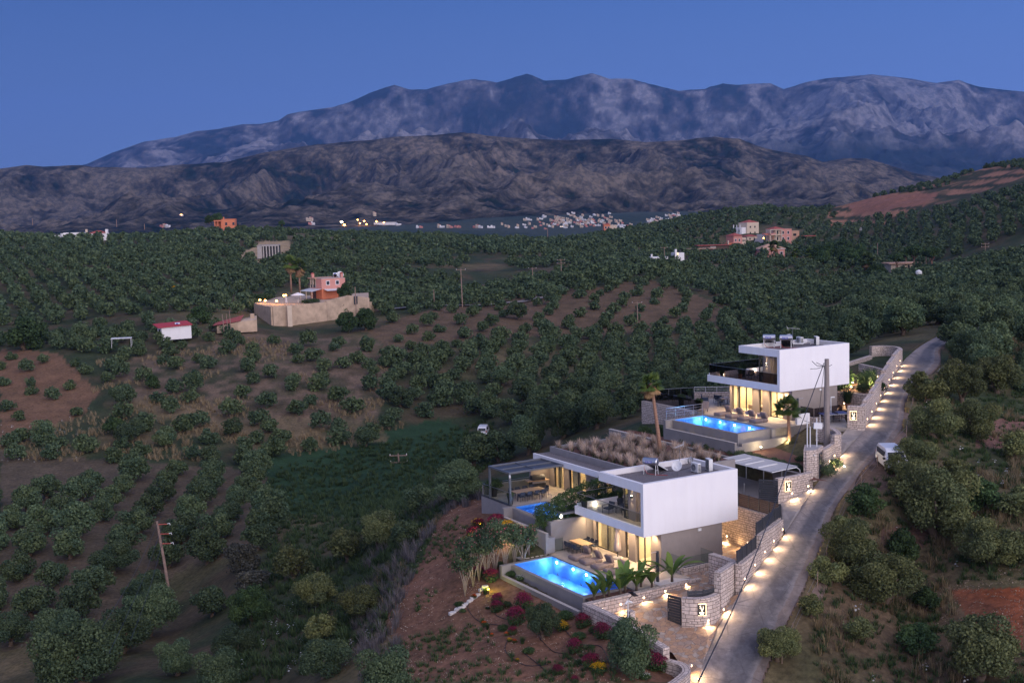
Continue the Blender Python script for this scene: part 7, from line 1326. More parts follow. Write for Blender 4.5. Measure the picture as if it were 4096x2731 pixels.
def pot(lb, p, s=1., k_='tuft', pm='dark_metal', ph=.5, plant_s=1.):
    T = thing('potted_plant', lb, 'potted plant', p, 0, 'potted plants'); MB().lathe([(.15 * s, 0), (.21 * s, ph * s), (.19 * s, ph * s), (.17 * s, ph * s - .04), (.02, ph * s - .05)], 14).build('pot', pm, T); o = link('foliage', SH_[k_], T, (0, 0, ph * s - .08)); o.scale = (plant_s,) * 3
pot('slim potted tree at the near corner of the dining terrace', w1(-1.7, 16.4, 2.5), 1.3, 'grey', ph=.55, plant_s=.55); pot('yellow green potted shrub at the far pergola post', w1(-1.4, 19.7, 2.5), 1.5, 'green', 'black_plastic', plant_s=1.2)
pot('dark empty looking pot at the left tip of the lower balcony', w1(.5, 8.5, 3.31), 1.3, 'dark', plant_s=.3); pot('pot with spiky red plant behind the lower balcony chairs', w1(3.4, 7.6, 3.31), 1.3, 'tuft', plant_s=1.2)
pot('potted agave in the middle of the upper balcony', w2(1.2, 6.9, 3.31), 1.1, 'tuft', 'terracotta', plant_s=1.1); pot('small dark potted plant at the left of the upper balcony', w2(.9, 9.3, 3.31), .8, 'dark', 'black_plastic', plant_s=.5); pot('tall potted grass at the back of the upper balcony', w2(2.6, 8.0, 3.31), 1., 'tuft', plant_s=1.5)
pot('potted plant on the upper terrace left of the pool rail', w2(-.9, 13.6, 0), 1.5, 'green', 'black_plastic', plant_s=.8); pot('second potted plant on the upper terrace by the pool rail', w2(-1.0, 10.6, 0), 1.5, 'green', plant_s=.7); pot('potted plant beside the terrace sofas', w2(2.2, 16.0, 0), 1., 'tuft', plant_s=1.3)
pot('dark potted shrub at the foot of the tall retaining wall', w1(10.3, -.9, 0), 1.3, 'dark', 'black_plastic', plant_s=.95); pot('tall potted palm at the low wall behind the tennis table', (33.3, 120.4, 6.75), 1.3, 'tuft', 'terracotta', plant_s=2.2); pot('red spiky plant beside the upper villa corner', w2(2.3, -.9, 0), 1.1, 'tuft', 'black_plastic', plant_s=1.3)
for i, (x, y, k_, s) in enumerate(((33.5, 124.5, 'green', 2.2), (34.6, 127.5, 'dark', 2.4), (36.2, 124.0, 'tuft', 2.2), (36.9, 126.0, 'green', 2.0), (37.9, 128.2, 'tuft', 2.2), (35.4, 122.4, 'green', 1.2), (37.2, 122.9, 'dark', 1.2))):
    shrub('garden_bush', f'{["leafy", "tall dark", "spiky", "large leaved", "feathery", "low green", "low dark"][i]} plant in the lit bed behind the upper villa', 'bush', SH_[k_], (x, y, 8.05), s, 'plants in the lit bed of the upper garden', 1.1)
# garden spots: small fixtures with their lamps
def gspot(lb, p, P, col, m='lamp_yellow', dz=.35, d=None, r=.07):
    T = thing('garden_spot', lb, 'garden light', p, 0, 'garden spots'); MB().lathe([(.03, 0), (.035, .18), (.06, .2), (.07, .3), (.02, .31)], 10).build('body', 'black_plastic', T); MB().lathe([(r, .312), (r * 1.0, .36), (.02, .38)], 10).build('lens', m, T); lamp(T, (0, 0, dz + .12), P, col, 'POINT', .1, name='lamp_beam')
for dx, dy, P, c, m, lb in ((1102, 1212, 60, (1, .62, .12), 'lamp_yellow', 'spot inside the upper yellow bush'), (1087, 1248, 90, (1, .68, .3), 'lamp_warm', 'bright spot beside the middle yellow bush'), (1160, 1252, 110, (1, .8, .45), 'lamp_white', 'strong spot on a pale stone among the oleanders'), (1098, 1318, 25, (1, .7, .4), 'lamp_warm', 'small spot between the lower oleander stems'), (1122, 1366, 60, (.9, .85, .08), 'lamp_yellow', 'yellow spot inside the grass tuft by the pool'), (1264, 1248, 60, (.85, .9, .1), 'lamp_yellow', 'yellow green spot near the dining railing')):
    gspot(lb, gpt(dx * 1.7415, dy * 1.7415), P, c, m)
gp = MB().box(-.3, .3, -.2, .2, 0, .5).build('pale_stone', 'white_rock', None, gpt(1152 * 1.7415, 1246 * 1.7415), .4, bevel=.08); tag(gp, 'pale stone lit by a spot among the oleanders', 'rock')
for p, P, lb in ((w1(19.6, 20.2, 4.6), 40, 'spot in the grasses at the left end of the long wall bed'), (w2(-7.3, 5.5, -1.6), 110, 'spot washing the left part of the upper pool wall'), (w2(-7.3, 1.0, -1.6), 90, 'spot washing the middle of the upper pool wall'), (w2(-5.0, -2.9, -1.6), 60, 'spot washing the street side of the upper pool wall'), (w2(-1.6, -2.75, -1.7), 90, 'bright spot at the foot of the short palm'), (w1(22.8, 2.2, 4.6), 30, 'small spot behind the carport sign wall'),
    ((34.6, 123.8, 8.1), 170, 'left bright spot in the upper garden bed'), ((36.8, 123.6, 8.1), 220, 'middle bright spot in the upper garden bed'), ((35.6, 126.8, 8.1), 160, 'rear bright spot in the upper garden bed'), ((37.6, 127.0, 8.2), 130, 'right spot in the upper garden bed')):
    gspot(lb, p, P, (1, .78, .42), 'lamp_white')
# stone steps, drip lines, roadside wire fence, small debris
for i, (dx, dy) in enumerate(((1040, 1413), (1052, 1404), (1061, 1399), (1068, 1392), (1080, 1384), (1088, 1374), (1097, 1367), (1106, 1358), (1114, 1351))):
    p = gpt(dx * 1.7415, dy * 1.7415); o = MB().prism([(-.5, -.25), (.1, -.35), (.5, -.15), (.45, .25), (-.1, .3), (-.48, .15)], -.1, .12).build('step_stone', 'white_rock', None, p, .6 + .3 * math.sin(i * 2.2), bevel=.03); s = .68 - .02 * i; o.scale = (s, s, 1); tag(o, f'{names[i]} flat pale stone from the bottom of the garden steps', 'stone', 'flat stones of the garden steps')
for i, L in enumerate((((1085, 1375), (1075, 1400), (1100, 1430), (1150, 1440)), ((1135, 1392), (1140, 1415), (1165, 1425)), ((1178, 1455), (1160, 1490), (1175, 1510), (1210, 1528), (1260, 1530)), ((1240, 1470), (1270, 1500), (1300, 1505), (1340, 1530)), ((1200, 1500), (1240, 1530), (1275, 1566)), ((1290, 1440), (1330, 1480), (1380, 1490), (1400, 1530)))):
    P_ = [gpt(a * 1.7415, b_ * 1.7415) + np.array([0, 0, .04]) for a, b_ in L]; cable(f'{names[i]} dark irrigation hose from the left on the red slope', P_, .022, 5); bpy.context.scene.objects[-1:] if 0 else None
FP = []
for i, q in enumerate(range(8, 60, 5)):
    p = RR[q] + np.array([.75, -.3, -.35]); o = MB().tube([(0, 0, -.3), (.03, 0, 1.25)], .025, 5).build('fence_post', 'pole_wood', None, p); tag(o, f'{ordn(i)} thin leaning fence post from the bottom along the road', 'fence post', 'thin posts of the roadside wire fence'); FP.append(p)
for h in (.5, 1.1): o = MB().tube([tuple(p + np.array([0, 0, h])) for p in FP], .008, 4).build('fence_wire', 'grey_metal'); tag(o, f'{"lower" if h < 1 else "upper"} wire of the roadside fence', 'wire')
# ------------------------------------------------------------------ weeds, grass, lavender: nobody could count them
def scatter(name, label, meshes, pts_, s, mt, seed=1, cat='grass'):
    rs_ = np.random.default_rng(seed); Vs, Qs, Cs, o_ = [], [], [], 0; data = []
    for m in meshes:
        n = len(m.vertices); v = np.empty(n * 3, np.float32); m.vertices.foreach_get('co', v); q = np.empty(len(m.loops), np.int32); m.loops.foreach_get('vertex_index', q); c = np.empty(n * 4, np.float32); m.color_attributes['lcol'].data.foreach_get('color', c); data.append((v.reshape(-1, 3), q.reshape(-1, 4), c.reshape(-1, 4)[:, :3]))
    z_ = Z(pts_[:, 0], pts_[:, 1])
    for (x, y), z in zip(pts_, z_):
        V, Q, C = data[rs_.integers(len(data))]; a = rs_.uniform(0, 6.28); k_ = rs_.uniform(*s); c_, s_ = math.cos(a), math.sin(a); W_ = np.empty_like(V); W_[:, 0] = (c_ * V[:, 0] - s_ * V[:, 1]) * k_ + x; W_[:, 1] = (s_ * V[:, 0] + c_ * V[:, 1]) * k_ + y; W_[:, 2] = V[:, 2] * k_ + z; C = C.copy(); C[:, 0] = np.clip(C[:, 0] * rs_.uniform(.6, 1.2), 0, 1); Vs.append(W_); Qs.append(Q + o_); Cs.append(C); o_ += len(V)
    if not Vs: return
    o = link(name, leafobj(name, mt, np.concatenate(Vs), np.concatenate(Qs), np.concatenate(Cs))); tag(o, label, cat, kind='stuff')
REDP = [(2170, 1345), (2400, 1335), (2400, 1510), (2235, 1455)]
def area(poly, Yr, n, seed, ex=[], clump=None):
    rs_ = np.random.default_rng(seed); y = rs_.uniform(Yr[0], Yr[1], n); x = rs_.uniform(-.5, .5, n) * y; px, py = pix(x, y); ok = inpoly(px, py, poly)
    for e in ex: ok &= ~inpoly(x, y, e)
    ok &= ~inpoly(px, py, REDP)
    if clump: ok &= fbm(x / clump[0] + seed, y / clump[0], 3) > clump[1]
    return np.stack([x[ok], y[ok]], -1)
g1 = [blade_mesh('g', 'dry_grass', 16, .22, .75, .6, .022, s, seg=2) for s in (1, 2, 3)]; g2 = [blade_mesh('g', 'green_grass', 22, .28, .45, .8, .03, s, seg=2) for s in (4, 5, 6)]; lv = [blade_mesh('g', 'lavender', 40, .35, .9, .5, .02, s, seg=2) for s in (7, 8)]
RX = [[tuple(p[:2]) for p in np.concatenate([RL, (RR + np.array([1.0, -.3, 0]))[::-1]])], SITE]
RS = [(1880, 1568), (1850, 1300), (1900, 1180), (2020, 1090), (2090, 960), (2140, 800), (2200, 740), (2420, 700), (2420, 1600), (1880, 1600)]
scatter('dry_grass', 'tall dry grass on the slope right of the road', g1, area(RS, (68, 190), 30000, 1, RX[:1], (8, .47)), (.7, 1.3), 'dry_grass', 1)
scatter('green_weeds', 'low green weeds on the slope right of the road', g2, area(RS, (68, 200), 26000, 2, RX[:1]), (.6, 1.3), 'green_grass', 2)
GS = [(880, 1568), (850, 1420), (960, 1230), (1100, 1120), (1180, 1200), (1150, 1330), (1330, 1400), (1600, 1568)]
scatter('slope_weeds', 'patches of green weeds on the red garden slope', g2, area(GS, (70, 115), 15000, 3, [SITE], (4, .52)), (.35, .9), 'green_grass', 3)
LS = [(830, 1568), (800, 1350), (900, 1230), (1000, 1150), (1100, 1110), (1110, 1150), (1000, 1215), (960, 1290), (920, 1400), (930, 1568)]
scatter('lavender_scrub', 'purple grey scrub along the edge of the red slope', lv, area(LS, (74, 130), 7000, 4, [], (5, .45)), (.6, 1.3), 'lavender', 4, 'scrub')
scatter('slope_scrub', 'dry scrub along the edge of the red slope', g1, area(LS, (74, 130), 8000, 5, [], (4, .47)), (.6, 1.2), 'dry_grass', 5, 'scrub')
VS = [(-60, 1060), (640, 1080), (640, 1250), (830, 1190), (1010, 1180), (900, 1300), (850, 1568), (-60, 1600)]
scatter('valley_weeds', 'dark green weeds on the valley floor at the lower left', g2, area([(620, 1080), (1130, 960), (1150, 1050), (950, 1230), (860, 1568), (480, 1568), (600, 1330)], (88, 260), 26000, 6), (.9, 2.0), 'green_grass', 6)
scatter('dry_slope_grass', 'pale dry grass on the slope left of centre', g1, area([(220, 830), (560, 775), (880, 780), (900, 960), (1000, 1010), (600, 1060), (0, 1060), (0, 1010), (200, 960)], (180, 345), 34000, 7, [], (11, .53)), (.8, 1.5), 'dry_grass', 7)
wf = [plantmesh('g', 'white_flower', 4, .16, [(0, 0, .45, .3)], 3)]
scatter('wild_flowers', 'white wild flowers scattered over the lower valley and slopes', wf, np.concatenate([area([(620, 1420), (700, 1350), (860, 1480), (760, 1568), (600, 1568), (520, 1540)], (84, 130), 1500, 8, [], (3, .5)), area([(0, 960), (260, 940), (200, 1060), (0, 1100)], (170, 260), 2500, 9, [], (6, .5)), area(RS, (68, 120), 260, 10, RX[:1])]), (.6, 1.1), 'white_flower', 8, 'flowers')
leafmat('stone_chip', (.22, .15, .11), (.50, .40, .33)); chip = [leafobj('c', 'stone_chip', *leafcloud([(0, 0, .02, .25)], 7, .10, np.random.default_rng(q), 0, (.2, 1.6), 1.1, 0.0)) for q in (1, 2)]
scatter('slope_stones', 'small pale stones lying on the red garden slope', chip, area(GS, (70, 115), 9000, 13, [SITE]), (.3, 1.1), 'stone_chip', 13, 'stones')
scatter('red_earth_stones', 'small stones and clods on the bare red earth at the right', chip, np.stack([np.random.default_rng(4).uniform(28, 36, 500), np.random.default_rng(5).uniform(74, 86, 500)], -1), (.4, 1.2), 'stone_chip', 14, 'stones')
# small pond and dark track at the lower left
k = NT('pond_water'); k.b.inputs['Base Color'].default_value = (.02, .03, .05, 1); k.b.inputs['Roughness'].default_value = .08
def flat(name, L, m, dz=.12, Yc=None): P_ = [gpt(a * 1.7415, b_ * 1.7415) for a, b_ in L]; z = max(p[2] for p in P_) + dz; return sheet(name, [(p[0], p[1], (z if m == 'pond_water' else p[2] + dz)) for p in P_], m, step=3)
def track(name, L, w, m='apron'):
    P_ = smooth([D(a, b_, Y) for a, b_, Y in L], 6)
    for p in P_: p[2] = zz(p[0], p[1])
    d = np.gradient(P_[:, :2], axis=0); nn = np.stack([-d[:, 1], d[:, 0]], -1) / (np.hypot(d[:, 0], d[:, 1])[:, None] + 1e-9) * w / 2
    A = P_.copy(); B_ = P_.copy(); A[:, :2] += nn; B_[:, :2] -= nn; A[:, 2] += .35; B_[:, 2] += .35; ribbon(name, A, B_, m, 2)
track('ridge_road', [(880, 715, 348), (1000, 707, 350), (1100, 700, 357), (1180, 692, 366), (1230, 686, 374), (1330, 655, 400)], 4)
track('hill_road', [(1742, 575, 640), (1740, 548, 690), (1748, 530, 730)], 5, 'slab_blue'); track('far_track', [(1215, 608, 540), (1260, 607, 545), (1285, 600, 560)], 4); track('side_track', [(2260, 775, 150), (2200, 790, 140), (2180, 800, 135)], 2.5, 'slab_blue')
# ------------------------------------------------------------------ houses in the landscape
mpx = lambda n, Y: n * 1.7415 * Y / F
def block(T, x0, x1, y0, y1, z0, z1, m, name='wall'): return MB().box(x0, x1, y0, y1, z0, z1).build(name, m, T)
def hip(T, x0, x1, y0, y1, z, h, m='red_tile', e=.5):
    a = (min(x1 - x0, y1 - y0)) / 2; V = [(x0 - e, y0 - e, z), (x1 + e, y0 - e, z), (x1 + e, y1 + e, z), (x0 - e, y1 + e, z)]
    r = [(x0 + a, (y0 + y1) / 2, z + h), (x1 - a, (y0 + y1) / 2, z + h)] if x1 - x0 >= y1 - y0 else [((x0 + x1) / 2, y0 + a, z + h), ((x0 + x1) / 2, y1 - a, z + h)]
    f = [(0, 1, 5, 4), (2, 3, 4, 5), (1, 2, 5), (3, 0, 4), (3, 2, 1, 0)] if x1 - x0 >= y1 - y0 else [(0, 1, 4), (1, 2, 5, 4), (2, 3, 5), (3, 0, 4, 5), (3, 2, 1, 0)]
    return MB().add(V + r, f).build('roof', m, T)
def win(T, x, y, z, w=.9, h=1.1, face='y', frame=True, m='window_dark', name='window'):
    """face 'y': on a wall looking towards -y ; 'x': on a wall looking towards -x ; 'X': towards +x"""
    def bx(a, b_, c, d, t0, t1): return (MB().box(a, b_, y - t1, y - t0, c, d) if face == 'y' else MB().box(x - t1, x - t0, a, b_, c, d) if face == 'x' else MB().box(x + t0, x + t1, a, b_, c, d))
    q = x if face == 'y' else y
    if frame: fo = bx(q - w / 2 - .15, q + w / 2 + .15, z - .15, z + h + .15, 0, .05).build(name, 'white_plaster', T); bx(q - w / 2, q + w / 2, z, z + h, .05, .09).build('pane', m, fo); return fo
    return bx(q - w / 2, q + w / 2, z, z + h, 0, .06).build(name, m, T)
def surf(dx, dy, Yd=2700):
    d = Vector(ray(dx * 1.7415, dy * 1.7415)).normalized(); best = None; bpy.context.view_layer.update()
    for n in ('ground', 'foothills'):
        ok, loc, _, _ = bpy.data.objects[n].ray_cast(Vector(CAM) + d * 1050, d)
        if ok and (best is None or loc[1] < best[1]): best = loc
    return np.array(best) if best is not None and best[1] < 5500 else D(dx, dy, Yd)
def at_house(label, dx, dy, Y, rot, name='house', cat='house', group=None):
    p = D(dx, dy, Y) if Y < 1200 else surf(dx, dy, Y); return thing(name, label, cat, p, rot, group)
# --- pink villa on the tall terrace wall
S_ = lambda x, y, Y: atY(950 + x / 3.618, 950 + y / 3.618, Y)
c0, c1, c2, c3, c4 = S_(515, 1290, 318), S_(270, 1240, 338), S_(1480, 1100, 333), S_(2040, 1060, 346), S_(2130, 1050, 352)
TW = thing('terrace_wall', 'long tall ochre stone terrace wall below the pink villa', 'wall', c0)
mat('ochre_stone', (.50, .37, .26), .95, .25, .5, bump=.5, bsc=3)
def tw(P, zb, zt, w=.8, name='wall_section'): return MB().path([(p[0] - c0[0], p[1] - c0[1]) for p in P], w, [z - c0[2] for z in zb], [z - c0[2] for z in zt]).build(name, 'ochre_stone', TW)
zt = lambda x, y, Y: float(S_(x, y, Y)[2])
tw([c1, c0], [c1[2] - 4, c0[2] - 3], [zt(245, 965, 338), zt(500, 1000, 318)]); m1 = S_(1285, 1140, 329); m1[2] = c2[2]
tw([c0, m1], [c0[2] - 3, m1[2] - 4], [zt(500, 1000, 318), zt(1285, 935, 329)]); m2 = S_(1600, 1090, 336)
tw([m1, m2], [m1[2] - 4, m2[2] - 4], [zt(1285, 915, 329), zt(1600, 840, 336)]); tw([m2, S_(1900, 1080, 343)], [m2[2] - 4, c3[2] - 4], [zt(1600, 835, 336), zt(1900, 870, 343)]); tw([S_(1910, 1080, 343), c4], [c3[2] - 4, c4[2] - 4], [zt(1910, 930, 343), zt(2120, 945, 352)])
tw([c1, S_(600, 1080, 362)], [c1[2] - 4, 0], [zt(245, 965, 338), zt(245, 965, 338) + .1])
for x in (1640, 1705): 
    q = S_(x, 900, 338); MB().box(-.5, .5, -.62, -.42, -1.2, 1.0).build('opening', 'brown_board' if x < 1700 else 'window_dark', TW, q - c0, .35)
MB().box(-.6, .6, -.6, -.35, -6, 0).build('buttress', 'cream_plaster', TW, S_(745, 985, 320) - c0, .35)
zter = zt(500, 1000, 318) - .15
tp_ = [S_(500, 1000, 318), S_(1285, 1000, 329), S_(1600, 1000, 336), S_(1900, 1000, 343), S_(1900, 900, 372), S_(600, 1080, 362), S_(245, 1000, 338)]
sheet('villa_terrace', [(p[0], p[1], zter - .1) for p in tp_], 'ochre_stone', thick=5, step=6)
PV = thing('pink_villa', 'two storey pink villa with a shaded corner balcony on the terrace wall', 'house', (S_(1225, 900, 345)[0], S_(1225, 900, 345)[1], zter), .62)
hz_ = 2.9
block(PV, 0, 7.5, 0, 7.2, 0, hz_, 'orange_plaster', 'ground_floor_wall'); b = MB(); b.box(.01, 7.5, -.0, 3.6, hz_, 5.7); b.box(0, 1.2, 3.6, 7.2, hz_, 3.1); b.box(2.4, 7.5, 3.6, 7.2, hz_, 5.7); b.build('upper_floor_wall', 'pink_plaster', PV)
MB().box(-.5, 7.6, 3.4, 7.7, 5.7, 5.95).build('balcony_roof', 'tan_tile', PV); block(PV, .2, 7.3, .2, 3.4, 5.7, 5.85, 'concrete', 'roof')
for y in (3.7, 5.6, 7.1): MB().box(0, .45, y - .2, y + .2, hz_, 5.7).build('balcony_column', 'cream_plaster', PV)
MB().box(.1, .16, 3.9, 7.0, 3.1, 3.95).build('balustrade', 'dark_metal', PV)
for x in (2.0, 5.0): win(PV, x, 0, 4.0, .9, 1.0)
win(PV, 2.4, 5.0, 3.0, 1.1, 2.2, 'x', False, name='balcony_door')
for x0, y0 in ((.6, 6.6), (6.8, .8)): ch = MB().box(x0 - .35, x0 + .35, y0 - .35, y0 + .35, 5.7, 7.0).build('chimney', 'pink_plaster', PV); MB().lathe([(.55, 0), (.5, .15), (.1, .35)], 8, (x0, y0, 7.0)).build('chimney_cap', 'red_tile', ch)
MB().add([(-3.2, -.3, 2.3), (-3.2, 7.6, 2.3), (0, 7.6, 2.9), (0, -.3, 2.9)], [(0, 1, 2, 3)]).build('porch_awning', 'light_metal', PV); MB().add([(.5, -2.6, 2.4), (6.8, -2.6, 2.4), (6.8, 0, 2.85), (.5, 0, 2.85)], [(0, 1, 2, 3)]).build('side_awning', 'light_metal', PV)
for x, y in ((-3.1, 0), (-3.1, 3.6), (-3.1, 7.3)): MB().tube([(x, y, 0), (x, y, 2.3)], .1, 6).build('porch_column', 'cream_plaster', PV)
MB().lathe([(1.1, 0), (1.1, .9), (.8, 1.6), (.05, 1.95)], 14).build('arched_doorway', 'brown_board', PV, (-.02, 4.5, 0.6), (0, -math.pi / 2, 0)) if 0 else block(PV, -.06, 0, 3.6, 5.4, 0, 2.2, 'brown_board', 'doorway')
solar_heater(PV.location + Vector((3.2, 5.2, 5.9)), .3, 'silver solar water heater on the pink villa roof', 'solar water heaters on the villa roofs'); bpy.data.objects.remove([c for c in bpy.data.objects if c.name.startswith('lettering')][-1])
d_ = dish(PV.location + Vector((4.6, 5.6, 5.85)), .4, 'large pale satellite dish on the pink villa roof', 1.0); d_['group'] = 'satellite dishes'
for i, (x, y, Y) in enumerate(((328, 985, 336), (405, 975, 333), (567, 955, 330), (672, 850, 326), (696, 850, 326))):
    p = S_(x, y, Y); T = thing('terrace_lamp', f'{names[i]} bright amber lamp from the left on the pink villa terrace', 'lamp', (p[0], p[1], zter), 0, 'amber lamps on the pink villa terrace'); h = max(.6, p[2] - zter); MB().tube([(0, 0, 0), (0, 0, h)], .05, 6).build('pole', 'dark_metal', T); MB().lathe([(.12, 0), (.3, .12), (.32, .3), (.1, .45)], 10, (0, 0, h)).build('lantern', 'amber_lamp', T); lamp(T, (0, 0, h + .8), 220, (1, .5, .16), 'POINT', .2, name='lamp_beam')
pm = thing('parasol', 'closed white parasol on the pink villa terrace', 'parasol', (*S_(705, 960, 324)[:2], zter)); MB().lathe([(.05, 0), (.05, .6), (.42, .7), (.3, 1.8), (.08, 2.7)], 12).build('folded_canopy', 'pale_fabric', pm)
pm = thing('parasol', 'open white parasol in front of the pink villa', 'parasol', (*S_(880, 960, 332)[:2], zter)); MB().tube([(0, 0, 0), (0, 0, 2.5)], .05, 6).build('pole', 'light_metal', pm); MB().lathe([(2.1, 2.1), (1.1, 2.5), (.05, 2.85)], 10).build('canopy', 'white_plaster', pm)
shrub('garden_bush', 'long clipped green hedge on the pink villa terrace', 'bush', SH_['green'], (*S_(1060, 970, 329)[:2], zter), 4.2, 'bushes on the pink villa terrace', .38); shrub('garden_bush', 'green bushes at the left end of the pink villa terrace', 'bush', SH_['green'], (*S_(370, 920, 350)[:2], zter), 4.5, 'bushes on the pink villa terrace', .5)
RL_ = thing('yellow_railing', 'small yellow railing beside the ridge road by the terrace wall', 'railing', D(882, 717, 349)); MB().box(0, 8, -.04, .04, .8, .9).build('rail_bar', 'yellow_paint' if 'yellow_paint' in MATS else mat('yellow_paint', (.6, .42, .04)), RL_); [MB().box(x, x + .2, -.1, .1, -.6, .85).build('post', 'yellow_paint', RL_) for x in np.arange(0, 8.1, 1.3)]
# --- red roofed shed, grey canopy, ruin, boulder heap
Y = 285; SHD = at_house('white shed with a bright red sloping roof below the pink villa', 372, 774, Y, .55, 'shed', 'shed')
SHD.scale = (.78, .78, .78); block(SHD, 0, 9, 0, 4.5, -1, 2.9, 'white_plaster'); MB().add([(-1.2, -.6, 2.75), (9.3, -.6, 3.1), (9.3, 5.2, 3.9), (-1.2, 5.2, 3.5), (-1.2, -.6, 2.95), (9.3, -.6, 3.3), (9.3, 5.2, 4.1), (-1.2, 5.2, 3.7)], [(0, 1, 2, 3), (4, 5, 6, 7), (0, 1, 5, 4), (1, 2, 6, 5), (2, 3, 7, 6), (3, 0, 4, 7)]).build('roof', mat('red_sheet', (.42, .04, .05)), SHD); win(SHD, 0, 2.2, 0, 1.6, 2.2, 'x', False, name='door')
solar_heater(D(408, 753, Y + 3), .2, 'solar water heater beside the red roofed shed', 'solar water heaters on the villa roofs'); bpy.data.objects.remove([c for c in bpy.data.objects if c.name.startswith('lettering')][-1])
CNP = at_house('small pale lean-to canopy left of the red roofed shed', 280, 792, 275, .2, 'lean_to', 'canopy'); MB().box(-2.2, 2.2, -1.2, 1.2, 1.5, 1.62).build('roof', 'light_metal', CNP); [MB().tube([(x, y, -.5), (x, y, 1.5)], .05, 6).build('post', 'light_metal', CNP) for x in (-2.1, 2.1) for y in (-1.1, 1.1)]
RU = at_house('ruined stone house with a broken tiled roof right of the shed', 545, 752, 298, .3, 'ruin', 'ruin'); MB().prism([(-5, -2), (0, -3.2), (4.5, -2.6), (5, 2), (-4, 2.6)], -1, [.7, 1.6, 1.9, 2.6, .9]).build('wall', 'ochre_stone', RU); MB().add([(-6, -2.4, .9), (.5, -3.5, 1.8), (2, 2.2, 2.9), (-5, 3, 1.2)], [(0, 1, 2, 3)]).build('roof', 'red_tile', RU); MB().box(3.2, 4.2, -.5, .5, 1.5, 3.2).build('chimney', 'ochre_stone', RU)
for i, (dx, top, bot) in enumerate(((514, 722, 752), (524, 720, 762), (531, 712, 758))): pole(f'{["left", "middle", "right"][i]} thin bare pole in front of the ruined house', D(dx, bot, 292), mpx(bot - top, 292), r=.09, lean=(-.25, 0))
# --- construction site in the ochre cutting
CS = at_house('grey concrete building shell in the ochre earth cutting', 615, 588, 505, .1, 'concrete_shell', 'building'); w_ = mpx(42, 505)
block(CS, -w_ * .55, -w_ * .30, 0, 8, -1, 4.2, 'concrete', 'stair_core'); block(CS, -w_ * .55, w_ * .6, 0, 9, 4.0, 4.5, 'concrete', 'slab'); block(CS, -w_ * .3, w_ * .6, 6, 9, -1, 4.0, 'window_dark', 'rear_wall'); [MB().box(x, x + .5, 0, .5, -1, 4.0).build('column', 'concrete', CS) for x in np.linspace(-w_ * .25, w_ * .55, 6)]; [MB().box(x, x + .12, 2, 2.1, 4.5, 6.6).build('scaffold_pole', 'pole_wood', CS) for x in np.linspace(-w_ * .5, w_ * .5, 6)]
# --- ridge houses
OH = at_house('orange flat roofed house with an arched porch on the far ridge', 522, 524, 700, .1, 'orange_house'); w_ = mpx(30, 700)
block(OH, -3, w_ * .98 - 3, 0, 9, -2, 5.2, 'orange_plaster'); block(OH, -w_ * .95, -3, 3.5, 9, -2, 4.6, 'orange_plaster', 'porch_wall'); MB().box(-w_ * .98, -2.8, -.4, 9.2, 3.9, 4.6).build('porch_roof', 'orange_plaster', OH); [MB().box(x, x + .5, -.2, .3, -2, 3.9).build('porch_column', 'orange_plaster', OH) for x in (-w_ * .95, -w_ * .72, -w_ * .45)]
[win(OH, x, 0, 1.6, 1.2, 1.6, 'y', False) for x in (-.5, 3.6, 7.2)]; MB().box(-2.6, -2, 4, 4.6, 5.2, 6.3).build('chimney', 'orange_plaster', OH)
WH = at_house('long low white house on the far left ridge', 160, 550, 660, .05, 'white_house'); w_ = mpx(34, 660)
block(WH, -w_, 0, 0, 8, -3, 2.4, 'white_plaster'); block(WH, -w_ * .35, w_ * .85, -1, 8, -3, 3.6, 'white_plaster', 'right_wing_wall'); MB().lathe([(2, -3), (2, 3.4)], 14, (-w_ * .3, -1, 0)).build('round_wall', 'white_plaster', WH); [win(WH, x, -1, .4, 1.1, 1.2, 'y', False) for x in (2, 6, 10)]; MB().box(8, 9, 2, 3, 3.6, 5.2).build('chimney', 'cream_plaster', WH)
WR = at_house('small white house with a red roof on the left ridge', 224, 545, 660, .1, 'white_house'); block(WR, -5, 5, 0, 6, -3, 2.2, 'white_plaster'); hip(WR, -4, 4, 0, 6, 2.2, 1.4); block(WR, 4, 5.2, 1, 3, 2.2, 4.2, 'white_plaster', 'chimney'); win(WR, 0, 0, .2, 1.2, 1.2, 'y', False)
# --- houses on the olive hill
g_ = 'houses on the round olive hill'
h = at_house('tall pale villa with red roof, highest on the olive hill', 1716, 543, 735, .5, 'hill_house', group=g_); block(h, 0, 9, 0, 8, -3, 8.2, 'cream_plaster'); hip(h, 1.5, 9, 1, 8, 8.2, 1.6); block(h, -3.5, 0, 1, 9, -3, 5.4, 'white_plaster', 'wing_wall'); [MB().box(-4.6, -4.2, y, y + .4, -3, 7.0).build('porch_column', 'white_plaster', h) for y in (1, 4, 7)]; [win(h, x, 0, z, .9, 1.1, 'y', False) for x in (2.5, 6) for z in (1.5, 5)]; [win(h, -3.5, y, z, .9, 1.4, 'x', False) for y in (3, 6) for z in (-.5, 2.6)]
h = at_house('small pale annex with red roof below the highest hill villa', 1716, 552, 715, .4, 'hill_house', group=g_); block(h, 0, 7, 0, 5, -3, 2.2, 'cream_plaster'); hip(h, 0, 7, 0, 5, 2.2, 1.0); [win(h, x, 0, .2, .8, 1.1, 'y', False) for x in (2, 5)]
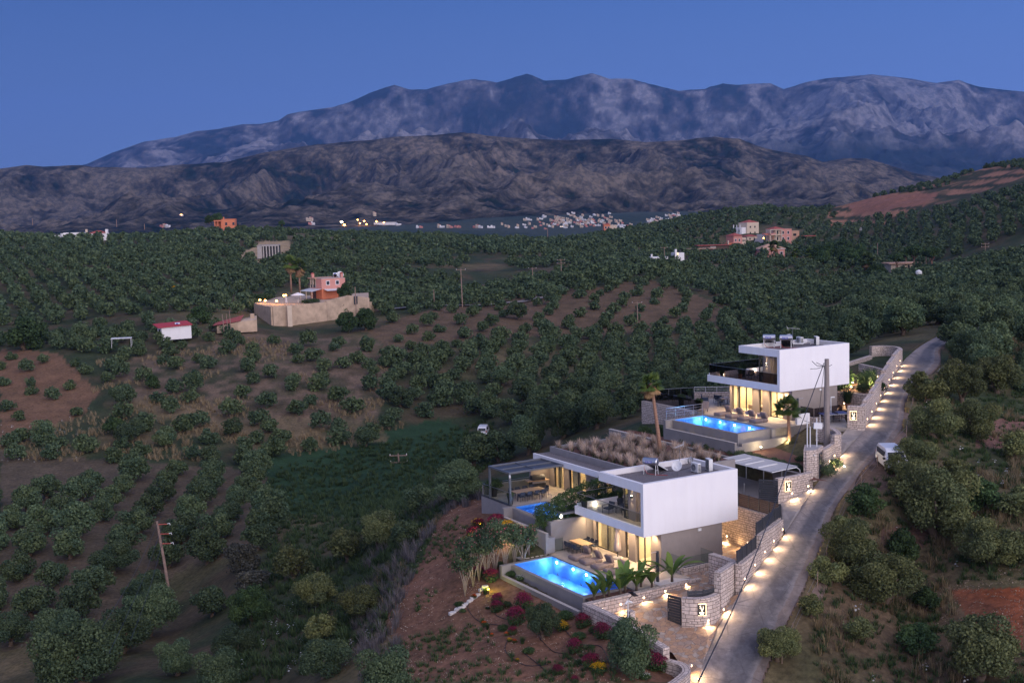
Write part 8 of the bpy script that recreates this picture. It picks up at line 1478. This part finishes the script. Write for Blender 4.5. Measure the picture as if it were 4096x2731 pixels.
h = at_house('pink and orange villa with terraces, lit lamp at its foot', 1685, 572, 690, .45, 'hill_house', group=g_); block(h, 0, 6, 0, 7, -4, 7.4, 'pink_plaster'); hip(h, 0, 6, 0, 7, 7.4, 1.5); block(h, 6, 9, .5, 6, -4, 6.2, 'cream_plaster', 'right_wing_wall'); block(h, -4, 0, 0, 6, -4, 3.4, 'orange_plaster', 'left_wing_wall'); MB().box(-6, 5, -3, 0, -.4, 0).build('terrace', 'cream_plaster', h); [MB().box(x, x + .6, -3, -2.4, -4, 5 if x < -2 else 3).build('terrace_column', 'cream_plaster', h) for x in (-6, -1.5, 2.5)]; [win(h, x, 0, 4.2, .9, 1.4) for x in (1.5, 4)]; [win(h, x, .5, z, .7, 1.0, 'y', False) for x in (7, 8.2) for z in (1, 4)]; lm_ = MB().lathe([(.3, -3), (.4, -2.6), (.1, -2.3)], 8, (-1, -2.2, 1.6)).build('porch_lamp', 'amber_lamp', h); lamp(h, (-1, -2.6, -1), 900, (1, .5, .16), 'POINT', .3, name='lamp_beam')
h = at_house('large three storey pink and white villa on the olive hill', 1792, 563, 690, .42, 'hill_house', group=g_); block(h, 0, 8, 0, 7, -4, 9.0, 'pink_plaster'); hip(h, -3.5, 3.5, 1, 8, 9.0, 1.5); block(h, -4, 0, 0, 8, -4, 9.0, 'cream_plaster', 'left_wing_wall'); [MB().box(-8, 0, -1.6, 0, z, z + .35).build('balcony', 'cream_plaster', h) for z in (2.2, 5.6)]; MB().box(-8, -4, -1.6, 6, 5.9, 6.9).build('balcony_parapet', 'pink_plaster', h); [MB().box(x, x + .5, -1.6, -1.1, -4, 9.0).build('balcony_column', 'cream_plaster', h) for x in (-8, -4, -.3)]; MB().box(-8, 0, -1.6, 1, 8.6, 9.0).build('balcony_roof', 'cream_plaster', h); [win(h, x, 0, z, 1.1, 1.5) for x in (2, 5.5) for z in (-1, 2.8, 6.2)]; [win(h, x, -0, z, 1.4, 1.9, 'y', False) for x in (-2, ) for z in (-1, 2.8, 6.2)]; MB().prism([(8, 0), (14, 0), (14, 4), (8, 4)], -4, [2.5, -2.5, -2.5, 2.5]).build('outside_stair', 'cream_plaster', h)
lm_ = thing('garden_lamp', 'small amber lamp left of the three storey hill villa', 'lamp', D(1754, 548, 688)); MB().lathe([(.2, 0), (.4, .3), (.1, .6)], 8).build('lantern', 'amber_lamp', lm_); MB().tube([(0, 0, -3), (0, 0, 0)], .06, 5).build('pole', 'dark_metal', lm_)
h = at_house('pink single storey house with a tan hipped roof', 1776, 590, 585, .15, 'hill_house', group=g_); w_ = mpx(28, 585); block(h, -w_, w_, 0, 9, -3, 3.6, 'pink_plaster'); MB().box(-w_ - .3, w_ + .3, -.3, 9.3, 3.6, 3.9).build('cornice', 'white_plaster', h); hip(h, -w_, w_, 0, 9, 3.9, 2.2, 'tan_tile'); [win(h, x, 0, .8, 1.2, 1.5) for x in (-w_ * .75, w_ * .1, w_ * .7)]
h = at_house('brown wooden house frame behind the three storey villa', 1815, 548, 720, .3, 'hill_house', group=g_); block(h, 0, 6, 0, 5, -2, 4.5, 'tan_tile'); MB().box(5, 16, -2, 4, 1, 1.4).build('porch_roof', 'red_tile', h); win(h, 3, 0, 1.5, 2, 1.4, 'y', False)
h = at_house('long low white outbuilding below the three storey villa', 1762, 577, 640, .15, 'hill_house', group=g_); block(h, -7, 7, 0, 5, -2, 2.0, 'cream_plaster'); win(h, -2, 0, -1.5, 3, 2.4, 'y', False, name='opening')
h = at_house('dark low shed with a rusty flat roof, upper one', 1640, 577, 640, .1, 'farm_shed', 'shed'); block(h, -8, 8, 0, 5, -2, 3, 'brown_board'); MB().box(-9, 9, -1, 6, 3, 3.3).build('roof', 'red_tile', h); block(h, -2, 1, -.2, 0, -2, 2.6, 'concrete', 'door')
h = at_house('dark low shed with a rusty flat roof, lower one', 1612, 583, 610, .1, 'farm_shed', 'shed'); block(h, -6, 6, 0, 5, -2, 2.4, 'brown_board'); MB().box(-7, 7, -1, 6, 2.4, 2.7).build('roof', 'tan_tile', h)
h = at_house('white flat roofed house with a tall parapet, right one', 1561, 588, 500, .15, 'white_house'); w_ = mpx(11, 500); block(h, -w_, w_, 0, 6, -2, 1.3, 'white_plaster'); block(h, -w_, -w_ + .8, -.1, 1, -2, 2.8, 'white_plaster', 'pier'); [win(h, x, 0, .4, .9, 1, 'y', False, 'lit_glass') for x in (-w_ * .5,)]; MB().lathe([(.6, 1.3), (.6, 2.3)], 10, (w_ * .5, 3, 0)).build('water_tank', 'black_plastic', h)
h = at_house('small white flat roofed house, left of the parapet one', 1518, 597, 490, .15, 'white_house'); block(h, -4, 3, 0, 6, -2, 1.2, 'white_plaster'); block(h, -4, -3.4, 0, 1, -2, 2.4, 'white_plaster', 'pier'); win(h, 0, 0, .4, 1, 1, 'y', False)
h = at_house('tiny pale blue hut among trees on the distant slope', 1981, 530, 780, .1, 'hut', 'hut'); block(h, -3, 3, 0, 3, -2, 1.6, 'light_metal'); MB().box(-3.5, 3.5, -.5, 3.5, 1.6, 1.8).build('roof', 'light_metal', h)
h = at_house('low yellow walled building under the umbrella pines', 2078, 622, 455, .05, 'yellow_building', 'building'); w_ = mpx(32, 455); block(h, -w_, w_, 0, 7, -3, 2.6, 'cream_plaster'); MB().box(-w_ - 1, w_ + 1, -1, 7.5, 2.6, 3.0).build('roof', 'tan_tile', h); [win(h, x, 0, 0, .8, 2.2, 'y', False, name='door') for x in (-3, 1.5)]
h = thing('boundary_wall', 'long pale wall below the yellow walled building', 'wall', D(2110, 634, 440), .02); MB().box(-12, 12, 0, .4, -3, .8).build('wall_body', 'cream_plaster', h)
h = at_house('low pale farm building with dark openings near the road top', 2138, 668, 372, .1, 'farm_building', 'building'); w_ = mpx(28, 372); block(h, -w_, w_, 0, 6, -2, 2.3, 'concrete'); MB().box(-w_ - .4, w_ + .4, -.4, 6.4, 2.3, 2.6).build('roof', 'concrete', h); [win(h, x, 0, .3, w, 1.2, 'y', False, name='opening') for x, w in ((-w_ * .6, 1.6), (0, 2.8), (w_ * .65, 2.0))]; MB().lathe([(.9, 2.6), (.9, 4.0)], 12, (-w_ * .8, 3, 0)).build('water_tank', 'black_plastic', h)
h = thing('white_tank', 'white tank and green sheet beside the pale farm building', 'tank', D(2110, 656, 378)); MB().lathe([(.2, 3), (1.0, 3.6), (1.0, 4.4), (.2, 4.9)], 12).build('tank', 'white_plastic', h); MB().tube([(0, 0, -1), (0, 0, 3)], .2, 6).build('pedestal', 'light_metal', h)
# --- distant village: every house its own object
VM = []
for i, (w_, d_, h_, m) in enumerate(((11, 9, 6, 'white_plaster'), (15, 9, 5, 'white_plaster'), (9, 9, 8.5, 'cream_plaster'), (13, 10, 7, 'cream_plaster'), (10, 8, 4.5, 'pink_plaster'))):
    mb = MB(); mb.box(-w_ / 2, w_ / 2, -d_ / 2, d_ / 2, -4, h_).box(-w_ / 2, -w_ / 2 + 4, -d_ / 2 + .5, d_ / 2 - 2, h_, h_ + 2.6).box(-w_ / 2, w_ / 2, -d_ / 2 - 1.2, -d_ / 2, h_ * .5, h_ * .5 + .9); o = mb.build('village_house', m); me = o.data; me.materials.append(MATS['window_dark']); me.materials.append(MATS['red_tile'])
    b2 = bmesh.new(); b2.from_mesh(me)
    for fl in range(int(h_ // 3)):
        for x in np.arange(-w_ / 2 + 1.6, w_ / 2 - 1, 2.8):
            z = fl * 3 + 1.; vs = [b2.verts.new((x + a, -d_ / 2 - .08, z + c)) for a, c in ((-.6, 0), (.6, 0), (.6, 1.5), (-.6, 1.5))]; f = b2.faces.new(vs); f.material_index = 1
    if i in (2, 4): vs = [b2.verts.new(p) for p in ((-w_ / 2 - .5, -d_ / 2 - .5, h_ + .1), (w_ / 2 + .5, -d_ / 2 - .5, h_ + .1), (0, 0, h_ + 2.4), (w_ / 2 + .5, d_ / 2 + .5, h_ + .1), (-w_ / 2 - .5, d_ / 2 + .5, h_ + .1))]; [setattr(b2.faces.new([vs[a] for a in t]), 'material_index', 2) for t in ((0, 1, 2), (1, 3, 2), (3, 4, 2), (4, 0, 2))]
    b2.to_mesh(me); b2.free(); VM.append(me); bpy.data.objects.remove(o)
rv = np.random.default_rng(21)
def vhouse(dx, dy, Y, lb, grp, s=1.): p = surf(dx, dy, Y); s *= p[1] / 2700; o = link('village_house', VM[rv.integers(5)], None, p, float(rv.uniform(-.5, .5))); o.scale = (s,) * 3; tag(o, lb, 'house', grp)
vp = []
for _ in range(4000):
    if len(vp) >= 150: break
    t = rv.random()
    if t < .62: dx = rv.normal(1330, 52); dy = 521 - abs(rv.normal(0, 12)) - 4 * math.exp(-((dx - 1310) / 40) ** 2)
    elif t < .80: dx = rv.uniform(1482, 1562); dy = 517 - (dx - 1482) * .27 + rv.normal(0, 4)
    else: dx = rv.uniform(1150, 1500); dy = rv.normal(521, 3)
    if not (1140 < dx < 1565 and 488 < dy < 527): continue
    if any(abs(dx - a) < 4.5 and abs(dy - b_) < 2.2 for a, b_ in vp): continue
    vp.append((dx, dy))
for dx, dy in vp: vhouse(dx, dy, 2700, 'small pale village house at the foot of the foothills' if dx < 1475 else 'small pale house in the right part of the village behind the olive hill', 'pale houses of the distant village', .54)
for i, (dx, dy, n) in enumerate(((1008, 523, 2), (1030, 524, 2), (1048, 523, 2), (1090, 524, 3), (1125, 524, 2), (708, 507, 2), (712, 516, 2), (372, 522, 3), (915, 518, 1), (860, 495, 1), (960, 524, 2), (1212, 506, 1), (1250, 500, 1))):
    for j in range(n): vhouse(dx + j * 7, dy, 2300 if dy > 515 else 3100, 'scattered pale house on the plain left of the village', 'scattered houses on the plain', .75)
for dx, dy, Y, lb in ((415, 495, 3300, 'lit building on the plain with a warm glow'), (1290, 522, 1600, 'pale building with two greenish lit windows before the village')): h = at_house(lb, dx, dy, Y, 0, 'lit_building', 'building'); Y = h.location[1]; w_ = mpx(4, Y); block(h, -w_, w_, 0, 10, -3, mpx(2.6, Y), 'white_plaster'); win(h, w_ * .4, 0, 1, w_ * .5, mpx(1.6, Y), 'y', False, 'amber_lamp' if dx < 500 else 'lit_glass'); win(h, -w_ * .5, 0, 1, w_ * .4, mpx(1.4, Y), 'y', False, 'lit_glass')
h = at_house('orange and cream house standing alone at the edge of the olive hill', 1396, 528, 1150, .05, 'orange_house'); w_ = mpx(9, 1150); block(h, -w_, w_ * .6, 0, 9, -4, 5.2, 'orange_plaster'); block(h, w_ * .6, w_ * 2.4, 1, 9, -4, 4.4, 'cream_plaster', 'right_wing_wall'); hip(h, -w_ * .5, w_ * .6, 0, 9, 5.2, 1.2); [win(h, x, 0, 1.2, 1.6, 1.8) for x in (-w_ * .5, w_ * .2)]
h = at_house('long grey shed on the plain right of the floodlights', 883, 517, 1500, 0, 'long_shed', 'shed'); block(h, -26, 28, 0, 20, -3, 7, 'light_metal'); MB().box(-27, 29, -1, 21, 7, 8).build('roof', 'grey_metal', h)
for i, (dx, dy) in enumerate(((785, 510), (822, 505), (827, 513), (837, 508), (842, 515), (865, 509), (882, 511), (791, 517))):
    p = surf(dx, 519); hm = 26.8 + (ray(dx * 1.7415, dy * 1.7415)[2] / ray(dx * 1.7415, dy * 1.7415)[1]) * p[1] - p[2]; q_ = p[1] / 1300; p = p + np.array([0, 0, hm]); T = thing('floodlight_mast', f'{names[i]} glowing floodlight mast on the plain beyond the ridge', 'floodlight', p, 0, 'floodlights beyond the ridge'); MB().tube([(0, 0, -hm), (0, 0, 0)], .25, 6).build('mast', 'grey_metal', T); r_ = (1.5 if i in (0, 7) else .9) * q_; MB().lathe([(.2, -r_ * .7), (r_, 0), (.2, r_ * .7)], 10).build('lamp_head', 'amber_lamp' if i else 'lamp_white', T)
for dx, dy, hh in ((75, 508, 12), (268, 512, 14), (332, 518, 10), (1258, 538, 20)): pole('bare pole on the far ridge line at overview ' + {75: 'left edge', 268: 'left of the white houses', 332: 'right of the white houses', 1258: 'below the village'}[dx], D(dx, dy + 6, 800), mpx(hh, 800), r=.2, lean=(0, 0))
for i, (dx, dy, Y, s) in enumerate(((400, 648, 380, 3.2), (170, 630, 420, 3), (100, 662, 370, 3.4), (440, 652, 380, 2.4))): p = D(dx, dy, Y); shrub('flowering_bush', f'{names[i]} yellow flowering broom bush on the left scrub slope', 'bush', SH_['yellow'], (p[0], p[1], zz(p[0], p[1])), s * .6, 'yellow broom bushes on the left scrub slope')
